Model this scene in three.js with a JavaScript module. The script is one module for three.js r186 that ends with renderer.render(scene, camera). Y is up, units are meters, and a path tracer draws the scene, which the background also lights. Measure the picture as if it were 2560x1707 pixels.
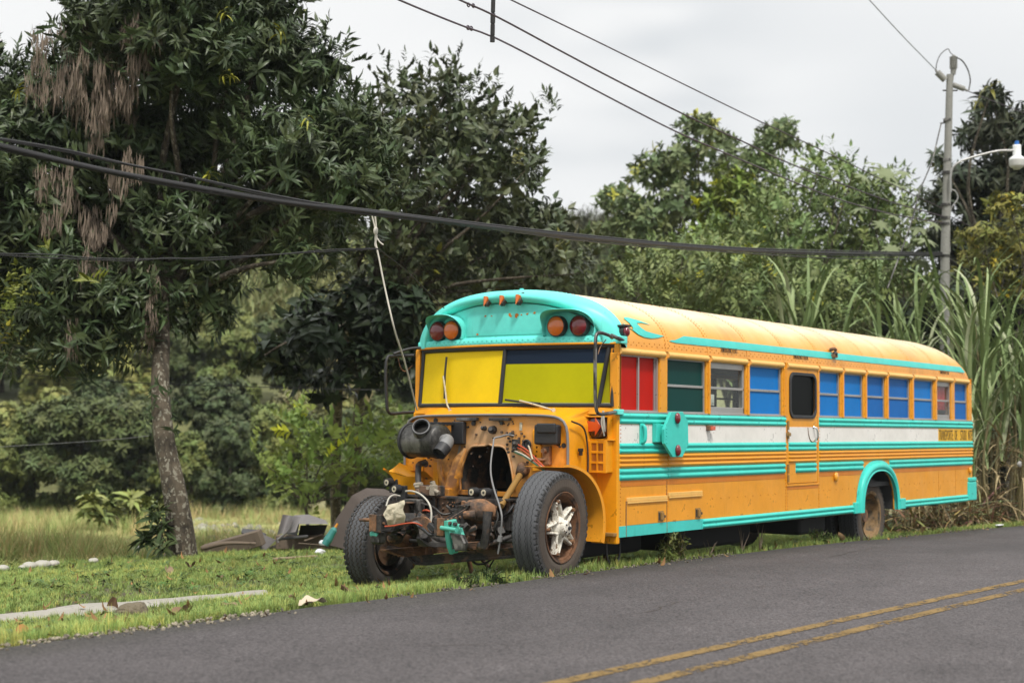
import * as THREE from 'three';
import { mergeGeometries, mergeVertices } from 'three/addons/utils/BufferGeometryUtils.js';
import { RoundedBoxGeometry } from 'three/addons/geometries/RoundedBoxGeometry.js';
import { FontLoader } from 'three/addons/loaders/FontLoader.js';
import { TextGeometry } from 'three/addons/geometries/TextGeometry.js';

// ---------------------------------------------------------------- camera, sky, sun, exposure
const scene = new THREE.Scene();
const renderer = new THREE.WebGLRenderer({ antialias: true });
renderer.setSize(1024, 682);
renderer.toneMapping = THREE.LinearToneMapping;
renderer.toneMappingExposure = 1.04;
renderer.outputColorSpace = THREE.SRGBColorSpace;
renderer.shadowMap.enabled = true;

const FPX = 3700, CXP = 1280, CYP = 853.5;               // focal length and centre, in pixels of the 2560 px photograph
const yaw = 0.942, pitch = 0.058, roll = 0.009;
const CAM = new THREE.Vector3(-11.62, 1.0, 8.44);
const FW = new THREE.Vector3(Math.sin(yaw) * Math.cos(pitch), Math.sin(pitch), -Math.cos(yaw) * Math.cos(pitch));
const RT0 = new THREE.Vector3(Math.cos(yaw), 0, Math.sin(yaw));
const UP0 = new THREE.Vector3().crossVectors(RT0, FW);
const RT = RT0.clone().multiplyScalar(Math.cos(roll)).addScaledVector(UP0, Math.sin(roll));
const UPV = UP0.clone().multiplyScalar(Math.cos(roll)).addScaledVector(RT0, -Math.sin(roll));
const camera = new THREE.PerspectiveCamera(2 * Math.atan(CYP / FPX) * 180 / Math.PI, 1024 / 682, 0.1, 1500);
camera.position.copy(CAM);
camera.up.copy(UPV);
camera.lookAt(CAM.clone().add(FW));
camera.focus = 13.3;
camera.userData.fStop = 1.75;
scene.add(camera);

// repeatable random numbers and noise
function rng(seed) { let a = seed >>> 0; return () => { a = (a + 0x6D2B79F5) >>> 0; let t = a; t = Math.imul(t ^ (t >>> 15), t | 1); t ^= t + Math.imul(t ^ (t >>> 7), t | 61); return ((t ^ (t >>> 14)) >>> 0) / 4294967296; }; }
let rnd = rng(7);
const rr = (a, b) => a + (b - a) * rnd();
const lerp = (a, b, t) => a + (b - a) * t;
const clamp = (x, a = 0, b = 1) => Math.min(b, Math.max(a, x));
const smooth = (a, b, x) => { const t = clamp((x - a) / (b - a)); return t * t * (3 - 2 * t); };
function hash3(x, y, z) { let h = (Math.imul(x, 374761393) + Math.imul(y, 668265263) + Math.imul(z, 2147483647 ^ 1274126177)) | 0; h = Math.imul(h ^ (h >>> 13), 1274126177); return ((h ^ (h >>> 16)) >>> 0) / 4294967296; }
function vnoise(x, y, z = 0, px = 0, py = 0) {            // value noise, periodic in x and y when px, py are given
  const xi = Math.floor(x), yi = Math.floor(y), zi = Math.floor(z);
  const f = t => t * t * (3 - 2 * t), fx = f(x - xi), fy = f(y - yi), fz = f(z - zi);
  const w = (n, p) => p ? ((n % p) + p) % p : n;
  const h = (a, b, c) => hash3(w(xi + a, px), w(yi + b, py), zi + c);
  const l = c => lerp(lerp(h(0, 0, c), h(1, 0, c), fx), lerp(h(0, 1, c), h(1, 1, c), fx), fy);
  return z === 0 && zi === 0 ? l(0) : lerp(l(0), l(1), fz);
}
function fbm(x, y, z, oct, p = 0) { let s = 0, a = 0.5, f = 1, n = 0; for (let i = 0; i < oct; i++) { s += a * vnoise(x * f, y * f, z + i * 17, p * f, p * f); n += a; a *= 0.5; f *= 2; } return s / n; }

// the sky: an even overcast, brighter overhead, with a soft grey bank of cloud
{
  const W = 1024, H = 512, data = new Float32Array(W * H * 4);
  const bank = FW.clone().multiplyScalar(3700).addScaledVector(RT, 330).addScaledVector(UPV, 560).normalize();
  const bank2 = FW.clone().multiplyScalar(3700).addScaledVector(RT, 1050).addScaledVector(UPV, 470).normalize();
  for (let j = 0; j < H; j++) for (let i = 0; i < W; i++) {
    const u = (i + 0.5) / W, v = (j + 0.5) / H, el = (v - 0.5) * Math.PI, az = (u - 0.5) * 2 * Math.PI;
    const d = [Math.cos(el) * Math.cos(az), Math.sin(el), Math.cos(el) * Math.sin(az)];
    const n = fbm(d[0] * 3.1 + 5, d[1] * 7 + 9, d[2] * 3.1 + 3.5, 4);
    const g1 = d[0] * bank.x + d[1] * bank.y + d[2] * bank.z, g2 = d[0] * bank2.x + d[1] * bank2.y + d[2] * bank2.z;
    const cover = 0.75 * Math.exp(-(1 - g1) / 0.0055) * smooth(0.3, 0.65, fbm(d[0] * 9 + 2, d[1] * 22, d[2] * 9 + 4.5, 4)) + 0.35 * Math.exp(-(1 - g2) / 0.004) + 0.35 * smooth(0.55, 0.85, n);
    let L = 0.915 + 0.85 * smooth(0.28, 1.25, el);
    if (el < 0) L = lerp(0.4, 0.915, smooth(-0.12, 0.0, el));
    const k = (j * W + i) * 4, c = clamp(cover, 0, 0.85) * 0.42;
    data[k] = L * (0.985 - c * 1.1); data[k + 1] = L * (0.995 - c * 0.98); data[k + 2] = L * (1.0 - c * 0.86); data[k + 3] = 1;
  }
  const sky = new THREE.DataTexture(data, W, H, THREE.RGBAFormat, THREE.FloatType);
  sky.mapping = THREE.EquirectangularReflectionMapping; sky.magFilter = THREE.LinearFilter; sky.minFilter = THREE.LinearFilter; sky.needsUpdate = true;
  scene.background = sky; scene.environment = sky;
}
// a sun veiled by thin cloud, high behind the camera's right shoulder
const sun = new THREE.DirectionalLight(new THREE.Color(1, 0.955, 0.88), 3.1);
sun.position.set(-8, 26, 13); sun.target.position.set(2, 0, 0);
sun.castShadow = true; sun.shadow.radius = 14; sun.shadow.mapSize.set(2048, 2048);
sun.shadow.camera.left = -30; sun.shadow.camera.right = 30; sun.shadow.camera.top = 30; sun.shadow.camera.bottom = -30; sun.shadow.camera.far = 90;
scene.add(sun, sun.target);
scene.fog = new THREE.FogExp2(new THREE.Color(0.80, 0.85, 0.88), 0.0003);

// ---------------------------------------------------------------- helpers
const V = (x, y, z) => new THREE.Vector3(x, y, z);
const used = {};
const numbered = n => { const k = used[n] = (used[n] ?? -1) + 1; return k ? `${n}_${String(k).padStart(3, '0')}` : n; };
function thing(name, label, category, pos = [0, 0, 0], group) { const o = new THREE.Group(); o.name = numbered(name); o.position.set(...pos); o.userData = { label, category }; if (group) o.userData.group = group; scene.add(o); return o; }
function shadows(m) { m.castShadow = true; m.receiveShadow = true; return m; }
function flat(g) { g = g.index ? g.toNonIndexed() : g; if (!g.attributes.uv) g.setAttribute('uv', new THREE.BufferAttribute(new Float32Array(g.attributes.position.count * 2), 2)); for (const k of Object.keys(g.attributes)) if (!['position', 'normal', 'uv'].includes(k)) g.deleteAttribute(k); if (!g.attributes.normal) g.computeVertexNormals(); g.morphAttributes = {}; return g; }
function metreUV(g) {                                     // uv in metres, laid on each face along its main axis
  const p = g.attributes.position, uv = new Float32Array(p.count * 2), a = V(), b = V(), c = V(), n = V();
  for (let i = 0; i < p.count; i += 3) {
    a.fromBufferAttribute(p, i); b.fromBufferAttribute(p, i + 1); c.fromBufferAttribute(p, i + 2);
    n.copy(b).sub(a).cross(c.clone().sub(a)); const ax = Math.abs(n.x), ay = Math.abs(n.y), az = Math.abs(n.z);
    [a, b, c].forEach((q, k) => { const o = (i + k) * 2; if (az >= ax && az >= ay) { uv[o] = q.x; uv[o + 1] = q.y; } else if (ax >= ay) { uv[o] = q.z; uv[o + 1] = q.y; } else { uv[o] = q.x; uv[o + 1] = q.z; } });
  }
  g.setAttribute('uv', new THREE.BufferAttribute(uv, 2)); return g;
}
const join = gs => { gs = [gs].flat().map(flat); return gs.length > 1 ? mergeGeometries(gs) : gs[0]; };
function part(parent, name, gs, mat, label) { const m = shadows(new THREE.Mesh(metreUV(join(gs)), mat)); m.name = parent === scene ? numbered(name) : name; if (label) m.userData.label = label; parent.add(m); return m; }
function single(name, gs, mat, label, category, group) { const m = part(scene, name, gs, mat); m.userData = { label, category }; if (group) m.userData.group = group; return m; }
function struct(name, gs, mat, raw) { const m = shadows(new THREE.Mesh(raw ? gs : metreUV(join(gs)), mat)); m.name = name; m.userData.kind = 'structure'; scene.add(m); return m; }
const at = (g, x, y, z, rx = 0, ry = 0, rz = 0) => { g.applyMatrix4(new THREE.Matrix4().compose(V(x, y, z), new THREE.Quaternion().setFromEuler(new THREE.Euler(rx, ry, rz)), V(1, 1, 1))); return g; };
const box = (w, h, d, x, y, z, rx = 0, ry = 0, rz = 0, r) => at(new RoundedBoxGeometry(w, h, d, 1, r ?? Math.min(w, h, d) * 0.14), x, y, z, rx, ry, rz);
const box2 = (x0, x1, y0, y1, z0, z1, r) => box(x1 - x0, y1 - y0, z1 - z0, (x0 + x1) / 2, (y0 + y1) / 2, (z0 + z1) / 2, 0, 0, 0, r);
function cyl(p, q, r0, r1 = r0, seg = 12, open = false) { p = V(...p); q = V(...q); const d = q.clone().sub(p), g = new THREE.CylinderGeometry(r1, r0, d.length(), seg, 1, open); g.applyQuaternion(new THREE.Quaternion().setFromUnitVectors(V(0, 1, 0), d.clone().normalize())); const m = p.add(q).multiplyScalar(0.5); return g.translate(m.x, m.y, m.z); }
const tube = (pts, r, n = 24, rad = 6, closed = false) => new THREE.TubeGeometry(new THREE.CatmullRomCurve3(pts.map(p => V(...p)), closed, 'centripetal'), n, r, rad, closed);
function taper(pts, rad, n = 14, seg = 8) {               // a tapered limb through pts with the radii rad
  const c = new THREE.CatmullRomCurve3(pts.map(p => p.isVector3 ? p : V(...p)), false, 'centripetal'), g = new THREE.TubeGeometry(c, n, 1, seg, false), p = g.attributes.position, o = V(), q = V();
  for (let i = 0; i <= n; i++) { const t = i / n; c.getPointAt(t, o); const f = t * (rad.length - 1), k = Math.min(rad.length - 2, Math.floor(f)), r = lerp(rad[k], rad[k + 1], f - k);
    for (let j = 0; j <= seg; j++) { const id = i * (seg + 1) + j; q.fromBufferAttribute(p, id).sub(o).multiplyScalar(r * (1 + 0.12 * (vnoise(j * 1.3, t * 20, 0.5) - 0.5))).add(o); p.setXYZ(id, q.x, q.y, q.z); } }
  g.computeVertexNormals(); return g;
}
function plate(pts, depth, bevel = 0.004, holes = []) {   // outline in x, y pushed out along z
  const s = new THREE.Shape(pts.map(p => new THREE.Vector2(...p))); for (const h of holes) s.holes.push(new THREE.Path(h.map(p => new THREE.Vector2(...p))));
  const g = new THREE.ExtrudeGeometry(s, { depth: depth - 2 * bevel, bevelEnabled: bevel > 0, bevelThickness: bevel, bevelSize: bevel, bevelOffset: -bevel, bevelSegments: 1, curveSegments: 10 }); return g.translate(0, 0, bevel);
}
const plateX = (pts, depth, x, bevel) => plate(pts, depth, bevel).rotateY(-Math.PI / 2).translate(x, 0, 0);   // outline in z, y; thickness runs from x - depth to x
const lathe = (pts, seg = 24) => new THREE.LatheGeometry(pts.map(p => new THREE.Vector2(...p)), seg);
function grid(nu, nv, f) {                                // a surface f(u, v) -> [x, y, z], smooth normals
  const pos = [], idx = [], uv = []; for (let j = 0; j <= nv; j++) for (let i = 0; i <= nu; i++) { pos.push(...f(i / nu, j / nv)); uv.push(i / nu, j / nv); }
  for (let j = 0; j < nv; j++) for (let i = 0; i < nu; i++) { const a = j * (nu + 1) + i, b = a + nu + 1; idx.push(a, a + 1, b, b, a + 1, b + 1); }
  const g = new THREE.BufferGeometry(); g.setAttribute('position', new THREE.Float32BufferAttribute(pos, 3)); g.setAttribute('uv', new THREE.Float32BufferAttribute(uv, 2)); g.setIndex(idx); g.computeVertexNormals(); return g;
}
// the point seen at pixel (px, py) of the photograph, t metres deep
const wp = (px, py, t) => CAM.clone().addScaledVector(FW, t).addScaledVector(RT, t * (px - CXP) / FPX).addScaledVector(UPV, t * (CYP - py) / FPX);

// ---------------------------------------------------------------- materials
function tex(size, f, srgb = false, rep = 1) {
  const d = new Uint8Array(size * size * 4);
  for (let j = 0; j < size; j++) for (let i = 0; i < size; i++) { const c = f(i / size, j / size), k = (j * size + i) * 4; d[k] = clamp(c[0]) * 255; d[k + 1] = clamp(c[1] ?? c[0]) * 255; d[k + 2] = clamp(c[2] ?? c[0]) * 255; d[k + 3] = 255; }
  const t = new THREE.DataTexture(d, size, size); t.wrapS = t.wrapT = THREE.RepeatWrapping; t.magFilter = t.minFilter = THREE.LinearFilter; t.repeat.set(rep, rep); if (srgb) t.colorSpace = THREE.SRGBColorSpace; t.needsUpdate = true; return t;
}
const rgb = c => new THREE.Color().setRGB(c[0], c[1], c[2]);
const grime = tex(512, (u, v) => { const a = fbm(u * 5, v * 5, 3, 5, 5), b = fbm(u * 40, v * 40, 8, 2, 40), st = 0.6 * vnoise(u * 64, v * 3, 0, 64, 3) + 0.4 * vnoise(u * 150, v * 8, 0, 150, 8); let s = 0.93 + 0.22 * (a - 0.5) + 0.08 * (b - 0.5) - 0.16 * smooth(0.66, 0.9, st) * smooth(0.42, 0.6, fbm(u * 5, v * 5, 41, 3, 5)) - 0.4 * smooth(0.72, 0.79, b) * smooth(0.5, 0.62, a); const wsh = 0.05 * smooth(0.5, 0.7, a); return [s + wsh * 0.2, s * 0.985 + wsh * 0.2, s * 0.955 + wsh * 0.4]; }, false, 0.7);
const rough = tex(512, (u, v) => { const a = fbm(u * 8, v * 8, 5, 5, 8); return [1, 0.75 + 0.5 * (a - 0.5), 0]; }, false, 0.8);
const paneT = tex(256, (u, v) => { const a = fbm(u * 3, v * 3, 13, 4, 3), b = fbm(u * 30, v * 30, 18, 2, 30), s = 0.9 + 0.18 * (a - 0.5) + 0.05 * (b - 0.5); return [s, s, s]; }, false, 1.1);
const dentBump = tex(256, (u, v) => [fbm(u * 4, v * 4, 1, 3, 4)], false, 0.9);
const paint = (c, o = {}) => new THREE.MeshPhysicalMaterial({ color: rgb(c), map: grime, roughness: 0.55, roughnessMap: rough, specularIntensity: 0.55, clearcoat: 0.08, clearcoatRoughness: 0.25, bumpMap: dentBump, bumpScale: 0.007, ...o });
const rustTex = tex(512, (u, v) => { const a = fbm(u * 6, v * 6, 4, 6, 6), b = fbm(u * 30, v * 30, 9, 3, 30); const s = smooth(0.35, 0.65, a); return [lerp(0.07, 0.23, s) + 0.12 * (b - 0.5), lerp(0.048, 0.115, s) + 0.07 * (b - 0.5), lerp(0.036, 0.055, s) + 0.05 * (b - 0.5)]; }, false, 1.7);
const oilTex = tex(512, (u, v) => { const a = fbm(u * 5, v * 5, 14, 6, 5), b = fbm(u * 36, v * 36, 19, 3, 36); const s = smooth(0.5, 0.7, a); return [lerp(0.035, 0.15, s) + 0.05 * (b - 0.5), lerp(0.032, 0.085, s) + 0.04 * (b - 0.5), lerp(0.03, 0.05, s) + 0.03 * (b - 0.5)]; }, false, 1.9);
const scuffTex = tex(512, (u, v) => { const a = fbm(u * 6, v * 6, 24, 5, 6), b = fbm(u * 50, v * 6, 29, 3, 0), c = fbm(u * 40, v * 40, 3, 2, 40); const s = smooth(0.5, 0.72, a), k = lerp(0.045, 0.17, s) * (0.6 + 0.8 * b) + 0.06 * (c - 0.5); return [k * 1.05, k, k * 0.93]; }, false, 1.3);
const chipT = tex(256, (u, v) => { const a = fbm(u * 14, v * 14, 51, 4, 14), b = fbm(u * 40, v * 40, 55, 2, 40), k = smooth(0.60, 0.68, a + 0.25 * (b - 0.5)); return [lerp(0.95, 0.22, k), lerp(0.95, 0.15, k), lerp(0.93, 0.10, k)]; }, false, 3);
const lumps = tex(256, (u, v) => [fbm(u * 14, v * 14, 2, 4, 14)], false, 3);
const M = {
  yellow: paint([0.80, 0.335, 0.022]), yellowFront: paint([0.84, 0.35, 0.010]), yellowPale: paint([0.84, 0.50, 0.14]), yellowDark: paint([0.62, 0.20, 0.015]),
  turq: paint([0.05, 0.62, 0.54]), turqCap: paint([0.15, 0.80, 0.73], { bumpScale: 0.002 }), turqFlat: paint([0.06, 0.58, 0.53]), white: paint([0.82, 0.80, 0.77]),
  black: new THREE.MeshStandardMaterial({ color: rgb([0.02, 0.02, 0.022]), roughness: 0.55, bumpMap: lumps, bumpScale: 0.002 }),
  rubber: new THREE.MeshStandardMaterial({ color: rgb([0.035, 0.034, 0.033]), roughness: 0.75, map: grime, bumpMap: lumps, bumpScale: 0.003 }),
  alu: new THREE.MeshStandardMaterial({ color: rgb([0.42, 0.42, 0.42]), metalness: 0.6, roughness: 0.45, map: grime }),
  chrome: new THREE.MeshStandardMaterial({ color: rgb([0.7, 0.7, 0.7]), metalness: 1, roughness: 0.22 }),
  rust: new THREE.MeshStandardMaterial({ color: rgb([1, 1, 1]), map: rustTex, roughness: 0.85, bumpMap: lumps, bumpScale: 0.004 }),
  oily: new THREE.MeshStandardMaterial({ color: rgb([1, 1, 1]), map: oilTex, roughness: 0.6, bumpMap: lumps, bumpScale: 0.004 }),
  steel: new THREE.MeshStandardMaterial({ color: rgb([1, 1, 1]), metalness: 0.35, roughness: 0.42, map: scuffTex }),
  castWhite: new THREE.MeshStandardMaterial({ color: rgb([0.72, 0.68, 0.60]), roughness: 0.7, map: chipT, bumpMap: lumps, bumpScale: 0.006 }),
  mint: paint([0.10, 0.46, 0.37]), orangeRed: new THREE.MeshStandardMaterial({ color: rgb([0.46, 0.075, 0.025]), roughness: 0.6, map: grime }),
  cream: new THREE.MeshStandardMaterial({ color: rgb([0.55, 0.50, 0.38]), roughness: 0.9, map: grime, bumpMap: lumps, bumpScale: 0.01 }), alloy: new THREE.MeshStandardMaterial({ color: rgb([0.32, 0.28, 0.22]), roughness: 0.7, map: grime, bumpMap: lumps, bumpScale: 0.006 }),
  greyHose: new THREE.MeshStandardMaterial({ color: rgb([0.2, 0.2, 0.205]), roughness: 0.55, map: grime }), whiteHose: new THREE.MeshStandardMaterial({ color: rgb([0.5, 0.48, 0.42]), roughness: 0.7, map: grime }),
  green: new THREE.MeshStandardMaterial({ color: rgb([0.05, 0.3, 0.16]), roughness: 0.5 }), ochre: paint([0.30, 0.175, 0.055]),
  ink: new THREE.MeshStandardMaterial({ color: rgb([0.03, 0.02, 0.012]), roughness: 0.7 }),
  interior: new THREE.MeshStandardMaterial({ color: rgb([0.022, 0.023, 0.022]), roughness: 0.8 }), darkFloor: new THREE.MeshStandardMaterial({ color: rgb([0.03, 0.03, 0.03]), roughness: 0.9 }),
};
const pane = (c, o = {}) => new THREE.MeshPhysicalMaterial({ color: rgb(c), roughness: 0.42, map: paneT, specularIntensity: 0.16, ...o });
Object.assign(M, { red: pane([0.50, 0.012, 0.006]), blue: pane([0.004, 0.185, 0.56]), blueDeep: pane([0.004, 0.13, 0.44]), dkGreen: pane([0.004, 0.05, 0.044]), wsYellow: pane([0.86, 0.60, 0.012]), wsOlive: pane([0.44, 0.42, 0.004]), wsOliveDark: pane([0.30, 0.28, 0.004]), navy: pane([0.012, 0.022, 0.042]), tint: pane([0.004, 0.005, 0.005], { roughness: 0.3, specularIntensity: 0.06 }),
  glass: new THREE.MeshPhysicalMaterial({ color: rgb([0.92, 0.95, 0.93]), roughness: 0.03, transmission: 1, thickness: 0, ior: 1.45, specularIntensity: 0.4 }),
  lensRed: new THREE.MeshPhysicalMaterial({ color: rgb([0.16, 0.006, 0.012]), roughness: 0.18, clearcoat: 0.8, bumpMap: lumps, bumpScale: 0.001 }), lensBright: new THREE.MeshPhysicalMaterial({ color: rgb([0.30, 0.006, 0.010]), roughness: 0.15, clearcoat: 0.8 }), lensAmber: new THREE.MeshPhysicalMaterial({ color: rgb([0.62, 0.13, 0.008]), roughness: 0.22, clearcoat: 0.8 }), lensOrange: new THREE.MeshPhysicalMaterial({ color: rgb([0.62, 0.07, 0.008]), roughness: 0.25, clearcoat: 0.8 }),
});

// ---------------------------------------------------------------- the bus (x runs towards its tail, z towards the road, y = 0 at the lower edge of its side)
const font = await new FontLoader().loadAsync('fonts/droid/droid_sans_regular.typeface.json');
// measuring helpers: a ray through a photo pixel met with a plane of the bus
const dir = (px, py) => wp(px, py, 1).sub(CAM);
const onX = (px, py, x) => { const d = dir(px, py); return CAM.clone().addScaledVector(d, (x - CAM.x) / d.x).toArray(); };
const onZ = (px, py, z) => { const d = dir(px, py); return CAM.clone().addScaledVector(d, (z - CAM.z) / d.z).toArray(); };
const reZ = (x, y, z2, z = 1.22) => { const d = V(x, y, z).sub(CAM); return CAM.clone().addScaledVector(d, (z2 - CAM.z) / d.z).toArray(); };
const FR = (X, Y, x) => onX(840 + X / 3.357, 1000 + Y / 3.357, x);
const S3 = (X, Y, z = 1.22) => onZ(1480 + X / 3.92, 740 + Y / 3.92, z);

const bus = thing('school_bus', 'orange and turquoise school bus stripped of its bonnet and engine, parked beside the road', 'bus');
const P = (n, g, m, l) => part(bus, n, g, m, l);
const HW = 1.22, RY = 1.745, RH = 0.585, RN = 2.3, L = 9.66;
const roofZ = y => HW * Math.pow(Math.max(0, 1 - Math.pow(clamp((y - RY) / RH), RN)), 1 / RN);
const sec = (s, fz = 1, fy = 1) => { const a = Math.PI * (1 - s), c = Math.cos(a), q = Math.sin(a); return [HW * fz * Math.sign(c) * Math.pow(Math.abs(c), 2 / RN), RY + RH * fy * Math.pow(Math.max(0, q), 2 / RN)]; };

// side panels, cut round the rear wheel
const archPts = (cx, hw, h, n = 14) => { const a = []; for (let i = 0; i <= n; i++) { const t = Math.PI * i / n, c = -Math.cos(t), s = Math.sin(t); a.push([cx + hw * Math.sign(c) * Math.pow(Math.abs(c), 0.85), h * Math.pow(s, 0.8)]); } return a; };
const arch = archPts(6.12, 0.545, 0.52);
const sidePanel = (x0, x1, y0, y1, cut) => { const o = [[x0, y0]]; if (cut) o.push(...arch.map(([x, y]) => [x, Math.max(y, y0)])); o.push([x1, y0], [x1, y1], [x0, y1]); return plate(o, 0.03, 0.003).translate(0, 0, 1.19); };
P('side_panel', sidePanel(0.0, 0.872, 0, 1.15), M.yellow);
P('side_panel', sidePanel(0.88, 3.505, 0, 1.15), M.yellow);
P('side_panel', sidePanel(3.512, 4.36, 0, 0.392), M.yellow);
P('side_panel', sidePanel(4.368, 8.28, 0, 1.15, true), M.yellow);
P('side_panel', sidePanel(8.286, 8.95, 0, 1.15), M.yellow);
P('side_panel', sidePanel(8.956, L, 0, 1.15), M.yellow);
P('door_surround', [box2(3.505, 3.53, 0.39, 1.75, 1.18, 1.226), box2(4.335, 4.365, 0.39, 1.75, 1.18, 1.228), box2(3.505, 4.365, 0.372, 0.396, 1.19, 1.23)], M.yellow);
P('faded_stripe', [[0.03, 0.865], [0.885, 3.49], [4.375, 5.66], [6.53, 9.63]].map(([a, b]) => box2(a, b, 0.462, 0.517, 1.215, 1.2225, 0.001)).concat(box2(3.53, 4.35, 0.335, 0.372, 1.215, 1.2225, 0.001)), M.yellowDark);
for (const [a, b] of [[0.0, 0.875], [0.877, 3.5], [4.37, 9.66]]) P('white_band', box2(a, b, 0.862, 1.036, 1.2, 1.2235, 0.001), M.white);
P('lower_band', [box2(0.0, 0.868, 0.0, 0.102, 1.2, 1.2245, 0.001), box2(0.884, 1.59, 0.0, 0.102, 1.2, 1.2245, 0.001)], M.turqFlat);
function rail(x0, x1, y0, y1, n, amp = 0.021, z = 1.221) { const xs = [x0, x0 + 0.012, x1 - 0.012, x1], nv = n * 8; return grid(3, nv, (u, v) => { const i = Math.round(u * 3), ph = v * n; let d = Math.pow(Math.abs(Math.sin(Math.PI * ph)), 0.8); const lip = Math.min(v, 1 - v) < 0.01 ? 0 : 0.15; return [xs[i], lerp(y0, y1, v), z + amp * Math.max(d, lip) * (i === 0 || i === 3 ? 0 : 1)]; }); }
const segs = [[0.005, 0.87], [0.872, 3.49], [4.375, 7.2], [7.204, L]];
for (const [a, b] of segs) { P('rub_rail', rail(a, b, 1.04, 1.142, 2), M.turq); P('rub_rail', rail(a, b, 0.764, 0.864, 2), M.turq); P('ribbed_panel', rail(a, b, 0.634, 0.762, 3, 0.02), M.yellow); }
for (const [a, b] of [[0.005, 0.87], [0.872, 3.47], [4.375, 5.66], [6.51, L - 0.02]]) P('rub_rail', rail(a, b, 0.518, 0.63, 2), M.turq);
for (const [a, b] of [[1.59, 5.35], [7.0, 9.43]]) P('sill_rail', rail(a, b, 0.002, 0.1, 2), M.turq);
P('arch_foot', box2(5.35, 5.52, -0.005, 0.13, 1.19, 1.25), M.turq); P('arch_foot', box2(6.82, 7.0, -0.005, 0.13, 1.19, 1.25), M.turq);
{ // wheel arch flare
  const a = archPts(6.12, 0.6, 0.555, 20), b = archPts(6.12, 0.535, 0.5, 20);
  P('wheel_arch', [tube(a.map(([x, y]) => [x, y, 1.235]), 0.05, 40, 8), grid(40, 1, (u, v) => { const k = u * 20, i = Math.min(19, Math.floor(k)), f = k - i, q = v ? b : archPts(6.12, 0.68, 0.635, 20); return [lerp(q[i][0], q[i + 1][0], f), lerp(q[i][1], q[i + 1][1], f), v ? 1.275 : 1.224]; })], M.turq);
  P('wheel_well', grid(24, 1, (u, v) => { const k = u * 14, i = Math.min(13, Math.floor(k)), f = k - i; return [lerp(arch[i][0], arch[i + 1][0], f), lerp(arch[i][1], arch[i + 1][1], f), v ? 1.21 : 0.55]; }), M.darkFloor);
}
// luggage hatches with latches
for (const [a, b, y, lx] of [[0.13, 0.862, 0.335, 0.75], [0.892, 1.56, 0.36, 1.48]]) {
  const h = P('luggage_hatch', box2(a, b, 0.104, y - 0.012, 1.2, 1.2255, 0.002), M.yellow);
  part(h, 'hatch_hinge', [box2(a - 0.005, b + 0.005, y - 0.012, y + 0.025, 1.21, 1.235), box2(a, b, y - 0.03, y - 0.014, 1.22, 1.24)], M.yellowPale);
  part(h, 'latch', [box2(lx - 0.055, lx + 0.045, 0.115, 0.215, 1.222, 1.231), box2(lx - 0.02, lx + 0.03, 0.13, 0.2, 1.23, 1.25)], M.ochre);
  part(h, 'latch_slot', box2(lx - 0.045, lx - 0.022, 0.13, 0.2, 1.228, 1.235), M.black); part(h, 'keyhole', cyl([lx + 0.06, 0.16, 1.22], [lx + 0.06, 0.16, 1.24], 0.014), M.black);
}
P('panel_gap', box2(0.8725, 0.8795, 0, 0.5, 1.195, 1.2215, 0.0005), M.rust); P('panel_gap', box2(0.118, 0.128, 0.0, 0.33, 1.21, 1.2262, 0.001), M.rust);

// emergency door
{
  const dw = [[3.59, 1.146], [4.27, 1.634]], rr2 = (x0, x1, y0, y1, r, n = 5) => { const o = []; for (const [cx, cy, s] of [[x1 - r, y1 - r, 0], [x0 + r, y1 - r, 1], [x0 + r, y0 + r, 2], [x1 - r, y0 + r, 3]]) for (let i = 0; i <= n; i++) { const t = (s + i / n) * Math.PI / 2; o.push([cx + r * Math.cos(t), cy + r * Math.sin(t)]); } return o; };
  const door = P('emergency_door', plate([[3.535, 0.402], [4.33, 0.402], [4.33, 1.70], [3.535, 1.70]], 0.03, 0.004, [rr2(3.6, 4.26, 1.155, 1.625, 0.09).reverse()]).translate(0, 0, 1.195), M.yellow);
  part(door, 'window_pane', plate(rr2(3.6, 4.26, 1.155, 1.625, 0.09), 0.008, 0).translate(0, 0, 1.205), M.tint);
  part(door, 'window_seal', plate(rr2(3.575, 4.285, 1.13, 1.65, 0.105), 0.022, 0.005, [rr2(3.612, 4.248, 1.167, 1.613, 0.085).reverse()]).translate(0, 0, 1.22), M.black);
  part(door, 'white_band', box2(3.545, 4.325, 0.862, 1.034, 1.2, 1.2275, 0.001), M.white);
  part(door, 'rub_rail', rail(3.56, 4.28, 0.764, 0.864, 2, 0.021, 1.225), M.turq); part(door, 'rub_rail', rail(3.74, 4.28, 0.518, 0.63, 2, 0.021, 1.225), M.turq);
  part(door, 'ribbed_panel', rail(3.56, 4.28, 0.634, 0.762, 3, 0.02, 1.225), M.yellow);
  for (const [a, b] of [[1.0, 1.1], [0.9, 0.98], [0.52, 0.62], [0.42, 0.5]]) part(door, 'hinge', cyl([3.53, a, 1.235], [3.53, b, 1.235], 0.016, 0.016, 8), M.ochre); part(door, 'hasp', box2(3.5, 3.56, 0.93, 0.97, 1.22, 1.26), M.ochre);
  part(door, 'handle', tube([[4.25, 0.885, 1.225], [4.24, 0.9, 1.26], [4.235, 0.96, 1.27], [4.22, 1.02, 1.26], [4.2, 1.035, 1.225]], 0.013, 16, 8), M.chrome);
  part(door, 'handle_chain', tube([[4.06, 1.03, 1.228], [4.08, 0.94, 1.232], [4.13, 0.88, 1.232], [4.2, 0.865, 1.232], [4.25, 0.89, 1.23]], 0.005, 18, 5), M.rust);
}
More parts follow.
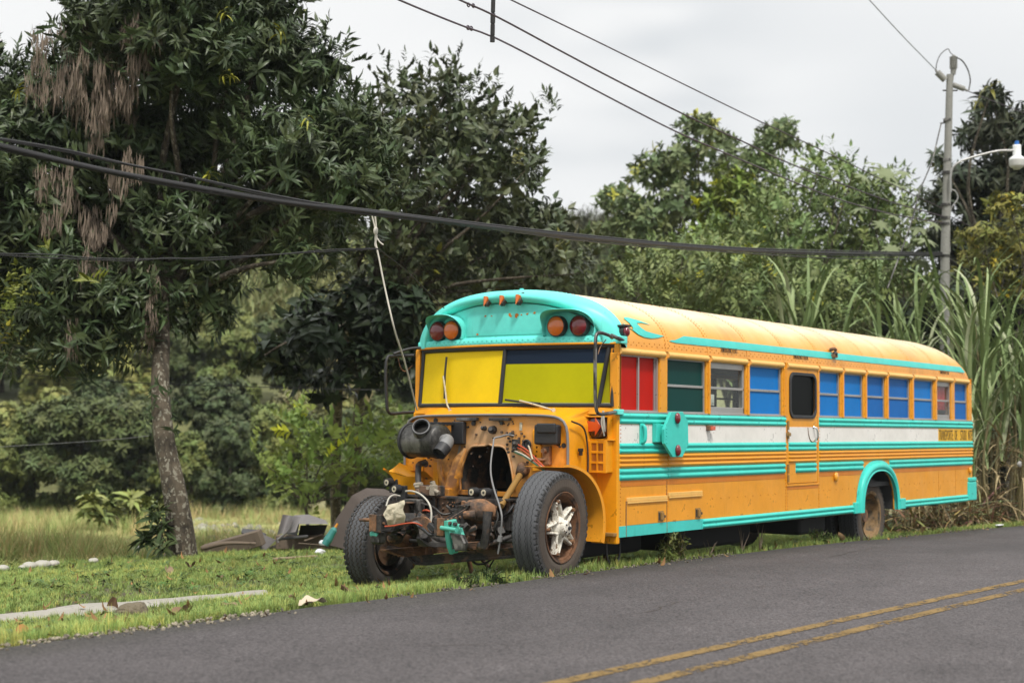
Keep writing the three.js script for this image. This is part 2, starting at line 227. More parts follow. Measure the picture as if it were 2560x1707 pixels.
// window posts, drip rails, windows
const wins = [[0.03, 0.735, 'red'], [0.885, 1.665, 'dkGreen'], [1.765, 2.535, 'glass'], [2.635, 3.415, 'blue'], [4.41, 5.0, 'blue'], [5.11, 5.70, 'blue'], [5.81, 6.4, 'blueDeep'], [6.51, 7.26, 'blueDeep'], [7.385, 8.12, 'blue'], [8.245, 8.80, 'glass'], [8.95, 9.50, 'blueDeep']];
const posts = [[-0.03, 0.03], [0.735, 0.885], [1.665, 1.765], [2.535, 2.635], [3.415, 3.505], [4.36, 4.41], [5.0, 5.11], [5.7, 5.81], [6.4, 6.51], [7.26, 7.385], [8.12, 8.245], [8.8, 8.95], [9.5, 9.66]];
for (const [a, b] of posts) { P('window_post', box2(a, b, 1.148, 1.7, 1.13, 1.222, 0.012), M.yellow); if (b - a > 0.08 && b - a < 0.13) P('post_cover', box2(a + 0.03, b - 0.03, 1.15, 1.69, 1.215, 1.236, 0.008), M.yellow); }
P('sill', box2(0, L, 1.143, 1.158, 1.1, 1.224, 0.003), M.alu);
P('roof_cant_rail', box2(0, L - 0.1, 1.685, 1.75, 1.12, 1.212, 0.01), M.yellow);
for (const [a, b] of [[0.0, 0.82], [0.88, 1.69], [1.75, 2.55], [2.62, 3.43], [3.53, 4.34], [4.39, 5.03], [5.09, 5.72], [5.79, 6.42], [6.48, 7.3], [7.36, 8.16], [8.22, 8.86], [8.92, 9.52]]) P('drip_rail', [cyl([a, 1.715, 1.215], [b, 1.715, 1.215], 0.033, 0.033, 10), box2(a, b, 1.735, 1.747, 1.2, 1.232)], M.yellowPale);
for (const [a, b, k] of wins) {
  const w = P('window', [box2(a, a + 0.014, 1.158, 1.69, 1.15, 1.2), box2(b - 0.022, b, 1.158, 1.69, 1.15, 1.2), box2(a, b, 1.672, 1.69, 1.15, 1.2), box2(a, b, 1.156, 1.172, 1.15, 1.205)], M.alu);
  if (k === 'red') { part(w, 'pane', box2(a + 0.01, 0.39, 1.17, 1.675, 1.165, 1.172, 0.001), M.red); part(w, 'pane', box2(0.405, 0.70, 1.17, 1.675, 1.157, 1.164, 0.001), M.red); part(w, 'crossbar', box2(0.378, 0.402, 1.16, 1.69, 1.16, 1.192), M.alu); part(w, 'crossbar', box2(0.70, 0.72, 1.16, 1.69, 1.155, 1.18), M.alu); continue; }
  const gl = k === 'glass', y0 = gl ? 1.225 : 1.17, m = M[k], ym = 1.422;
  part(w, 'pane', box2(a + 0.012, b - 0.015, ym, 1.675, 1.172, 1.178, 0.001), m); part(w, 'pane', box2(a + 0.012, b - 0.015, y0, ym, 1.182, 1.188, 0.001), m);
  part(w, 'crossbar', [box2(a + 0.005, b - 0.005, ym - 0.013, ym + 0.013, 1.165, 1.2)].concat(gl && a > 8 ? [box2(a, b, 1.16, 1.228, 1.165, 1.2), box2(a, b, 1.62, 1.69, 1.165, 1.195)] : gl ? [box2(a, b, 1.16, 1.228, 1.155, 1.2), box2(a, b, 1.62, 1.69, 1.155, 1.195), box2(a, a + 0.03, 1.2, 1.65, 1.15, 1.195), box2(b - 0.03, b, 1.2, 1.65, 1.15, 1.195)] : []), M.alu);
}
// roof, tail and interior
const roofEnd = x => x < 8.85 ? 1 : Math.pow(Math.max(0, 1 - Math.pow((x - 8.85) / 0.86, 2.6)), 1 / 2.6);
const rx = [0.12, 0.5, 1.5, 3, 5, 7, 8.4, 8.85, 9.0, 9.15, 9.28, 9.4, 9.5, 9.58, 9.64, 9.68, 9.7];
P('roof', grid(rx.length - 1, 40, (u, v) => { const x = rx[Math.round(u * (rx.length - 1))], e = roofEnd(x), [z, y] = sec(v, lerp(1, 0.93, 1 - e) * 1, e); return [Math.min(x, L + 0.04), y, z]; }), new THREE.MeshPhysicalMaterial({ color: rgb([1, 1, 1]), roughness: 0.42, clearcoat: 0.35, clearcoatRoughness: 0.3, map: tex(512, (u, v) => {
  // weathering and sky sheen put into the colour, paler along the crown (v = z in metres across)
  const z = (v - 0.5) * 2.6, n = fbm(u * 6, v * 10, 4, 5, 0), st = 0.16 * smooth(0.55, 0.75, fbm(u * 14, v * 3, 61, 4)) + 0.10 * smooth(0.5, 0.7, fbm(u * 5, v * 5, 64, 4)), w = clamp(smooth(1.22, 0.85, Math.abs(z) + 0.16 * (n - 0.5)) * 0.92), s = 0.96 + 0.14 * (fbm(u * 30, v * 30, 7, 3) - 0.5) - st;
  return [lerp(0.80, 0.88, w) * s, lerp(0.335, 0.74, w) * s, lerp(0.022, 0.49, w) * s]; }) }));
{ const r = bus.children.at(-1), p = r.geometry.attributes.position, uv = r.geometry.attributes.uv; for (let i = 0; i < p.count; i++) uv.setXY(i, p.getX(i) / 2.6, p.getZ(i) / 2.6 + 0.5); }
P('tail_wall', grid(24, 6, (u, v) => { const z = (u - 0.5) * 2.44, c = Math.abs(u - 0.5) * 2; return [L + 0.05 - 0.06 * Math.pow(c, 8), lerp(0, 1.76, v), z]; }), M.yellow);
P('ceiling', box2(0.2, 9.3, 1.74, 1.76, -1.15, 1.15), M.interior);
P('floor', box2(0, 9.6, 0.3, 0.36, -1.19, 1.185), M.darkFloor);
P('far_side_wall', [box2(0, L, 0, 1.15, -1.22, -1.19), box2(0.12, L, 1.69, 1.76, -1.22, -1.12)], M.yellow);
P('far_window_posts', [0.1, 0.8, 1.7, 2.6, 3.45, 4.2, 4.95, 5.55, 6.25, 6.95, 7.7, 8.4, 9.1, 9.6].map(x => box2(x - 0.05, x + 0.06, 1.15, 1.69, -1.22, -1.14)), M.interior);
P('far_window_bars', box2(0.1, L, 1.405, 1.43, -1.2, -1.17), M.interior);
P('far_blind', box2(0.05, 4.2, 1.15, 1.69, -1.19, -1.18), M.blue); P('far_blind', box2(8.0, L, 1.15, 1.69, -1.19, -1.18), M.blue);
P('far_window_glass', box2(4.2, 8.0, 1.15, 1.69, -1.185, -1.18, 0.001), M.glass);
P('paper_notice', box2(1.9, 2.05, 1.245, 1.36, 1.1, 1.104, 0.001), M.white); P('paper_notice', box2(8.4, 8.5, 1.235, 1.33, 1.1, 1.104, 0.001), M.white);
P('red_curtain', grid(20, 2, (u, v) => [lerp(8.15, 9.3, u), lerp(1.30, 1.69, v), 1.125 + 0.03 * Math.sin(u * 40)]), M.red);
P('bulkhead', box2(0.3, 0.32, 0.3, 1.74, -1.15, 1.1), M.interior);
P('bulkhead', box2(8.95, 8.97, 0.3, 1.74, -1.15, 0.6), M.interior);
// bodywork rivets: rows over the windows, at the roof bows and along the panel seams
{
  const pts = [], add = (x, y, z, n) => pts.push([x, y, z, n]);
  for (let x = 0.06; x < 9.5; x += 0.048) { const y = 1.782 + (Math.round(x / 0.048) % 2) * 0.026; add(x, y, roofZ(y), V(0, 0.2, 1)); }
  for (const x of [0.84, 0.9, 1.68, 1.75, 2.56, 2.62, 3.44, 3.5, 4.35, 4.4, 5.05, 5.76, 6.44, 7.3, 8.18, 8.88]) for (let i = 0; i < 26; i++) { const [z, y] = sec(1 - 0.015 - i * 0.016); add(x, y, z, V(0, i * 0.03, 1).normalize()); }
  for (const x of [0.025, 0.86, 3.49, 3.54, 4.38, 8.28, 8.95]) for (let y = 0.12; y < 0.5; y += 0.036) add(x, y, 1.221, V(0, 0, 1));
  for (const x of [0.02, 4.39]) for (let y = 0.88; y < 1.03; y += 0.036) add(x, y, 1.224, V(0, 0, 1));
  for (let x = 1.8; x < 9.6; x += 0.18) if (x < 3.4 || (x > 4.4 && x < 5.4) || x > 6.9) add(x, 0.292 + 0.002 * x, 1.221, V(0, 0, 1));
  for (const [a, b] of posts) for (let y = 1.2; y < 1.69; y += 0.12) { add(a + 0.014, y, 1.223, V(0, 0, 1)); add(b - 0.014, y, 1.223, V(0, 0, 1)); }
  const im = new THREE.InstancedMesh(new THREE.SphereGeometry(0.007, 6, 4).scale(1, 1, 0.55), M.yellowDark, pts.length), q = new THREE.Quaternion(), m4 = new THREE.Matrix4();
  pts.forEach(([x, y, z, n], i) => { q.setFromUnitVectors(V(0, 0, 1), n.clone().normalize()); im.setMatrixAt(i, m4.compose(V(x, y, z), q, V(1, 1, 1))); });
  im.name = 'rivets'; im.userData.kind = 'stuff'; bus.add(shadows(im));
}
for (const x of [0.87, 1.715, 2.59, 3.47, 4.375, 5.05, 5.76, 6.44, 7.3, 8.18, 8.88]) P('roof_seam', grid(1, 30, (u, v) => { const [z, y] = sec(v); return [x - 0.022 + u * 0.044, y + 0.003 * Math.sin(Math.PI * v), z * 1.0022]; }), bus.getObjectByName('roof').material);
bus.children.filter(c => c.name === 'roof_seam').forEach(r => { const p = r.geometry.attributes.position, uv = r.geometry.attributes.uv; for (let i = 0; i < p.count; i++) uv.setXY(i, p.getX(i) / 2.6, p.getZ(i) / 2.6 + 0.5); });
// painted stripe, swoosh and lettering on the roof side
const onRoof = (g, off = 0.005) => { g = flat(g); const p = g.attributes.position; for (let i = 0; i < p.count; i++) p.setZ(i, roofZ(p.getY(i)) + off + p.getZ(i)); g.computeVertexNormals(); return g; };
P('roof_stripe', onRoof(grid(60, 6, (u, v) => { const y = lerp(1.842, 1.922, v), x0 = lerp(0.93, 1.25, v) - (v < 0.1 ? 0.02 : 0), x1 = lerp(9.4, 9.28, v); return [lerp(x0, x1, u), y + (v < 0.2 && u === 0 ? 0.012 : 0), 0]; }), 0.006), M.turqFlat);
{ const sw = [[0.13, 1.985], [0.18, 1.975], [0.235, 1.945], [0.285, 1.925], [0.30, 1.95], [0.285, 1.99], [0.24, 2.03], [0.27, 2.05], [0.34, 2.052], [0.50, 2.035], [0.68, 2.0], [0.52, 2.01], [0.42, 2.0], [0.455, 1.96], [0.52, 1.93], [0.65, 1.915], [0.84, 1.9], [0.72, 1.875], [0.58, 1.862], [0.45, 1.866], [0.36, 1.885], [0.29, 1.915]];
  P('roof_swoosh', onRoof(plate(sw.slice().reverse().map(([x, y]) => [x, y]), 0.003, 0), 0.006), M.turqFlat); }
const letter = (s, x, y, size, w, z, m = M.ink) => { const g = new TextGeometry(s, { font, size, depth: 0.002, curveSegments: 3 }); g.computeBoundingBox(); const b = g.boundingBox; g.translate(-b.min.x, 0, 0).scale(w / (b.max.x - b.min.x), 1, 1).translate(x, y, z); return g; };
P('lettering', onRoof(letter('EMERGENCY EXIT', 1.985, 1.797, 0.048, 0.36, 0), 0.004), M.ink, 'small black EMERGENCY EXIT lettering above the clear window');
P('lettering', onRoof(letter('EMERGENCY DOOR', 3.71, 1.803, 0.046, 0.38, 0), 0.004), M.ink, 'small black EMERGENCY DOOR lettering above the door');
P('lettering', onRoof(letter('EMERGENCY EXIT', 8.37, 1.795, 0.04, 0.36, 0), 0.004), M.ink, 'small black EMERGENCY EXIT lettering near the tail');
{ const b = P('name_board', box2(8.27, 9.655, 0.864, 1.034, 1.21, 1.2262, 0.001), paint([0.80, 0.44, 0.01])); part(b, 'lettering', [letter('TRANSPORTE', 8.29, 0.88, 0.138, 0.55, 1.2265), letter('DE', 8.92, 0.88, 0.138, 0.1, 1.2265), letter('STUDI', 9.15, 0.88, 0.138, 0.25, 1.2265), letter('NTE', 9.48, 0.88, 0.138, 0.165, 1.2265)], M.ink); }
// lamps and fittings along the side
const oval = (p, r, m, n = 'marker_lamp', l, sy = 1, sz = 0.5) => P(n, new THREE.SphereGeometry(r, 14, 10).scale(1, sy, sz).translate(...p), m, l);
M.sideAmber = M.lensAmber.clone(); M.sideAmber.color.setRGB(0.78, 0.33, 0.012);
oval([4.83, 0.452, 1.235], 0.045, M.sideAmber, 'marker_lamp', undefined, 1.25, 0.5); oval([9.53, 0.44, 1.235], 0.04, M.sideAmber, 'marker_lamp', undefined, 1.3, 0.5);
{ const k = P('side_lamp', box2(1.65, 1.72, 0.985, 1.04, 1.222, 1.275), M.rust); part(k, 'lens', box2(1.655, 1.75, 0.99, 1.03, 1.26, 1.282), M.lensOrange); }
{ const k = P('roof_side_lamp', [tube([[4.78, 1.95, roofZ(1.95) + 0.01], [4.8, 1.965, roofZ(1.95) + 0.05], [4.84, 1.95, roofZ(1.95) + 0.06]], 0.022, 8, 8), box2(4.76, 4.86, 1.86, 1.9, 1.17, 1.25)], M.rust); part(k, 'lens', new THREE.SphereGeometry(0.032, 10, 8).translate(4.81, 1.905, roofZ(1.9) + 0.04), M.black); }
P('step_handle', [tube([[0.38, 0.87, 1.23], [0.375, 0.88, 1.265], [0.375, 0.95, 1.275], [0.375, 1.02, 1.265], [0.38, 1.03, 1.23]], 0.018, 16, 8), box(0.085, 0.19, 0.02, 0.39, 0.95, 1.232, 0, 0, 0, 0.009), box(0.05, 0.15, 0.03, 0.395, 0.95, 1.244, 0, 0, 0, 0.014)], M.turq);
{ // folded stop arm: octagonal plate on a hinge box, two red lamps
  const z = 1.335, oct = [[0.955, 1.164], [1.185, 1.17], [1.29, 1.077], [1.3, 0.845], [1.18, 0.724], [0.99, 0.726], [0.83, 0.857], [0.822, 0.995]].map(([x, y]) => { const q = reZ(x, y, z); return [q[0], q[1]]; });
  const s = P('stop_arm', plate(oct.slice().reverse(), 0.03, 0.003).translate(0, 0, z - 0.03), M.turq, 'blank turquoise octagonal plate folded against the side');
  part(s, 'hinge_box', [box2(0.585, 0.74, 0.87, 1.045, 1.222, 1.275), box2(0.66, 0.76, 0.88, 1.035, 1.27, 1.31)], M.turq); part(s, 'hinge_gap', box2(0.735, 0.79, 0.875, 1.04, 1.225, 1.285), M.black);
  for (const [X, Y] of [[842, 1197], [846, 1512]]) { const q = S3(X, Y, z + 0.012); part(s, 'lamp', new THREE.SphereGeometry(0.052, 16, 12).scale(0.8, 1.05, 0.5).translate(...q), M.lensRed); }
  part(s, 'bolt', [0, 1, 2, 3, 4].map(i => new THREE.SphereGeometry(0.008, 6, 5).translate(oct[6][0] + 0.035, oct[6][1] + 0.01 + i * 0.033, z)), M.turq);
}
{ const b = P('rear_bumper', [box2(9.44, 9.78, 0.01, 0.28, -1.2, 1.245, 0.02), box2(9.46, 9.76, 0.282, 0.34, -1.2, 1.25, 0.015)], M.turq); }
P('hanging_hose', [tube([[-0.02, 0.0, 1.1], [0.0, -0.2, 1.1], [0.1, -0.28, 1.1], [0.2, -0.2, 1.1], [0.21, 0.02, 1.1]], 0.011, 24, 6)], M.black);
// chassis
P('frame_rail', [box2(-0.95, 9.3, 0.06, 0.29, 0.36, 0.43), box2(-0.95, 9.3, 0.06, 0.29, -0.43, -0.36), box2(-0.95, 9.3, 0.28, 0.3, 0.3, 0.44), box2(-0.95, 9.3, 0.28, 0.3, -0.44, -0.3)], M.oily);
P('underbody_tank', [box2(0.35, 1.55, -0.26, 0.05, -0.95, 0.55, 0.05), box2(2.1, 3.9, -0.3, 0.05, -0.9, 0.6, 0.06), box2(4.55, 5.3, -0.24, 0.06, -0.9, 0.9, 0.05)], M.darkFloor);
P('outrigger', [0.3, 1.7, 2.9, 4.1, 4.45, 7.3, 8.4].map(x => box2(x, x + 0.06, -0.03, 0.3, -1.15, 1.15)), M.darkFloor);
P('driveshaft', cyl([-0.2, 0.05, 0.05], [6.1, -0.05, 0.05], 0.05), M.oily);
P('rear_axle', [cyl([6.13, -0.06, -1.0], [6.13, -0.06, 1.0], 0.09), new THREE.SphereGeometry(0.2, 14, 10).translate(6.13, -0.06, 0)], M.oily);
P('exhaust_pipe', tube([[0.5, 0.0, -0.6], [3, -0.08, -0.62], [6, 0.1, -0.62], [9.5, -0.02, -0.5]], 0.05, 20, 8), M.rust);

// ---------------------------------------------------------------- the bus: roof cap, windscreen, cowl
const plan = z => 0.16 * z * z;
{
  const rings = [[0.13, 1, 1, 0], [0.05, 1.004, 1.003, 0.1], [-0.04, 1.0, 1.0, 0.35], [-0.12, 0.985, 0.985, 0.6], [-0.19, 0.955, 0.955, 0.85], [-0.235, 0.92, 0.905, 1], [-0.245, 0.895, 0.86, 1], [-0.235, 0.875, 0.815, 1], [-0.205, 0.862, 0.785, 1], [-0.165, 0.852, 0.77, 1], [-0.15, 0.84, 0.755, 1]];
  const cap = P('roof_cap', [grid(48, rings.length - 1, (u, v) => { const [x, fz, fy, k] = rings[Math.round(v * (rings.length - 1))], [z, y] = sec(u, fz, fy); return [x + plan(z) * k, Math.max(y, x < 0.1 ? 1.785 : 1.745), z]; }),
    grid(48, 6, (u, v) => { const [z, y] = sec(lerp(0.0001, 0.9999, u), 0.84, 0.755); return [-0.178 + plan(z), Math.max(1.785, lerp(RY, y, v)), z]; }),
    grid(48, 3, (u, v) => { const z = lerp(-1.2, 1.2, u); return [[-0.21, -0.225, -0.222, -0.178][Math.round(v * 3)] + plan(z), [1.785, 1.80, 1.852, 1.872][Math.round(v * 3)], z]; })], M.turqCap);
  part(cap, 'visor_lip', grid(48, 4, (u, v) => { const z = lerp(-1.215, 1.215, u), a = v * Math.PI * 1.5; return [-0.222 + plan(z) - 0.012 * Math.sin(a), 1.786 + 0.012 * Math.cos(a), z]; }), M.yellow);
  const plt = [[-0.45, 1.888], [0.48, 1.888], [0.48, 2.085], [0.42, 2.105], [-0.40, 2.105], [-0.45, 2.08]];
  part(cap, 'sign_plate', grid(24, 6, (u, v) => { const z = lerp(-0.45, 0.48, u); return [-0.184 + plan(z) - (u > 0 && u < 1 && v > 0 && v < 1 ? 0.004 : 0), lerp(1.888, 2.095, v) , z]; }), M.turqCap);
  part(cap, 'bare_paint_chip', [[0.1, 2.073, 0.016], [0.18, 2.068, 0.02], [0.23, 2.075, 0.01], [0.29, 2.08, 0.011], [0.37, 2.088, 0.016], [-0.2, 2.075, 0.012], [-0.3, 1.9, 0.014], [-0.12, 2.075, 0.01], [0.3, 2.082, 0.01]].map(([z, y, r], i) => { const g = new THREE.CircleGeometry(r, 7), p = g.attributes.position; for (let k = 1; k < p.count; k++) { const s = 0.5 + hash3(k, i, 3); p.setXYZ(k, p.getX(k) * s, p.getY(k) * s * (i < 2 ? 1.4 : 0.7), 0); } return g.rotateY(-Math.PI / 2).translate(-0.19 + plan(z), y, z); }), M.yellowDark);
  // lamp pairs under their hoods
  for (const s of [-1, 1]) {
    const z0 = s * 0.735, h = part(cap, 'lamp_hood', grid(30, 5, (u, v) => { const a = Math.PI * (-0.12 + 1.24 * u), c = Math.cos(a), q = Math.sin(a), w = v < 0.5 ? v * 2 : v === 0.6 ? 1 : 2 - 2 * v + 0.4 * (v - 0.6), k = v > 0.5 ? 0.012 : 0, rz = 0.262 - k, ry = 0.158 - k, z = z0 + rz * Math.sign(c) * Math.pow(Math.abs(c), 0.62), y = 1.94 + ry * Math.sign(q) * Math.pow(Math.abs(q), 0.7); return [-0.163 + plan(z) - clamp(w) * lerp(0.075, 0.22, clamp(q)), y + clamp(w) * 0.012 * clamp(q), z]; }), M.turqCap);
    for (const [dz, m] of [[s * 0.11, M.lensRed], [s * -0.11, M.lensAmber]]) {
      const z = z0 + dz, x = -0.178 + plan(z) - 0.005;
      const b = P('warning_lamp', [cyl([x, 1.952, z], [x - 0.06, 1.952, z], 0.1, 0.098, 24)], M.black);
      part(b, 'lens', lathe([[0.09, 0], [0.086, 0.012], [0.06, 0.026], [0.03, 0.032], [0.0005, 0.034]], 24).rotateZ(Math.PI / 2).translate(x - 0.058, 1.952, z), m);
    }
  }
  for (const z of [-0.15, 0.04, 0.23]) { const b = P('identification_lamp', [plate([[-0.05, 0.055], [-0.022, -0.06], [0.022, -0.06], [0.05, 0.055], [0.03, 0.06], [0, 0.045], [-0.03, 0.06]], 0.05, 0.004).rotateY(-Math.PI / 2).rotateZ(-0.5).translate(-0.19, 2.212, z)], M.oily); part(b, 'lens', new THREE.ConeGeometry(0.032, 0.1, 8).rotateX(Math.PI).rotateZ(-0.5).translate(-0.258, 2.205, z), M.lensAmber); }
  { const b = P('corner_lamp', [cyl([0.09, 1.895, 1.17], [0.07, 1.895, 1.25], 0.05, 0.048, 14), box(0.09, 0.02, 0.1, 0.08, 1.95, 1.22)], M.black); part(b, 'lens', new THREE.SphereGeometry(0.044, 12, 10).scale(0.8, 1.1, 0.8).translate(0.065, 1.895, 1.25), M.lensRed); }
  part(cap, 'cap_peg', cyl([0.0, 2.32, 0.1], [0.0, 2.345, 0.1], 0.02), M.turqCap);
  const pts = []; for (let i = 0; i <= 76; i++) { const z = -1.14 + i * 0.03; pts.push([-0.226 + plan(z), 1.815 + (i % 2) * 0.02, z, V(-1, 0, 0)]); } for (let i = 0; i < 70; i++) { const [z, y] = sec(0.012 + i / 71); pts.push([0.105, y, z, V(0, y - 1.6, z).normalize()]); }
  const im = new THREE.InstancedMesh(new THREE.SphereGeometry(0.0075, 6, 4).scale(1, 1, 0.55), M.turqCap, pts.length), q = new THREE.Quaternion(), m4 = new THREE.Matrix4(); pts.forEach(([x, y, z, n], i) => im.setMatrixAt(i, m4.compose(V(x, y, z), q.setFromUnitVectors(V(0, 0, 1), n), V(1, 1, 1)))); im.name = 'rivets'; im.userData.kind = 'stuff'; cap.add(shadows(im));
}
{
  const wx = (z, y) => -0.205 + plan(z) + 0.05 * (y - 1.21) / 0.55 - 0.03;
  const quad = (zb0, zb1, zt0, zt1, y0, y1, off) => grid(16, 6, (u, v) => { const y = lerp(y0, y1, v), z = lerp(lerp(zb0, zt0, v), lerp(zb1, zt1, v), u); return [wx(z, y) - off, y, z]; });
  const strip = (a, b, r = 0.02) => tube([0, 0.25, 0.5, 0.75, 1].map(t => { const z = lerp(a[0], b[0], t), y = lerp(a[1], b[1], t); return [wx(z, y) - 0.004, y, z]; }), r, 20, 8);
  const ws = P('windscreen', [strip([-1.12, 1.21], [1.155, 1.21], 0.022), strip([-1.12, 1.765], [1.155, 1.765], 0.03), strip([-1.13, 1.2], [-1.12, 1.77], 0.022), strip([1.16, 1.2], [1.15, 1.77], 0.022), strip([0.03, 1.2], [0.05, 1.77], 0.022), strip([1.035, 1.2], [1.105, 1.77], 0.022)], M.black);
  part(ws, 'pane', quad(-1.12, 0.03, -1.11, 0.05, 1.21, 1.745, 0), M.wsYellow, 'yellow left half of the windscreen');
  part(ws, 'pane', quad(0.03, 1.035, 0.05, 1.08, 1.21, 1.605, 0), M.wsOlive, 'olive yellow lower right of the windscreen');
  part(ws, 'sun_band', quad(0.045, 1.085, 0.05, 1.105, 1.605, 1.765, 0.002), M.navy, 'dark band across the top of the right pane');
  part(ws, 'pane', quad(1.04, 1.16, 1.11, 1.15, 1.21, 1.765, 0.0), M.wsOliveDark, 'narrow corner pane');
  part(ws, 'sealing_trim', [strip([-1.12, 1.225], [1.15, 1.225], 0.008)], M.alu);
  // wipers
  const onW = (X, Y, o) => { const p = onX(940 + X / 3.357, 700 + Y / 3.357, -0.18), w = wx(p[2], p[1]); const q = onX(940 + X / 3.357, 700 + Y / 3.357, w - o); return q; };
  const w1 = P('wiper', [tube([onW(620, 1095, 0.06), onW(595, 1040, 0.05), onW(585, 960, 0.05), onW(565, 805, 0.045)], 0.009, 16, 6), cyl(onW(618, 1098, 0.02), onW(622, 1092, 0.09), 0.018)], M.cream); part(w1, 'blade', tube([onW(592, 645, 0.035), onW(578, 800, 0.035), onW(574, 995, 0.035)], 0.011, 12, 6), M.black);
  const w2 = P('wiper', [tube([onW(1485, 1095, 0.06), onW(1440, 1078, 0.055), onW(1330, 1045, 0.05), onW(1205, 1012, 0.045)], 0.01, 16, 6), cyl(onW(1480, 1098, 0.02), onW(1490, 1090, 0.1), 0.02)], M.cream); part(w2, 'blade', tube([onW(1085, 1005, 0.035), onW(1200, 1020, 0.035), onW(1378, 1036, 0.035)], 0.011, 12, 6), M.black);
  P('windscreen_pillar', [box2(-0.01, 0.03, 1.15, 1.78, 1.165, 1.222, 0.01), box2(-0.01, 0.03, 1.15, 1.78, -1.222, -1.165, 0.01)], M.yellow);
}
const rim = [[-0.965, 0.36], [-0.965, 0.68], [-0.96, 0.9], [-0.945, 0.99], [-0.91, 1.05], [-0.84, 1.085], [-0.72, 1.098], [-0.4, 1.106], [0, 1.112], [0.4, 1.112], [0.72, 1.105], [0.84, 1.09], [0.91, 1.055], [0.945, 0.995], [0.958, 0.9], [0.962, 0.68], [0.965, 0.36]];
{
  const body = [[-1.0, 0.36], [-1.0, 0.68], [-1.0, 0.95], [-1.01, 1.06], [-0.99, 1.13], [-0.95, 1.17], [-0.75, 1.19], [-0.4, 1.195], [0, 1.197], [0.4, 1.195], [0.75, 1.19], [0.95, 1.17], [0.99, 1.13], [1.01, 1.06], [1.0, 0.95], [1.0, 0.68], [1.0, 0.36]];
  const n = rim.length - 1, back = ([z, y]) => Math.abs(z) < 0.98 && y > 1.15 ? -0.25 + plan(z) : -0.02;
  const C3 = (a, u) => { const k = u * n, i = Math.min(n - 1, Math.floor(k)), f = k - i; return [lerp(a[i][0], a[i + 1][0], f), lerp(a[i][1], a[i + 1][1], f)]; };
  P('cowl', [grid(64, 6, (u, v) => { const a = C3(rim, u), b = C3(body, u), w = v * v * (1.6 - 0.6 * v); return [lerp(-0.46, back(b), v), lerp(a[1], b[1], w), lerp(a[0], b[0], w)]; }),
    grid(32, 3, (u, v) => { const z = lerp(-1.21, 1.21, u); return [-0.262 + plan(z) + 0.02 * v, lerp(1.13, 1.205, v), z]; })], M.yellowFront);
  P('bonnet_seal', tube(rim.map(([z, y]) => [-0.462, y + 0.004, z]), 0.013, 60, 6), M.greyHose);
  P('cowl_panel', [box2(-0.035, 0.02, -0.06, 1.145, 0.93, 1.221, 0.012), box2(-0.035, 0.02, -0.06, 1.145, -1.221, -0.93, 0.012)], M.yellowFront);
  P('cowl_hinge', [tube([[-0.44, 1.06, 0.985], [-0.28, 1.0, 1.012], [-0.2, 0.8, 1.006], [-0.2, 0.45, 1.006]], 0.009, 20, 5)], M.black);
  P('bonnet_latch', [box(0.03, 0.06, 0.025, -0.3, 0.78, 0.995), box(0.05, 0.03, 0.03, -0.31, 0.8, 1.0)], M.black);
  // louvred box, turn signal
  const lb = P('air_intake_box', [box2(-0.135, 0.0, 0.59, 0.885, 0.985, 1.175, 0.012)], M.yellowFront);
  part(lb, 'grille_frame', [box2(-0.155, -0.13, 0.59, 0.885, 0.985, 1.012), box2(-0.155, -0.13, 0.59, 0.885, 1.142, 1.175), box2(-0.155, -0.13, 0.595, 0.88, 1.07, 1.084), ...[0.602, 0.685, 0.78, 0.873].map(y => box2(-0.153, -0.13, y - 0.011, y + 0.011, 0.99, 1.17))], M.yellowFront);
  part(lb, 'grille_mesh', box2(-0.14, -0.134, 0.6, 0.876, 1.0, 1.15, 0.001), M.rust); part(lb, 'grille_bars', [...Array(8)].map((_, i) => { const z = 1.022 + (i % 4) * 0.0145 + (i > 3 ? 0.071 : 0); return box2(-0.147, -0.139, 0.6, 0.876, z - 0.003, z + 0.003, 0.0005); }), M.yellowDark).userData.kind = 'stuff';
  const ts = P('turn_signal', [cyl([-0.03, 1.015, 1.04], [-0.12, 1.015, 1.03], 0.115, 0.105, 24)], M.rust);
  part(ts, 'lens', lathe([[0.1, 0], [0.09, 0.018], [0.05, 0.035], [0.0005, 0.04]], 24).rotateZ(Math.PI / 2).translate(-0.118, 1.015, 1.03), new THREE.MeshPhysicalMaterial({ color: rgb([0.06, 0.012, 0.01]), roughness: 0.25, clearcoat: 0.6 }));
  part(ts, 'arrow', plateX([[0.03, -0.04], [0.03, -0.085], [0.095, 0], [0.03, 0.085], [0.03, 0.04], [-0.075, 0.055], [-0.045, 0], [-0.075, -0.055]].map(([z, y]) => [z + 1.025, y + 1.015]), 0.01, -0.15, 0.002), M.lensOrange);
  part(ts, 'shield', [box2(-0.16, -0.03, 1.10, 1.112, 0.9, 1.16, 0.004), box2(-0.13, -0.03, 0.885, 0.9, 0.95, 1.2, 0.004), box2(-0.1, -0.03, 0.9, 1.1, 1.15, 1.17, 0.004)], M.yellowFront);
  P('tie_strip', [tube([[-0.2, 1.16, 1.17], [-0.2, 1.08, 1.175], [-0.19, 0.97, 1.18]], 0.012, 10, 5), tube([[-0.2, 1.16, 1.17], [-0.21, 1.05, 1.16], [-0.2, 0.93, 1.185]], 0.007, 10, 5)], M.whiteHose);
  P('door_hinge_bracket', [box(0.06, 0.03, 0.16, -0.06, 0.03, 1.14), box(0.03, 0.09, 0.06, -0.05, 0.05, 1.06), box(0.03, 0.04, 0.04, -0.05, 0.12, 1.08)], M.ochre);
}
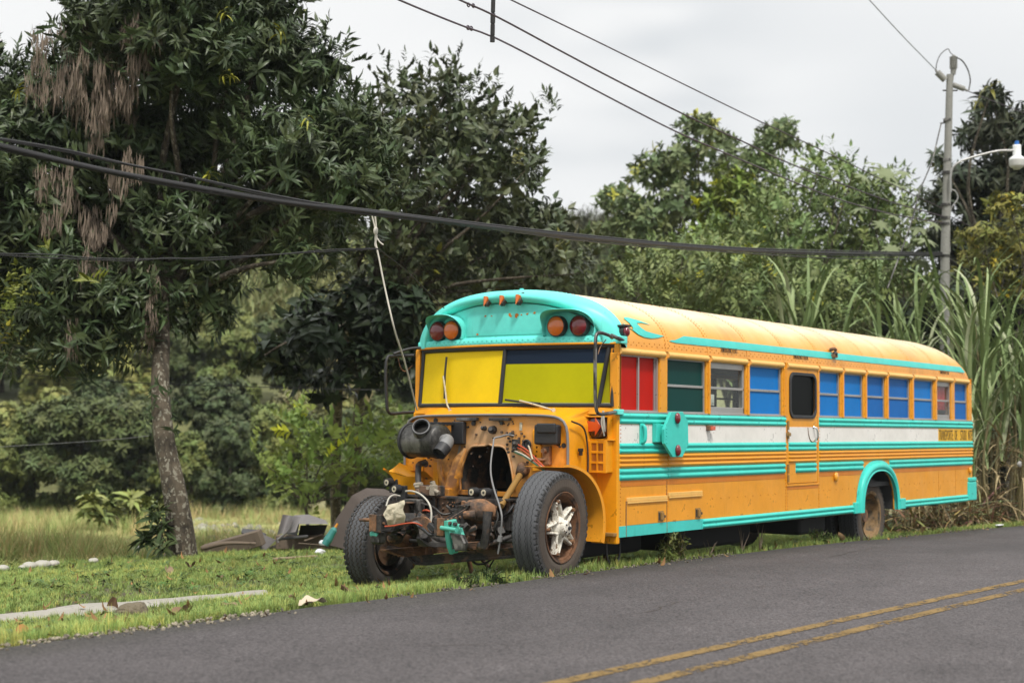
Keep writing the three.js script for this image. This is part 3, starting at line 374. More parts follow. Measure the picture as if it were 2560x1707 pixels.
// ---------------------------------------------------------------- the bus: bare firewall and what hangs on it
{
  const worn = tex(512, (u, v) => { // paint burnt and rubbed to bare primer round the engine tunnel
    const z = u * 2 - 1, y = v * 2, n = fbm(u * 9, v * 9, 6, 5), m = fbm(u * 40, v * 40, 1, 3), d = Math.hypot((z - 0.1) * 0.8, (y - 0.82) * 1.25), w = clamp(smooth(0.62, 0.12, d + 0.5 * (n - 0.5)) * 0.85), o = smooth(0.30, 0.05, Math.hypot((z + 0.28) * 1.1, (y - 0.5)) + 0.3 * (m - 0.5)), low = smooth(0.55, 0.36, y + 0.2 * (n - 0.5)) * 0.5; const s = 0.88 + 0.3 * (m - 0.5);
    return [0, 1, 2].map(i => lerp(lerp(lerp([0.80, 0.31, 0.012][i], [0.58, 0.38, 0.22][i], w), [0.22, 0.09, 0.03][i], o), [0.32, 0.14, 0.04][i], low) * s); }, false, 1);
  worn.repeat.set(0.5, 0.5); worn.offset.set(0.5, 0);
  const fwm = new THREE.MeshPhysicalMaterial({ color: rgb([1, 1, 1]), map: worn, roughness: 0.5, clearcoat: 0.2, bumpMap: dentBump, bumpScale: 0.01 });
  const hole = [[-0.28, 0.40], [-0.29, 0.52], [-0.25, 0.66], [-0.2, 0.77], [-0.15, 0.815], [-0.08, 0.822], [0.02, 0.83], [0.05, 0.845], [0.08, 0.828], [0.2, 0.822], [0.255, 0.79], [0.30, 0.68], [0.335, 0.53], [0.35, 0.40]];
  const fwl = P('firewall', [plateX(rim.map(([z, y]) => [z * 0.995, y - 0.004]), 0.02, -0.415, 0.002)], fwm);
  fwl.geometry = metreUV(flat(plate(rim.map(([z, y]) => [z * 0.995, y - 0.004]), 0.02, 0.002, [hole.slice().reverse()]).rotateY(-Math.PI / 2).translate(-0.415, 0, 0)));
  part(fwl, 'tunnel_lip', tube([...hole.map(([z, y]) => [-0.44, y, z])], 0.012, 40, 6), fwm);
  part(fwl, 'engine_tunnel', [grid(26, 6, (u, v) => { const k = u * (hole.length - 1), i = Math.min(hole.length - 2, Math.floor(k)), f = k - i; return [-0.43 + v * 0.9, lerp(hole[i][1], hole[i + 1][1], f), lerp(hole[i][0], hole[i + 1][0], f)]; }), box2(0.45, 0.47, 0.3, 0.9, -0.4, 0.5)], M.oily);
  part(fwl, 'tunnel_duct', [taper([[-0.42, 0.80, -0.24], [-0.43, 0.66, -0.31], [-0.44, 0.5, -0.36], [-0.45, 0.36, -0.40]], [0.03, 0.06, 0.075, 0.08], 14, 12), taper([[-0.42, 0.74, -0.56], [-0.435, 0.55, -0.53], [-0.44, 0.42, -0.47], [-0.44, 0.33, -0.42]], [0.02, 0.03, 0.035, 0.03], 12, 10), box(0.12, 0.09, 0.1, -0.5, 0.37, -0.38)], fwm);
  part(fwl, 'stiffener', [box2(-0.452, -0.435, 0.6, 0.98, 0.56, 0.66, 0.006), box2(-0.45, -0.435, 0.36, 1.0, -0.78, -0.74, 0.005), box2(-0.446, -0.435, 0.36, 0.66, -0.62, -0.55, 0.005)], M.yellowFront);
  part(fwl, 'cover_box', [box2(-0.52, -0.44, 0.845, 1.03, 0.62, 0.88, 0.02), box2(-0.54, -0.5, 0.95, 1.04, 0.66, 0.87, 0.015)], M.black);
  part(fwl, 'cover_box', box2(-0.5, -0.44, 0.835, 1.05, -0.365, -0.215, 0.012), M.black);
  part(fwl, 'bracket_bar', [box2(-0.49, -0.44, 1.06, 1.09, -0.31, -0.07), box2(-0.49, -0.44, 1.062, 1.09, 0.08, 0.31), cyl([-0.43, 1.035, -0.13], [-0.455, 1.035, -0.13], 0.022), cyl([-0.43, 1.04, 0.2], [-0.455, 1.04, 0.2], 0.018)], M.steel);
  part(fwl, 'tag', [box(0.006, 0.1, 0.02, -0.46, 0.775, -0.29, 0.2)], M.alu); part(fwl, 'tag', [box(0.004, 0.075, 0.03, -0.44, 1.01, 0.42)], M.cream);
  const knob = (z, y, r, l, m) => part(fwl, 'fitting', [cyl([-0.43, y, z], [-0.44 - l, y, z], r, r * 0.8, 12), cyl([-0.44 - l, y, z], [-0.46 - l, y + 0.01, z + 0.01], r * 0.55, r * 0.5, 8)], m);
  knob(0.10, 0.975, 0.042, 0.04, M.black); knob(-0.0, 0.99, 0.024, 0.04, M.black); knob(0.32, 0.935, 0.026, 0.03, M.steel); knob(0.37, 0.85, 0.03, 0.03, M.steel); knob(0.36, 0.80, 0.018, 0.03, M.steel); knob(0.84, 0.85, 0.02, 0.01, M.black);
  part(fwl, 'cable_grommet', [at(new THREE.TorusGeometry(0.04, 0.011, 8, 20).rotateY(Math.PI / 2), -0.445, 0.842, 0.49), cyl([-0.43, 0.842, 0.49], [-0.44, 0.842, 0.49], 0.036)], M.black);
  part(fwl, 'connector_plate', [box(0.012, 0.09, 0.09, -0.445, 0.845, 0.37)], M.steel);
  part(fwl, 'brake_valve', [box(0.05, 0.17, 0.07, -0.46, 0.745, 0.735), cyl([-0.48, 0.79, 0.73], [-0.53, 0.79, 0.73], 0.022), cyl([-0.48, 0.71, 0.73], [-0.55, 0.705, 0.62], 0.016)], M.rust);
  const bolts = []; for (const [z, y] of [[0.2, 0.955], [0.26, 0.95], [0.33, 0.96], [0.43, 0.945], [0.46, 0.92], [0.4, 0.9], [0.45, 0.875], [0.28, 0.9], [0.3, 0.87], [0.265, 0.84], [0.27, 0.8], [0.28, 0.77], [0.33, 0.78], [0.34, 0.73], [-0.2, 1.0], [-0.1, 0.93], [0.6, 0.95], [0.6, 0.86], [0.61, 0.82], [0.61, 0.78], [0.6, 0.74], [0.86, 0.83], [-0.6, 0.73], [-0.68, 0.7], [-0.66, 0.62], [-0.72, 0.55], [-0.7, 0.5], [-0.64, 0.47], [-0.85, 0.9], [-0.15, 0.75], [-0.05, 0.72], [0.5, 0.68], [0.55, 0.5], [0.7, 0.55], [-0.35, 0.9], [-0.5, 0.95]]) bolts.push(cyl([-0.432, y, z], [-0.452, y, z], 0.012, 0.011, 6)); for (let i = 0; i < 40; i++) { const z = rr(-0.9, 0.9), y = rr(0.62, 1.07); bolts.push(cyl([-0.432, y, z], [-0.443, y, z], 0.008, 0.007, 5)); }
  part(fwl, 'bolt', bolts, M.oily).userData.kind = 'stuff';
  part(fwl, 'hole_plug', [[-0.6, 1.06, 0.026], [-0.13, 1.05, 0.02], [0.61, 0.85, 0.022], [-0.72, 0.64, 0.034], [0.9, 0.84, 0.024], [-0.78, 0.6, 0.02]].map(([z, y, r]) => cyl([-0.43, y, z], [-0.441, y, z], r, r, 14)), M.black);
  // air cleaner canister
  const ac = P('air_cleaner', [lathe([[0.001, -0.25], [0.14, -0.25], [0.166, -0.24], [0.168, -0.215], [0.157, -0.205], [0.157, 0.17], [0.145, 0.2], [0.09, 0.225], [0.001, 0.23]], 32).rotateX(Math.PI / 2).rotateY(-0.12).translate(-0.7, 0.865, -0.49), cyl([-0.72, 0.9, -0.5], [-0.865, 1.0, -0.43], 0.1, 0.088, 24, true)], M.steel);
  part(ac, 'end_band', at(new THREE.TorusGeometry(0.163, 0.013, 8, 32), -0.675, 0.865, -0.705, 0, -0.12, 0), M.black);
  { const ring = (r, t, f) => { const g = new THREE.TorusGeometry(r, t, 8, 28); g.applyQuaternion(new THREE.Quaternion().setFromUnitVectors(V(0, 0, 1), V(-0.145, 0.1, 0.07).normalize())); return g.translate(lerp(-0.72, -0.865, f), lerp(0.9, 1.0, f), lerp(-0.5, -0.43, f)); }; part(ac, 'inlet_ring', [ring(0.086, 0.006, 1), ring(0.07, 0.004, 0.98)], M.black); part(ac, 'inlet_lip', ring(0.079, 0.0045, 1.02), M.greyHose); }
  part(ac, 'inlet_dark', cyl([-0.74, 0.914, -0.49], [-0.775, 0.938, -0.474], 0.088, 0.088, 20), M.oily);
  part(ac, 'elbow', [tube([[-0.72, 0.86, -0.28], [-0.76, 0.87, -0.20], [-0.83, 0.84, -0.155], [-0.89, 0.79, -0.15]], 0.064, 18, 16)], M.greyHose); part(ac, 'elbow_sleeve', cyl([-0.86, 0.815, -0.15], [-0.935, 0.75, -0.155], 0.069, 0.066, 18, true), M.black); part(ac, 'elbow_bore', cyl([-0.9, 0.78, -0.153], [-0.905, 0.776, -0.153], 0.06, 0.06, 16), M.darkFloor);
  part(ac, 'strap', [at(new THREE.TorusGeometry(0.16, 0.008, 6, 30).scale(1, 1, 2.5), -0.69, 0.865, -0.36, 0, -0.12, 0), box(0.2, 0.03, 0.2, -0.6, 1.03, -0.42)], M.black);
  P('drain_pipe', [tube([FR(760, 520, -0.6), FR(700, 540, -0.65), FR(690, 570, -0.7), FR(690, 720, -0.8), FR(690, 820, -0.85)], 0.03, 20, 10)], M.oily);
  // steering column, bellows, cables
  const sc = P('steering_column', [cyl(FR(1550, 620, -0.5), FR(1385, 890, -1.02), 0.03, 0.028, 14)], M.ochre); { const a = V(...FR(1580, 570, -0.44)), b = V(...FR(1545, 625, -0.52)); const g = []; for (let i = 0; i < 6; i++) { const p = a.clone().lerp(b, i / 5); g.push(cyl(p.toArray(), p.clone().lerp(b.clone().add(b.clone().sub(a).multiplyScalar(0.2)), 0.2).toArray(), 0.072 - i * 0.005, 0.06 - i * 0.004, 16)); } part(sc, 'bellows', g, M.rust); }
  P('grey_cable', [tube([FR(1495, 300, -0.46), FR(1440, 292, -0.5), FR(1380, 308, -0.52), FR(1330, 320, -0.56), FR(1320, 370, -0.6), FR(1300, 520, -0.7), FR(1300, 620, -0.8), FR(1330, 760, -1.0), FR(1370, 880, -1.15), FR(1392, 980, -1.2), FR(1385, 1100, -1.2), FR(1375, 1200, -1.2), FR(1358, 1290, -1.2)], 0.009, 70, 6), cyl(FR(1380, 1140, -1.2), FR(1372, 1185, -1.2), 0.02, 0.026, 8)], M.greyHose);
  for (const [a, b, m, n, r] of [[[1530, 375], [1790, 605], M.orangeRed, 'red_hose', 0.009], [[1525, 400], [1720, 560], M.orangeRed, 'red_hose', 0.007], [[1500, 435], [1775, 612], M.green, 'green_hose', 0.009], [[1495, 425], [1740, 570], M.whiteHose, 'white_hose', 0.008], [[1615, 385], [1650, 500], M.cream, 'cream_wire', 0.009]]) P(n, tube([FR(...a, -0.45), FR(lerp(a[0], b[0], 0.3), lerp(a[1], b[1], 0.22), -0.5), FR(lerp(a[0], b[0], 0.7), lerp(a[1], b[1], 0.66), -0.55), FR(...b, -0.58)], r, 20, 6), m);
}
// ---------------------------------------------------------------- the bus: bare front frame, axle, springs
{
  const fx = -1.55;
  // deep frame channel seen across the front, crossmember and horns
  P('front_crossmember', [box2(-0.93, -0.88, 0.08, 0.36, -0.62, 0.66), box2(-0.96, -0.86, 0.345, 0.365, -0.64, 0.68), box2(-1.0, -0.86, 0.08, 0.1, -0.5, 0.5)], M.oily);
  P('crossmember_hanger', [box2(-1.06, -0.97, 0.10, 0.33, -0.47, -0.28), ...[[0.17, -0.44], [0.17, -0.32], [0.26, -0.37]].map(([y, z]) => cyl([-1.06, y, z], [-1.08, y, z], 0.013, 0.012, 6))], M.steel);
  for (const s of [-1, 1]) { const z = s * 0.39 + 0.0; P('frame_horn', [plate([[-1.56, 0.06], [-1.56, 0.2], [-1.42, 0.215], [-1.2, 0.29], [-0.9, 0.31], [-0.9, 0.06], [-1.2, 0.04]], 0.012, 0.002).translate(0, 0, z - 0.006), box(0.66, 0.012, 0.08, -1.22, 0.052, z - s * 0.035), box(0.012, 0.15, 0.09, -1.555, 0.13, z - s * 0.04), box(0.36, 0.012, 0.08, -1.06, 0.302, z - s * 0.035)], M.oily);
    P('horn_bolt', [-1.49, -1.44, -1.38, -1.32].flatMap((x, i) => [0.12, 0.19].map(y => cyl([x, y + i * 0.006, z], [x, y + i * 0.006, z + 0.022], 0.013, 0.012, 6))), M.rust);
    P('horn_end_plate', [box2(fx - 0.025, fx, 0.06, 0.21, z - 0.045, z + 0.03)], M.rust); }
  // tow hooks in old mint paint
  const h = P('tow_hook', [plate([[-1.56, 0.04], [-1.58, 0.19], [-1.45, 0.2], [-1.38, 0.08], [-1.36, -0.03], [-1.42, -0.09], [-1.5, -0.1], [-1.53, -0.05]], 0.05, 0.01).translate(0, 0, 0.42), plateX([[0.40, 0.18], [0.58, 0.165], [0.63, 0.06], [0.65, -0.0], [0.62, -0.05], [0.54, -0.06], [0.5, 0.03], [0.43, 0.09]].map(([z, y]) => [z - 0.02, y]), 0.04, -1.5, 0.01)], M.mint); part(h, 'pin', [cyl([-1.58, 0.13, 0.4], [-1.6, 0.12, 0.58], 0.02, 0.018, 10)], M.mint); part(h, 'hook_bolt', [[0.47, 0.17], [0.53, 0.165], [0.6, 0.155]].map(([z, y]) => cyl([-1.54, y, z], [-1.57, y, z], 0.017, 0.015, 8)), M.oily); part(h, 'hook_jaw', [plateX([[0.47, 0.09], [0.6, 0.08], [0.645, 0.01], [0.625, -0.06], [0.53, -0.07], [0.5, 0.02]], 0.06, -1.5, 0.012)], M.steel); part(h, 'hook_hollow', plateX([[0.50, -0.05], [0.50, 0.01], [0.55, 0.0], [0.57, -0.05]], 0.01, -1.542, 0.001), M.darkFloor);
  P('tow_pin', [cyl([-1.5, 0.155, -0.42], [-1.55, 0.155, -0.57], 0.018, 0.016, 10), cyl([-1.5, 0.155, -0.44], [-1.5, 0.155, -0.46], 0.035, 0.035, 8)], M.rust);
  P('shackle', [box2(-1.55, -1.42, -0.06, 0.05, -0.45, -0.35, 0.03)], M.steel); P('paint_patch', [box2(-1.553, -1.45, 0.01, 0.056, -0.452, -0.36, 0.015)], M.mint);
  // bent splash plate and brown lever plate between the horns
  P('bent_plate', grid(18, 4, (u, v) => { const p = [[360, 1095], [470, 1120], [560, 1085], [640, 1030], [690, 1055], [700, 1150], [790, 1215], [935, 1225]], k = u * 7, i = Math.min(6, Math.floor(k)), f = k - i, q = FR(lerp(p[i][0], p[i + 1][0], f), lerp(p[i][1], p[i + 1][1], f), -1.48); return [q[0] + 0.22 * v, q[1] + 0.03 * v + 0.02 * Math.sin(u * 6), q[2] - 0.06 * v]; }), M.steel);
  P('engine_mount_plate', plate([[590, 1020], [660, 985], [740, 978], [775, 1000], [845, 1105], [800, 1125], [720, 1070], [640, 1035]].map(([X, Y]) => { const q = FR(X, Y, -1.4); return [q[2], q[1]]; }), 0.02, 0.003).rotateY(-Math.PI / 2).translate(-1.38, 0, 0), M.rust);
  P('curved_channel', grid(20, 4, (u, v) => { const a = lerp(-0.25, 1.5, u), o = 625 + 330 * Math.sin(a), p = 1110 + 130 * (1 - Math.cos(a)), q = FR(lerp(640, 940, u), 1085 + 145 * Math.sin(u * Math.PI * 0.5), -1.3); return [q[0] - 0.02 + 0.12 * Math.abs(v - 0.5), q[1] + lerp(-0.02, 0.13, v), q[2] + 0.03 * v]; }), M.steel);
  // spring packs and the I-beam axle hanging between the wheels
  for (const s of [-1, 1]) P('leaf_spring', [...Array(6)].map((_, i) => box2(-1.4 + i * 0.05, -0.2 - i * 0.05, -0.075 - i * 0.014 + s * 0.05, -0.064 - i * 0.014 + s * 0.05, s * 0.42 - 0.04, s * 0.42 + 0.04, 0.003)).concat([box2(-0.84, -0.72, -0.16 + s * 0.05, -0.02 + s * 0.05, s * 0.42 - 0.05, s * 0.42 + 0.05)]), M.rust);
  const ax = [[420, 1200], [520, 1215], [590, 1275], [670, 1340], [760, 1345], [900, 1330], [1100, 1312], [1300, 1296], [1480, 1283], [1600, 1230]].map(([X, Y]) => { const q = FR(X, Y, -0.86); return [q[2], q[1]]; }), axb = (h, d, x) => plate([...ax.map(([z, y]) => [z, y + h]), ...ax.slice().reverse().map(([z, y]) => [z, y - h])], d, 0.004).rotateY(-Math.PI / 2).translate(x, 0, 0);
  P('axle_beam', [axb(0.042, 0.06, -0.78), ...[0.042, -0.042].map(dy => grid(60, 1, (u, v) => { const k = u * 9, i = Math.min(8, Math.floor(k)), f = k - i; return [-0.875 + 0.13 * v, lerp(ax[i][1], ax[i + 1][1], f) + dy, lerp(ax[i][0], ax[i + 1][0], f)]; })), ...[0.036, -0.036].map(dy => plate([...ax.map(([z, y]) => [z, y + dy + 0.012]), ...ax.slice().reverse().map(([z, y]) => [z, y + dy - 0.012])], 0.12, 0.003).rotateY(-Math.PI / 2).translate(-0.75, 0, 0))], M.oily);
  P('tie_rod', [cyl([-1.0, -0.07, -0.7], [-1.0, 0.0, 0.75], 0.018)], M.steel); P('bright_rod', cyl(FR(1085, 1245, -1.15), FR(1190, 1238, -1.15), 0.012), M.chrome);
  P('brake_chamber', [cyl([-0.7, 0.02, -0.62], [-0.95, 0.05, -0.6], 0.09, 0.09, 16)], M.oily);
  // steering gear with its drop arm
  const sg = P('steering_gear', [taper([FR(1060, 980, -1.1), FR(1150, 930, -1.1), FR(1250, 935, -1.1), FR(1345, 950, -1.05)], [0.045, 0.1, 0.11, 0.06], 14, 14), cyl(FR(1170, 960, -1.2), FR(1070, 965, -1.25), 0.04, 0.035, 12), box(0.2, 0.06, 0.26, -1.05, 0.29, 0.4, 0.2)], M.rust); part(sg, 'drop_arm', taper([FR(1275, 935, -1.22), FR(1262, 1080, -1.24), FR(1240, 1240, -1.22)], [0.045, 0.035, 0.042], 10, 8), M.oily); part(sg, 'drag_link', cyl(FR(1215, 1230, -1.2), FR(1500, 1140, -0.95), 0.026), M.oily); part(sg, 'ball_joint', new THREE.SphereGeometry(0.045, 10, 8).translate(...FR(1220, 1228, -1.22)), M.oily);
  P('black_bracket', [plate([FR(1000, 985, -1.1), FR(1110, 890, -1.1), FR(1150, 870, -1.1), FR(1190, 880, -1.1), FR(1110, 1010, -1.1), FR(1120, 1100, -1.1), FR(1020, 1110, -1.1)].map(q => [q[2], q[1]]), 0.03, 0.004).rotateY(-Math.PI / 2).translate(-1.2, 0, 0)], M.steel);
  // small oily odds and ends left where the engine was lifted out
  { const r2 = rng(77), q = (a, b) => a + (b - a) * r2(), bits = [], nuts = []; for (let i = 0; i < 70; i++) { const z = q(-0.55, 0.62), y = q(0.1, 0.36), x = -0.935; nuts.push(cyl([x, y, z], [x - q(0.01, 0.025), y, z], q(0.008, 0.016), 0.008, 6)); } for (let i = 0; i < 34; i++) { const x = q(-1.45, -0.95), z = q(-0.35, 0.62), y = q(-0.02, 0.16) + (x + 1.45) * 0.12; bits.push(box(q(0.03, 0.12), q(0.02, 0.08), q(0.03, 0.12), x, y, z, q(-1, 1), q(-1, 1), q(-1, 1), 0.006)); }
    P('rivet_heads', nuts, M.rust).userData.kind = 'stuff'; P('oily_brackets', bits, M.oily).userData.kind = 'stuff';
    for (const [a, b, c, d] of [[[700, 860], [820, 900], [900, 960], [1010, 940]], [[1010, 870], [1090, 850], [1150, 870], [1210, 840]], [[640, 900], [660, 980], [620, 1060], [560, 1150]], [[1330, 900], [1360, 990], [1330, 1080], [1350, 1180]], [[930, 890], [980, 930], [1040, 920], [1100, 960]]]) P('oil_pipe', tube([FR(...a, -1.0), FR(...b, -1.12), FR(...c, -1.15), FR(...d, -1.05)], 0.011, 20, 6), M.steel);
    P('crossmember_rib', box2(-0.96, -0.93, 0.09, 0.35, 0.06, 0.1), M.oily); P('crossmember_rib', box2(-0.96, -0.93, 0.09, 0.35, -0.2, -0.17), M.oily); P('gear_mount', [box2(-1.12, -0.92, 0.1, 0.17, 0.2, 0.6), box2(-1.0, -0.92, 0.3, 0.36, 0.12, 0.62)], M.oily); }
  // rubber mounts on uprights
  const mnt = (X, Y, x) => { const q = FR(X, Y, x), m = P('rubber_mount', [box2(q[0] + 0.0, q[0] + 0.04, q[1] - 0.1, q[1] + 0.03, q[2] - 0.03, q[2] + 0.07), cyl([q[0], q[1], q[2]], [q[0] - 0.07, q[1], q[2] - 0.01], 0.042, 0.04, 16)], M.black); part(m, 'bush', [cyl([q[0] - 0.06, q[1], q[2]], [q[0] - 0.076, q[1], q[2] - 0.002], 0.03, 0.028, 14)], M.cream); part(m, 'bore', cyl([q[0] - 0.07, q[1], q[2]], [q[0] - 0.078, q[1], q[2] - 0.002], 0.012, 0.012, 10), M.black); };
  mnt(465, 690, -0.72); mnt(530, 745, -1.0); mnt(1178, 770, -0.98); mnt(1280, 775, -0.98);
  P('junction_box', [box2(-1.02, -0.9, 0.36, 0.46, -0.32, -0.1)], M.oily); P('air_valve', [box(0.06, 0.1, 0.06, -1.05, 0.42, -0.12), cyl([-1.05, 0.46, -0.12], [-1.06, 0.5, -0.13], 0.025), cyl([-1.06, 0.42, -0.1], [-1.07, 0.4, -0.04], 0.018), cyl([-1.05, 0.44, -0.18], [-1.09, 0.44, -0.16], 0.015)], M.alloy);
  P('pipe_fitting', [cyl(FR(660, 712, -0.9), FR(720, 705, -0.9), 0.02), cyl(FR(665, 730, -0.92), FR(700, 728, -0.92), 0.014)], M.alloy);
  P('white_hose', [tube([FR(585, 765, -1.05), FR(640, 765, -1.1), FR(720, 800, -1.2), FR(785, 880, -1.28), FR(800, 950, -1.3), FR(795, 1030, -1.32)], 0.009, 30, 6), tube([FR(420, 890, -1.45), FR(440, 830, -1.4), FR(480, 798, -1.3), FR(535, 805, -1.2)], 0.008, 20, 6)], M.whiteHose);
  P('orange_cable', tube([FR(410, 1060, -1.57), FR(480, 1055, -1.58), FR(570, 1038, -1.58), FR(660, 1032, -1.56), FR(720, 1055, -1.5)], 0.008, 24, 6), M.orangeRed); P('red_wire', tube([FR(730, 930, -1.1), FR(760, 925, -1.12), FR(790, 935, -1.1)], 0.01, 8, 5), M.orangeRed);
  P('wiring_connector', [box(0.05, 0.05, 0.09, -1.48, 0.12, 0.22, 0.6), box(0.04, 0.05, 0.06, -1.47, 0.15, 0.27, 0.3), tube([FR(690, 1060, -1.5), FR(740, 1090, -1.5), FR(790, 1130, -1.5), FR(850, 1125, -1.45)], 0.014, 14, 6), tube([FR(770, 1075, -1.5), FR(800, 1115, -1.5), FR(850, 1125, -1.45)], 0.008, 12, 5)], M.black);
  P('loose_lead', [tube([FR(1400, 980, -0.95), FR(1450, 940, -0.95), FR(1490, 880, -0.9)], 0.012, 12, 6), tube([FR(1215, 760, -0.9), FR(1225, 800, -0.92), FR(1240, 850, -0.95)], 0.009, 10, 5), tube([FR(1140, 1345, -0.8), FR(1180, 1375, -0.8), FR(1250, 1370, -0.8), FR(1310, 1330, -0.8)], 0.011, 16, 6), tube([FR(1330, 1330, -0.6), FR(1290, 1400, -0.6), FR(1270, 1460, -0.6)], 0.008, 10, 5)], M.black);
  P('fallen_strut', [cyl(FR(1110, 1330, -0.5), FR(1150, 1490, -0.4), 0.022), cyl(FR(1210, 1320, -0.4), FR(1280, 1400, -0.3), 0.02)], M.rust);
  P('mud_lump', [new THREE.IcosahedronGeometry(0.09, 2).scale(1.3, 0.7, 1).translate(-1.0, -0.06, -0.52), new THREE.IcosahedronGeometry(0.07, 2).scale(1.2, 0.8, 1).translate(-1.25, -0.02, -0.4), new THREE.IcosahedronGeometry(0.1, 2).translate(-0.9, 0.0, 0.1)], M.rust);
  // torn wings over the front wheels
  const arcs = (z0, z1, cy, s, a1) => [grid(22, 3, (u, v) => { const a = lerp(-0.3, a1, u), r = 0.60 - 0.09 * smooth(0.2, 0.9, u); return [-0.77 + r * Math.cos(a), cy + r * Math.sin(a), lerp(z0, z1, v)]; }), grid(22, 1, (u, v) => { const a = lerp(-0.3, a1, u), r = 0.60 - 0.09 * smooth(0.2, 0.9, u) + v * lerp(0.05, 0.02, u); return [-0.77 + r * Math.cos(a), cy + r * Math.sin(a), z1 - s * 0.002]; })];
  P('wing_liner', arcs(0.72, 1.16, 0.145, 1, 1.65), M.yellow); P('wing_liner', arcs(-0.62, -1.14, 0.1, -1, 1.2), M.yellow);
  const quad4 = (a, b, c, d) => grid(5, 5, (u, v) => [0, 1, 2].map(k => lerp(lerp(a[k], b[k], u), lerp(d[k], c[k], u), v) + 0.008 * Math.sin(u * 7 + v * 5 + k)));
  P('torn_wing', [quad4(FR(435, 605, -0.78), FR(525, 533, -0.62), FR(640, 545, -0.45), FR(690, 650, -0.6)), quad4(FR(435, 608, -0.78), FR(690, 652, -0.6), FR(660, 815, -0.6), FR(560, 770, -0.66))], M.yellowFront);
}
// rag on the frame: lies on the bus, a thing of its own
single('rag', grid(10, 14, (u, v) => { const q = FR(lerp(437, 590, u) - (1 - u) * v * -20 - (u) * v * -0, lerp(lerp(885, 838, u), lerp(1050, 1025, u), v), -1.5); return [q[0] - 0.02 - 0.02 * Math.sin(u * 9 + v * 3) - 0.03 * Math.sin(v * 3.1), q[1], q[2] + 0.01 * Math.sin(v * 11)]; }), M.cream, 'crumpled cream rag hanging over the bare front frame of the bus', 'rag');
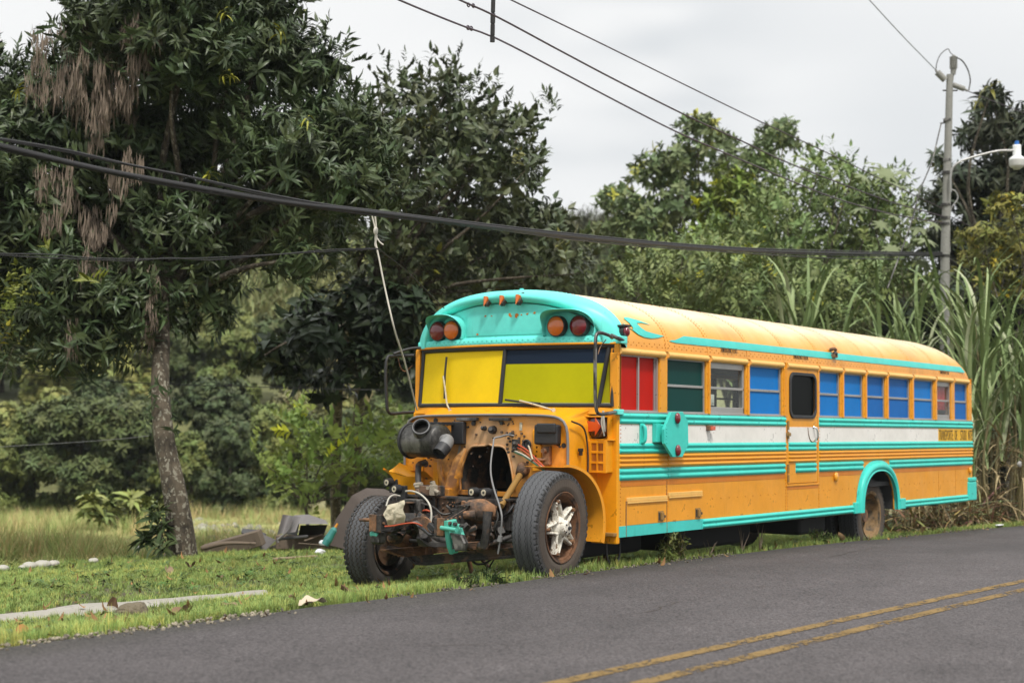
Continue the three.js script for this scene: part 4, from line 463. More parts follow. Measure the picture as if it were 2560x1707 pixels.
// ---------------------------------------------------------------- wheels
M.rimRust = M.rust.clone(); M.rimRust.color.setRGB(0.62, 0.56, 0.52); M.rimBrown = M.rust.clone(); M.rimBrown.color.setRGB(1.0, 1.25, 1.2);
const treadT = tex(256, (u, v) => { const tri = x => Math.abs(((x % 1) + 1) % 1 - 0.5) * 2; let k = 1; for (const c of [0.2, 0.4, 0.6, 0.8]) { const d = Math.abs(v - c - 0.028 * (tri(u * 2 + c) - 0.5) * 2); k = Math.min(k, lerp(0.28, 1, smooth(0.006, 0.018, d))); } if ((v < 0.11 || v > 0.89) && v > 0.02) k = Math.min(k, lerp(0.3, 1, smooth(0.08, 0.2, Math.abs(((u * 2) % 1) - 0.5)))); const n = fbm(u * 20, v * 30, 3, 3, 20); if (v > 0.02) k *= 0.75 + 0.5 * n; return [k, k, k]; });
function wheel(name, R, w, opts) {
  const g = new THREE.Group(); g.name = name; bus.add(g);
  const prof = [[0.295, -0.42], [0.305, -0.48], [0.34, -0.5], [0.345, -0.508], [0.35, -0.5], [0.40, -0.5], [0.425, -0.47], [R - 0.012, -0.43], [R - 0.003, -0.33], [R, -0.19], [R - 0.008, -0.175], [R - 0.008, -0.155], [R, -0.14], [R, 0.14], [R - 0.008, 0.155], [R - 0.008, 0.175], [R, 0.19], [R - 0.003, 0.33], [R - 0.012, 0.43], [0.425, 0.47], [0.40, 0.5], [0.35, 0.5], [0.345, 0.508], [0.34, 0.5], [0.305, 0.48], [0.295, 0.42]].map(([r, y]) => [r * R / 0.445, y * w]);
  prof[0][0] = prof[1][0] - 0.01;
  const tyreM = new THREE.MeshStandardMaterial({ color: rgb([1, 1, 1]), roughness: 0.82, map: treadT, bumpMap: treadT, bumpScale: 0.006, vertexColors: true });
  const tg = metreUV(flat(lathe(prof, 72).rotateX(Math.PI / 2))), p = tg.attributes.position, col = new Float32Array(p.count * 3);
  for (let i = 0; i < p.count; i++) { const r = Math.hypot(p.getX(i), p.getY(i)) / R, side = smooth(0.97, 0.9, r), n = fbm(p.getX(i) * 9, p.getY(i) * 9, p.getZ(i) * 9 + 4, 3), tread = [0.075, 0.077, 0.083], s = opts.dusty; for (let k = 0; k < 3; k++) col[i * 3 + k] = lerp(tread[k], [0.072, 0.055, 0.042][k], side * s) * (0.72 + 0.6 * n); }
  tg.setAttribute('color', new THREE.BufferAttribute(col, 3)); { const uv = tg.attributes.uv; for (let i = 0; i < p.count; i += 3) { const as = [0, 1, 2].map(k => Math.atan2(p.getY(i + k), p.getX(i + k)) / (Math.PI * 2)); const m = Math.max(...as); for (let k = 0; k < 3; k++) { let a = as[k]; if (m - a > 0.5) a += 1; const r = Math.hypot(p.getX(i + k), p.getY(i + k)) / R; uv.setXY(i + k, a * 30, r > 0.955 ? clamp(p.getZ(i + k) / w + 0.5, 0.03, 0.97) : 0.002); } } }
  const tyre = shadows(new THREE.Mesh(tg, tyreM)); tyre.name = 'tyre'; g.add(tyre);
  // worn zigzag grooves and shoulder notches
  const gr = []; for (const y of [-0.28, -0.09, 0.1, 0.28]) { const pts = []; for (let i = 0; i < 120; i++) { const a = i / 120 * Math.PI * 2; pts.push([Math.cos(a) * (R - 0.002), Math.sin(a) * (R - 0.002), (y + (i % 2 ? 0.05 : -0.05)) * w]); } gr.push(new THREE.TubeGeometry(new THREE.CatmullRomCurve3(pts.map(q => V(...q)), true), 240, 0.0055, 4, true)); }
  const groove = part(g, 'tread_groove', gr, M.ink); groove.userData.kind = 'stuff';
  const nb = []; for (let i = 0; i < 46; i++) for (const s of [-1, 1]) { const a = (i + (s > 0 ? 0.5 : 0)) / 46 * Math.PI * 2; nb.push(at(new THREE.BoxGeometry(0.028, 0.036, w * 0.1), Math.cos(a) * (R - 0.014), Math.sin(a) * (R - 0.014), s * w * 0.43, 0, 0, a)); }
  const tc = part(g, 'tread_block', nb, M.rubber); tc.userData.kind = 'stuff';
  part(g, 'rim', lathe([[0.2, -0.12], [0.235, -0.1], [0.25, 0.1], [0.262, 0.3], [0.262, 0.4], [0.275, 0.44], [0.298, 0.46], [0.3, 0.5], [0.292, 0.51], [0.283, 0.47], [0.27, 0.46]].map(([r, y]) => [r * R / 0.445, y * w]), 48).rotateX(Math.PI / 2), opts.rimMat); part(g, 'rim', lathe([[0.2, -0.12], [0.235, -0.2], [0.262, -0.4], [0.298, -0.46], [0.3, -0.5]].map(([r, y]) => [r * R / 0.445, y * w]), 48).rotateX(Math.PI / 2), opts.rimMat);
  return g;
}
{ // near front wheel with its white cast spoke hub, steered a little
  const g = wheel('front_wheel', 0.468, 0.26, { dusty: 1, rimMat: M.rimRust }); g.position.set(-0.8, 0.13, 1.01); g.rotation.set(0.03, 0.09, 0);
  part(g, 'brake_drum', cyl([0, 0, -0.1], [0, 0, 0.02], 0.2, 0.2, 32), M.oily);
  const arms = []; for (let i = 0; i < 5; i++) { const a = i / 5 * Math.PI * 2 + 0.66, ru = g0 => g0.rotateZ(a); arms.push(ru(plate([[0.05, -0.06], [0.13, -0.047], [0.242, -0.032], [0.242, 0.032], [0.13, 0.047], [0.05, 0.06]], 0.02, 0.004).translate(0, 0, 0.055))); for (const s of [-1, 1]) arms.push(ru(plate([[0.05, s * 0.062], [0.09, s * 0.066], [0.13, s * 0.052], [0.246, s * 0.036], [0.246, s * 0.014], [0.15, s * 0.026], [0.09, s * 0.036], [0.05, s * 0.034]], 0.06, 0.009).translate(0, 0, 0.06).applyMatrix4(new THREE.Matrix4().makeShear(0, 0, -0.06, 0, 0, 0)))); }
  arms.push(lathe([[0.001, 0.13], [0.07, 0.13], [0.1, 0.09], [0.1, 0.02]], 20).rotateX(Math.PI / 2)); for (let i = 0; i < 0; i++) { const a = i / 5 * Math.PI * 2 + 0.66, r0 = 0.05, r1 = 0.235; for (const s of [-1, 1]) { const b0 = a + s * 0.35, b1 = a + s * 0.125; arms.push(taper([[r0 * Math.cos(b0), r0 * Math.sin(b0), 0.10], [0.13 * Math.cos(a + s * 0.27), 0.13 * Math.sin(a + s * 0.27), 0.115], [r1 * Math.cos(b1), r1 * Math.sin(b1), 0.09]], [0.05, 0.043, 0.026], 8, 8)); } arms.push(taper([[0.04 * Math.cos(a), 0.04 * Math.sin(a), 0.07], [0.225 * Math.cos(a), 0.225 * Math.sin(a), 0.065]], [0.05, 0.032], 6, 8)); }
  const hub = part(g, 'spoke_hub', arms, M.castWhite, 'white cast spoke hub'); part(g, 'hub_cap', [lathe([[0.001, 0.185], [0.05, 0.183], [0.066, 0.17], [0.07, 0.14], [0.075, 0.09], [0.09, 0.08]], 24).rotateX(Math.PI / 2)], M.castWhite); part(g, 'hub_screw', [cyl([0, 0, 0.18], [0, 0, 0.2], 0.02, 0.016, 8), ...[0, 1, 2, 3, 4].map(i => cyl([0.05 * Math.cos(i * 1.257), 0.05 * Math.sin(i * 1.257), 0.175], [0.05 * Math.cos(i * 1.257), 0.05 * Math.sin(i * 1.257), 0.188], 0.008, 0.007, 6))], M.black);
  for (let i = 0; i < 5; i++) { const a = i / 5 * Math.PI * 2 + 0.66; part(g, 'wheel_clamp', cyl([0.245 * Math.cos(a), 0.245 * Math.sin(a), 0.06], [0.24 * Math.cos(a), 0.24 * Math.sin(a), 0.135], 0.021, 0.016, 6), M.rust); }
  const g2 = wheel('front_wheel', 0.445, 0.26, { dusty: 0.6, rimMat: M.oily }); g2.position.set(-0.79, -0.115, -0.96); g2.rotation.set(0.05, 0.09, 0);
  part(g2, 'brake_drum', [cyl([0, 0, -0.08], [0, 0, 0.1], 0.21, 0.21, 32), cyl([0, 0, 0.1], [0, 0, 0.12], 0.17, 0.1, 24)], M.oily); part(g2, 'brake_hose', tube([[0.05, 0.1, 0.13], [0.1, 0.16, 0.18], [0.02, 0.2, 0.2]], 0.012, 12, 6), M.rubber);
  for (const z of [1.005, -1.005, 0.7, -0.7]) { const r = wheel('rear_wheel', 0.46, 0.26, { dusty: 1, rimMat: M.rimBrown }); r.position.set(6.13, -0.065, z); part(r, 'wheel_disc', [cyl([0, 0, Math.sign(z) * -0.1], [0, 0, Math.sign(z) * -0.08], 0.25, 0.25, 32), cyl([0, 0, Math.sign(z) * -0.1], [0, 0, Math.sign(z) * 0.05], 0.1, 0.08, 20)], M.rust); if (Math.abs(z) > 1) part(r, 'wheel_stud', [...Array(10)].map((_, i) => cyl([0.135 * Math.cos(i * 0.628), 0.135 * Math.sin(i * 0.628), Math.sign(z) * -0.09], [0.135 * Math.cos(i * 0.628), 0.135 * Math.sin(i * 0.628), Math.sign(z) * -0.02], 0.016, 0.014, 6)).concat(new THREE.TorusGeometry(0.11, 0.016, 8, 20).translate(0, 0, Math.sign(z) * -0.05)), M.cream); }
}
// mirror brackets
P('mirror_bracket', [tube([[-0.1, 1.83, 1.2], [-0.3, 1.84, 1.29], [-0.49, 1.85, 1.3], [-0.525, 1.825, 1.3], [-0.535, 1.78, 1.3], [-0.54, 1.5, 1.3], [-0.525, 1.2, 1.3], [-0.5, 1.14, 1.3], [-0.45, 1.125, 1.3], [-0.3, 1.135, 1.28], [-0.06, 1.15, 1.22]], 0.016, 80, 8), cyl([-0.25, 1.84, 1.29], [0.02, 1.81, 1.25], 0.018)], M.steel);
P('mirror_bracket_foot', [box(0.12, 0.07, 0.06, 0.0, 1.815, 1.24), box(0.1, 0.05, 0.06, -0.02, 1.15, 1.225)], M.turqCap);
P('mirror_bracket', [tube([[-0.08, 1.72, -1.18], [-0.15, 1.715, -1.28], [-0.28, 1.705, -1.3], [-0.34, 1.7, -1.3], [-0.365, 1.66, -1.3], [-0.375, 1.5, -1.3], [-0.355, 1.25, -1.3], [-0.34, 1.16, -1.3], [-0.3, 1.13, -1.3], [-0.1, 1.14, -1.28], [0.05, 1.15, -1.2]], 0.016, 80, 8), tube([[-0.26, 1.73, -1.3], [-0.1, 1.79, -1.2], [0.05, 1.8, -1.1]], 0.014, 16, 6)], M.black);
P('mirror_wire', [tube([[-0.2, 1.69, -1.29], [-0.15, 1.6, -1.3], [-0.08, 1.56, -1.3], [0, 1.62, -1.27]], 0.005, 14, 5), tube([[-0.3, 1.8, 1.26], [-0.4, 1.72, 1.26], [-0.46, 1.66, 1.28]], 0.005, 10, 5)], M.rust);

// ---------------------------------------------------------------- the ground
const EDGE = [[-60, -0.22], [-12, -0.235], [-6.5, -0.25], [-2.5, -0.262], [0, -0.275], [1.25, -0.284], [4.5, -0.312], [6.6, -0.36], [9.3, -0.405], [12.25, -0.464], [20, -0.62], [40, -1.1], [120, -3]];
const ye = x => { for (let i = 1; i < EDGE.length; i++) if (x < EDGE[i][0]) { const [a, b] = [EDGE[i - 1], EDGE[i]]; return lerp(a[1], b[1], (x - a[0]) / (b[0] - a[0])); } return -3; };
const edgeZ = x => 1.17 + 0.05 * (vnoise(x * 1.3, 4) - 0.5) + 0.03 * (vnoise(x * 6, 9) - 0.5);
function groundY(x, z) {
  const d = edgeZ(x) - z;
  if (z > 7.7) return ye(x) - 0.03 + 0.1 * (fbm(x * 0.5, z * 0.5, 3, 3) - 0.5) * smooth(7.8, 8.5, z) - 0.15 * smooth(9, 12, z);
  if (d < 0) return ye(x) - 0.05;
  let y = ye(x) - 0.012 - 0.115 * Math.min(d, 2.3) - 0.015 * clamp(d - 2.3, 0, 4.8);
  y -= 0.12 * smooth(0.02, 0.3, d) * smooth(2.5, 4.5, x) * smooth(11, 9, x) * smooth(2.6, 1.6, d);
  y += 0.035 * (fbm(x * 1.7, z * 1.7, 5, 3) - 0.5) * smooth(0, 0.4, d);
  const dl = -5.95 - z + 0.5 * (vnoise(x * 0.5, 2) - 0.5);
  y -= 0.3 * smooth(-0.2, 0.9, dl) + 0.035 * clamp(dl, 0, 24) ;
  y += 0.25 * (fbm(x * 0.3, z * 0.3, 8, 3) - 0.5) * smooth(0, 3, dl);
  // the wooded slope beyond the meadow
  const qx = x - CAM.x, qz = z - CAM.z, h = Math.hypot(FW.x, FW.z), u = (qx * FW.x + qz * FW.z) / h, v = qx * RT.x + qz * RT.z;
  const fall = lerp(1, 0.3, smooth(4, 34, v)) , rise = 0.27 * Math.max(0, u - 47) * smooth(44, 60, u);
  let hill = Math.min(rise, 60); hill = 25 * (1 - Math.exp(-hill / 22)) * fall;
  hill += 9 * Math.exp(-((u - 225) ** 2) / 3200 - ((v - 4) ** 2) / 500) ;
  hill *= 1 + 0.25 * (fbm(x * 0.02, z * 0.02, 4, 3) - 0.5);
  return y + hill;
}
const soil = tex(512, (u, v) => { const a = fbm(u * 9, v * 9, 3, 5, 9), b = fbm(u * 50, v * 50, 6, 2, 50); const s = 0.75 + 0.5 * (a - 0.5) + 0.5 * (b - 0.5); return [s, s, s]; }, false, 0.6);
function arr(...r) { const o = []; for (const [a, b, s] of r) for (let x = a; x < b - 1e-6; x += s) o.push(x); return o; }
{
  const xs = arr([-400, -60, 20], [-60, -20, 4], [-20, -8, 0.6], [-8, 14, 0.22], [14, 30, 0.8], [30, 80, 3], [80, 200, 8], [200, 421, 20]);
  const zs = arr([-420, -200, 20], [-200, -60, 7], [-60, -26, 2.5], [-26, -9, 0.8], [-9, 0.5, 0.25], [0.5, 1.35, 0.05], [1.35, 8, 1], [8, 20, 0.8], [20, 61, 8], [61, 301, 40]);
  const g = grid(xs.length - 1, zs.length - 1, (u, v) => { const x = xs[Math.round(u * (xs.length - 1))], z = zs[zs.length - 1 - Math.round(v * (zs.length - 1))]; return [x, groundY(x, z), z]; });
  const p = g.attributes.position, col = [], uv = g.attributes.uv;
  for (let i = 0; i < p.count; i++) { const x = p.getX(i), z = p.getZ(i), n = fbm(x * 0.7, z * 0.7, 2, 4), m = fbm(x * 0.06, z * 0.06, 7, 4), dl = -5.95 - z;
    let c = [0.10, 0.125, 0.042]; if (n > 0.6) c = [0.10, 0.085, 0.045];
    const mead = smooth(-0.3, 1, dl) * smooth(-34, -26, z); c = c.map((q, k) => lerp(q, [0.42, 0.385, 0.20][k] * (0.8 + 0.5 * (n - 0.5)), mead));
    const far = smooth(-26, -34, z); c = c.map((q, k) => lerp(q, lerp([0.07, 0.085, 0.03][k], [0.16, 0.165, 0.06][k], smooth(0.4, 0.65, m)), far));
    col.push(...c); uv.setXY(i, x, z); }
  g.setAttribute('color', new THREE.Float32BufferAttribute(col, 3));
  struct('ground', g, new THREE.MeshStandardMaterial({ map: soil, vertexColors: true, roughness: 1, bumpMap: lumps, bumpScale: 0.01 }), true);
}
// the road: worn asphalt with a damp dark margin
{
  const asph = tex(1024, (u, v) => { const a = fbm(u * 6, v * 6, 3, 4, 6), b = vnoise(u * 330, v * 330, 1, 330, 330), c = vnoise(u * 170, v * 170, 5, 170, 170); const s = 0.66 + 0.28 * (a - 0.5) + 0.75 * (b - 0.5) * (0.6 + a) + 0.8 * (c - 0.5) + 0.8 * smooth(0.95, 0.985, c); return [s, s * 0.975, s * 0.985]; }, false, 0.5);
  const asphB = tex(1024, (u, v) => { const b = vnoise(u * 330, v * 330, 1, 330, 330), c = vnoise(u * 170, v * 170, 5, 170, 170); return [0.5 + 0.5 * (b - 0.5) + 0.4 * (c - 0.5)]; }, false, 0.5);
  const xs = arr([-60, -12, 3], [-12, 16, 0.12], [16, 40, 1], [40, 121, 4]), nz = 44;
  const zf = v => v < 0.3 ? lerp(0, 0.6, v / 0.3) : lerp(0.6, 6.5, (v - 0.3) / 0.7);
  const g = grid(xs.length - 1, nz, (u, v) => { const x = xs[Math.round(u * (xs.length - 1))], e = edgeZ(x), w = 1 - v; if (w > 0.9999) { return [x, ye(x), e + 6.5]; } if (w < 1e-6) return [x, ye(x) - 0.055, e - 0.015]; return [x, ye(x) + (w < 0.03 ? -0.012 : 0), e + zf(w)]; });
  const p = g.attributes.position, uv = g.attributes.uv, col = [];
  for (let i = 0; i < p.count; i++) { const x = p.getX(i), z = p.getZ(i), d = z - edgeZ(x), n = fbm(x * 1.5, z * 3, 4, 4), m = fbm(x * 0.35, z * 0.9, 9, 3), pt = fbm(x * 0.9 + 7, z * 1.4, 19, 4); const e = 1 - smooth(0.12, 0.75, d + 0.5 * (n - 0.5)), s = (1 + 0.35 * (m - 0.5)) * (1 - 0.16 * smooth(0.58, 0.7, pt)) * (1 + 0.09 * Math.exp(-(((d - 1.35) / 0.3) ** 2)) + 0.09 * Math.exp(-(((d - 2.75) / 0.3) ** 2))) * (1 - 0.10 * smooth(2.2, 1.3, d) * smooth(0.5, 1, d)); const c = [0.062, 0.0555, 0.0562].map((q, k) => lerp(q * s, [0.036, 0.033, 0.028][k], e * 0.8)); col.push(...c.map(q => q / 0.66)); uv.setXY(i, x, z); }
  g.setAttribute('color', new THREE.Float32BufferAttribute(col, 3));
  struct('road', g, new THREE.MeshStandardMaterial({ map: asph, vertexColors: true, roughness: 0.92, bumpMap: asphB, bumpScale: 0.004 }), true);
  // double yellow line, thin worn paint
  const wornA = tex(1024, (u, v) => { const b = fbm(u * 70, v * 70, 3, 3, 70), a = fbm(u * 5, v * 5, 8, 3, 5); const k = smooth(0.34, 0.5, b + 0.7 * (a - 0.5)); return [k, k, k]; }, false, 0.8);
  const ym = new THREE.MeshStandardMaterial({ color: rgb([0.20, 0.125, 0.034]), map: grime, alphaMap: wornA, transparent: true, roughness: 0.8 });
  const roadY = (px, py) => { let d = dir(px, py), t = 9; for (let i = 0; i < 30; i++) { const q = CAM.clone().addScaledVector(d, t); t -= (q.y - ye(q.x)) / d.y; } return CAM.clone().addScaledVector(d, t); };
  for (const [a, b, c] of [[[1399, 1707], [2000, 1577], [2560, 1453]], [[1611, 1707], [2100, 1590], [2560, 1475]]]) {
    const A = roadY(...a), B = roadY(...b), C = roadY(...c), s1 = (B.z - A.z) / (B.x - A.x), s2 = (C.z - A.z) / (C.x - A.x), f = x => A.z + s2 * (x - A.x) + ((s1 - s2) / (B.x - C.x)) * (x - A.x) * (x - C.x) * 0;
    const ln = grid(160, 1, (u, v) => { const x = lerp(-30, 60, u); return [x, ye(x) + 0.004, f(clamp(x, -12, 14)) + 0.05 - v * 0.1]; }), q = ln.attributes.position; for (let i = 0; i < q.count; i++) ln.attributes.uv.setXY(i, q.getX(i), q.getZ(i));
    struct('road_marking' + (a[0] > 1500 ? '_001' : ''), ln, ym, true);
  }
}
// thin cracks wandering over the asphalt
for (const [x0, z0, dx, dz, n] of [[-3.2, 3.1, 0.11, -0.01, 12], [-1.4, 2.5, 0.09, 0.03, 16], [2.2, 2.2, 0.12, -0.02, 18], [-5.2, 2.6, 0.06, 0.08, 12], [4.5, 3.3, 0.15, 0.0, 14]]) { const pts = []; let x = x0, z = z0; for (let i = 0; i <= n; i++) { pts.push([x, z]); x += dx * rr(0.5, 1.5); z += dz + rr(-0.05, 0.05); } const g = grid(n, 1, (u, v) => { const [a, b] = pts[Math.round(u * n)], w = 0.006 * (0.3 + hash3(Math.round(u * n), 5, 2)) * Math.sin(Math.PI * clamp(u, 0.05, 0.95)); return [a, ye(a) + 0.003, b + (0.5 - v) * 2 * w]; }); struct(numbered('road_crack'), g, M.ink); }
// meets the ray of a photo pixel with the ground
const onGround = (px, py) => { const d = dir(px, py); let t = 7; for (let i = 0; i < 900; i++) { const q = CAM.clone().addScaledVector(d, t); if (q.y < groundY(q.x, q.z)) break; t += 0.05; } return CAM.clone().addScaledVector(d, t - 0.025); };
// strip of old concrete kerb sunk in the lawn
const kerbZ = x => kA.z + (kB.z - kA.z) * (x - kA.x) / (kB.x - kA.x), kA = onGround(0, 1549), kB = onGround(665, 1484);
const kerbLen = [kA.x - 3, kB.x];
{ const g = grid(70, 3, (u, v) => { const x = lerp(...kerbLen, u), w = lerp(0.42, 0.2, smooth(-6, -1.5, x)) * (0.7 + 0.6 * fbm(x * 2.2, 1, 0, 3)) * Math.min(1, (1 - u) * 9 + 0.1), z = kerbZ(x) + (v - 0.5) * -2 * w + 0.12 * (vnoise(x * 3, v * 3) - 0.5); return [x, groundY(x, z) + [-0.02, 0.035, 0.035, -0.02][Math.round(v * 3)], z]; });
  single('kerb_strip', g, new THREE.MeshStandardMaterial({ color: rgb([0.33, 0.315, 0.28]), map: grime, roughness: 0.95, bumpMap: lumps, bumpScale: 0.01 }), 'pale broken strip of old concrete kerb sunk in the grass along the road', 'kerb'); }

// ---------------------------------------------------------------- leaves and blades
function leafG(len, wid, fold = 0.25, droop = 0.35, n = 3, lobes = 0) { // a folded, drooping leaf along +y from the origin
  const pos = [], idx = []; for (let i = 0; i <= n; i++) { const t = i / n, w = wid * Math.pow(Math.sin(Math.PI * Math.pow(clamp(t, 0.02, 0.985), 0.8)), 0.8) * 0.5, y = len * t * (1 - 0.25 * droop * t), z = -len * droop * t * t; pos.push(-w, y, z + w * fold, 0, y, z, w, y, z + w * fold); if (i) { const a = (i - 1) * 3, b = i * 3; idx.push(a, a + 1, b, b, a + 1, b + 1, a + 1, a + 2, b + 1, b + 1, a + 2, b + 2); } }
  const g = new THREE.BufferGeometry(); g.setAttribute('position', new THREE.Float32BufferAttribute(pos, 3)); g.setIndex(idx); g.computeVertexNormals(); return flat(g);
}
function rosette(n, len, wid, o = {}) {                   // a whorl of leaves round a twig end (+y)
  const gs = []; for (let i = 0; i < n; i++) { const s = rr(0.7, 1.1), g = leafG(len * s, wid * s, o.fold ?? 0.3, rr(...(o.droop ?? [0.3, 0.8])), o.seg ?? 3); g.rotateY(Math.PI).rotateX(rr(...(o.tilt ?? [0.6, 1.7]))).rotateY(i * 2.4 + rr(-0.3, 0.3)).translate(0, rr(-(o.stem ?? 0.1), 0), 0); gs.push(g); } return join(gs);
}
function spray(n, twig, len, wid, o = {}) {               // leaves in two ranks along a drooping twig (+y)
  const gs = []; for (let i = 0; i < n; i++) { const t = (i + 0.6) / n, s = rr(0.75, 1.1), side = i % 2 ? 1 : -1, g = leafG(len * s, wid * s, o.fold ?? 0.2, rr(0.2, 0.6), o.seg ?? 2); g.rotateY(Math.PI).rotateX(rr(0.5, 1.1)).rotateY(side * rr(0.9, 1.6)).translate(0, twig * t, -0.35 * twig * t * t); gs.push(g); } gs.push(leafG(len, wid).rotateX(0.5).translate(0, twig, -0.35 * twig)); return join(gs);
}
const leafM = (c, o = {}) => new THREE.MeshPhysicalMaterial({ color: rgb(c), roughness: 0.5, specularIntensity: 0.35, side: THREE.DoubleSide, ...o });
const Q = (n, spin) => new THREE.Quaternion().setFromUnitVectors(V(0, 1, 0), n).multiply(new THREE.Quaternion().setFromAxisAngle(V(0, 1, 0), spin));
function cloud(name, geo, mat, items, parent) {           // items: [position, quaternion, scale, [r, g, b]]
  const im = new THREE.InstancedMesh(geo, mat, items.length), m4 = new THREE.Matrix4(), c = new THREE.Color(); items.forEach(([p, q, s, k], i) => { im.setMatrixAt(i, m4.compose(p, q, typeof s === 'number' ? V(s, s, s) : s)); im.setColorAt(i, c.setRGB(...(k ?? [1, 1, 1]))); }); im.name = name; im.userData.kind = 'stuff'; parent.add(shadows(im)); return im;
}
const dirR = () => { const z = rr(-1, 1), a = rr(0, Math.PI * 2), r = Math.sqrt(1 - z * z); return V(r * Math.cos(a), z, r * Math.sin(a)); };
// leaf whorls filling clumps: mostly on the outside of each, facing out and up
function foliage(clumps, density, o = {}) {
  const it = []; for (const [c, r, k = 1] of clumps) { const n = Math.round(density * k * r * r); for (let i = 0; i < n; i++) { const d = dirR(); if (d.y < -0.3 && rnd() < 0.5) d.y *= -1; const f = Math.pow(rnd(), 0.38), e = 0.75 + 0.5 * fbm(d.x * 2 + c.x, d.y * 2 + c.y, d.z * 2 + c.z, 2), p = c.clone().add(d.clone().multiply(V(r * f * e, r * f * e * (o.flat ?? 0.85), r * f * e))); const nrm = d.clone().multiplyScalar(o.out ?? 0.7).add(V(0, rr(0.1, 0.7) - (o.hang ?? 0), 0)).add(dirR().multiplyScalar(0.45)).normalize(); const b = rr(0.75, 1.2), yl = rnd() < (o.yellow ?? 0.03) ? 1 : 0; it.push([p, Q(nrm, rr(0, 6.3)), rr(0.75, 1.25) * (o.scale ?? 1), yl ? [2.6 * b, 2.0 * b, 0.7] : [b * rr(0.9, 1.15), b, b * rr(0.85, 1.05)]]); } } return it;
}
function limbs(root, clumps, r0, curve = 0.3) { return clumps.map(([c, r]) => { const d = c.clone().sub(root), m1 = root.clone().addScaledVector(d, 0.35).add(V(rr(-1, 1), rr(0, 1), rr(-1, 1)).multiplyScalar(d.length() * curve * 0.3)), m2 = root.clone().addScaledVector(d, 0.7).add(V(rr(-1, 1), rr(-0.3, 1), rr(-1, 1)).multiplyScalar(d.length() * curve * 0.25)); return taper([root, m1, m2, c.clone().addScaledVector(d.normalize(), r * 0.4)], [r0, r0 * 0.7, r0 * 0.4, r0 * 0.12], 12, 6); }); }
const CL = (list, t, spread = 0) => list.map(([x, y, r, dt = 0, k]) => { const d = t + dt + rr(-spread, spread); return [wp(x, y, d), r * d / FPX, k]; });
const barkT = tex(512, (u, v) => { const a = fbm(u * 8, v * 3, 3, 5, 0), b = fbm(u * 22, v * 16, 6, 4), lich = 0.8 * smooth(0.6, 0.7, fbm(u * 30 + 3, v * 26, 9, 3) + 0.25 * (a - 0.5)); const s = 0.5 + 0.9 * (a - 0.5) + 0.6 * (b - 0.5); return [lerp(0.10 * s * 2, 0.36, lich), lerp(0.085 * s * 2, 0.36, lich), lerp(0.065 * s * 2, 0.31, lich)]; }, false, 1.0);
const barkB = tex(512, (u, v) => [fbm(u * 16, v * 6, 3, 5)], false, 1.0);
const bark = (c = [1, 1, 1]) => new THREE.MeshStandardMaterial({ color: rgb(c), map: barkT, roughness: 0.95, bumpMap: barkB, bumpScale: 0.03 });
const darkBark = bark([0.55, 0.5, 0.45]), palBark = bark([0.72, 0.68, 0.62]);

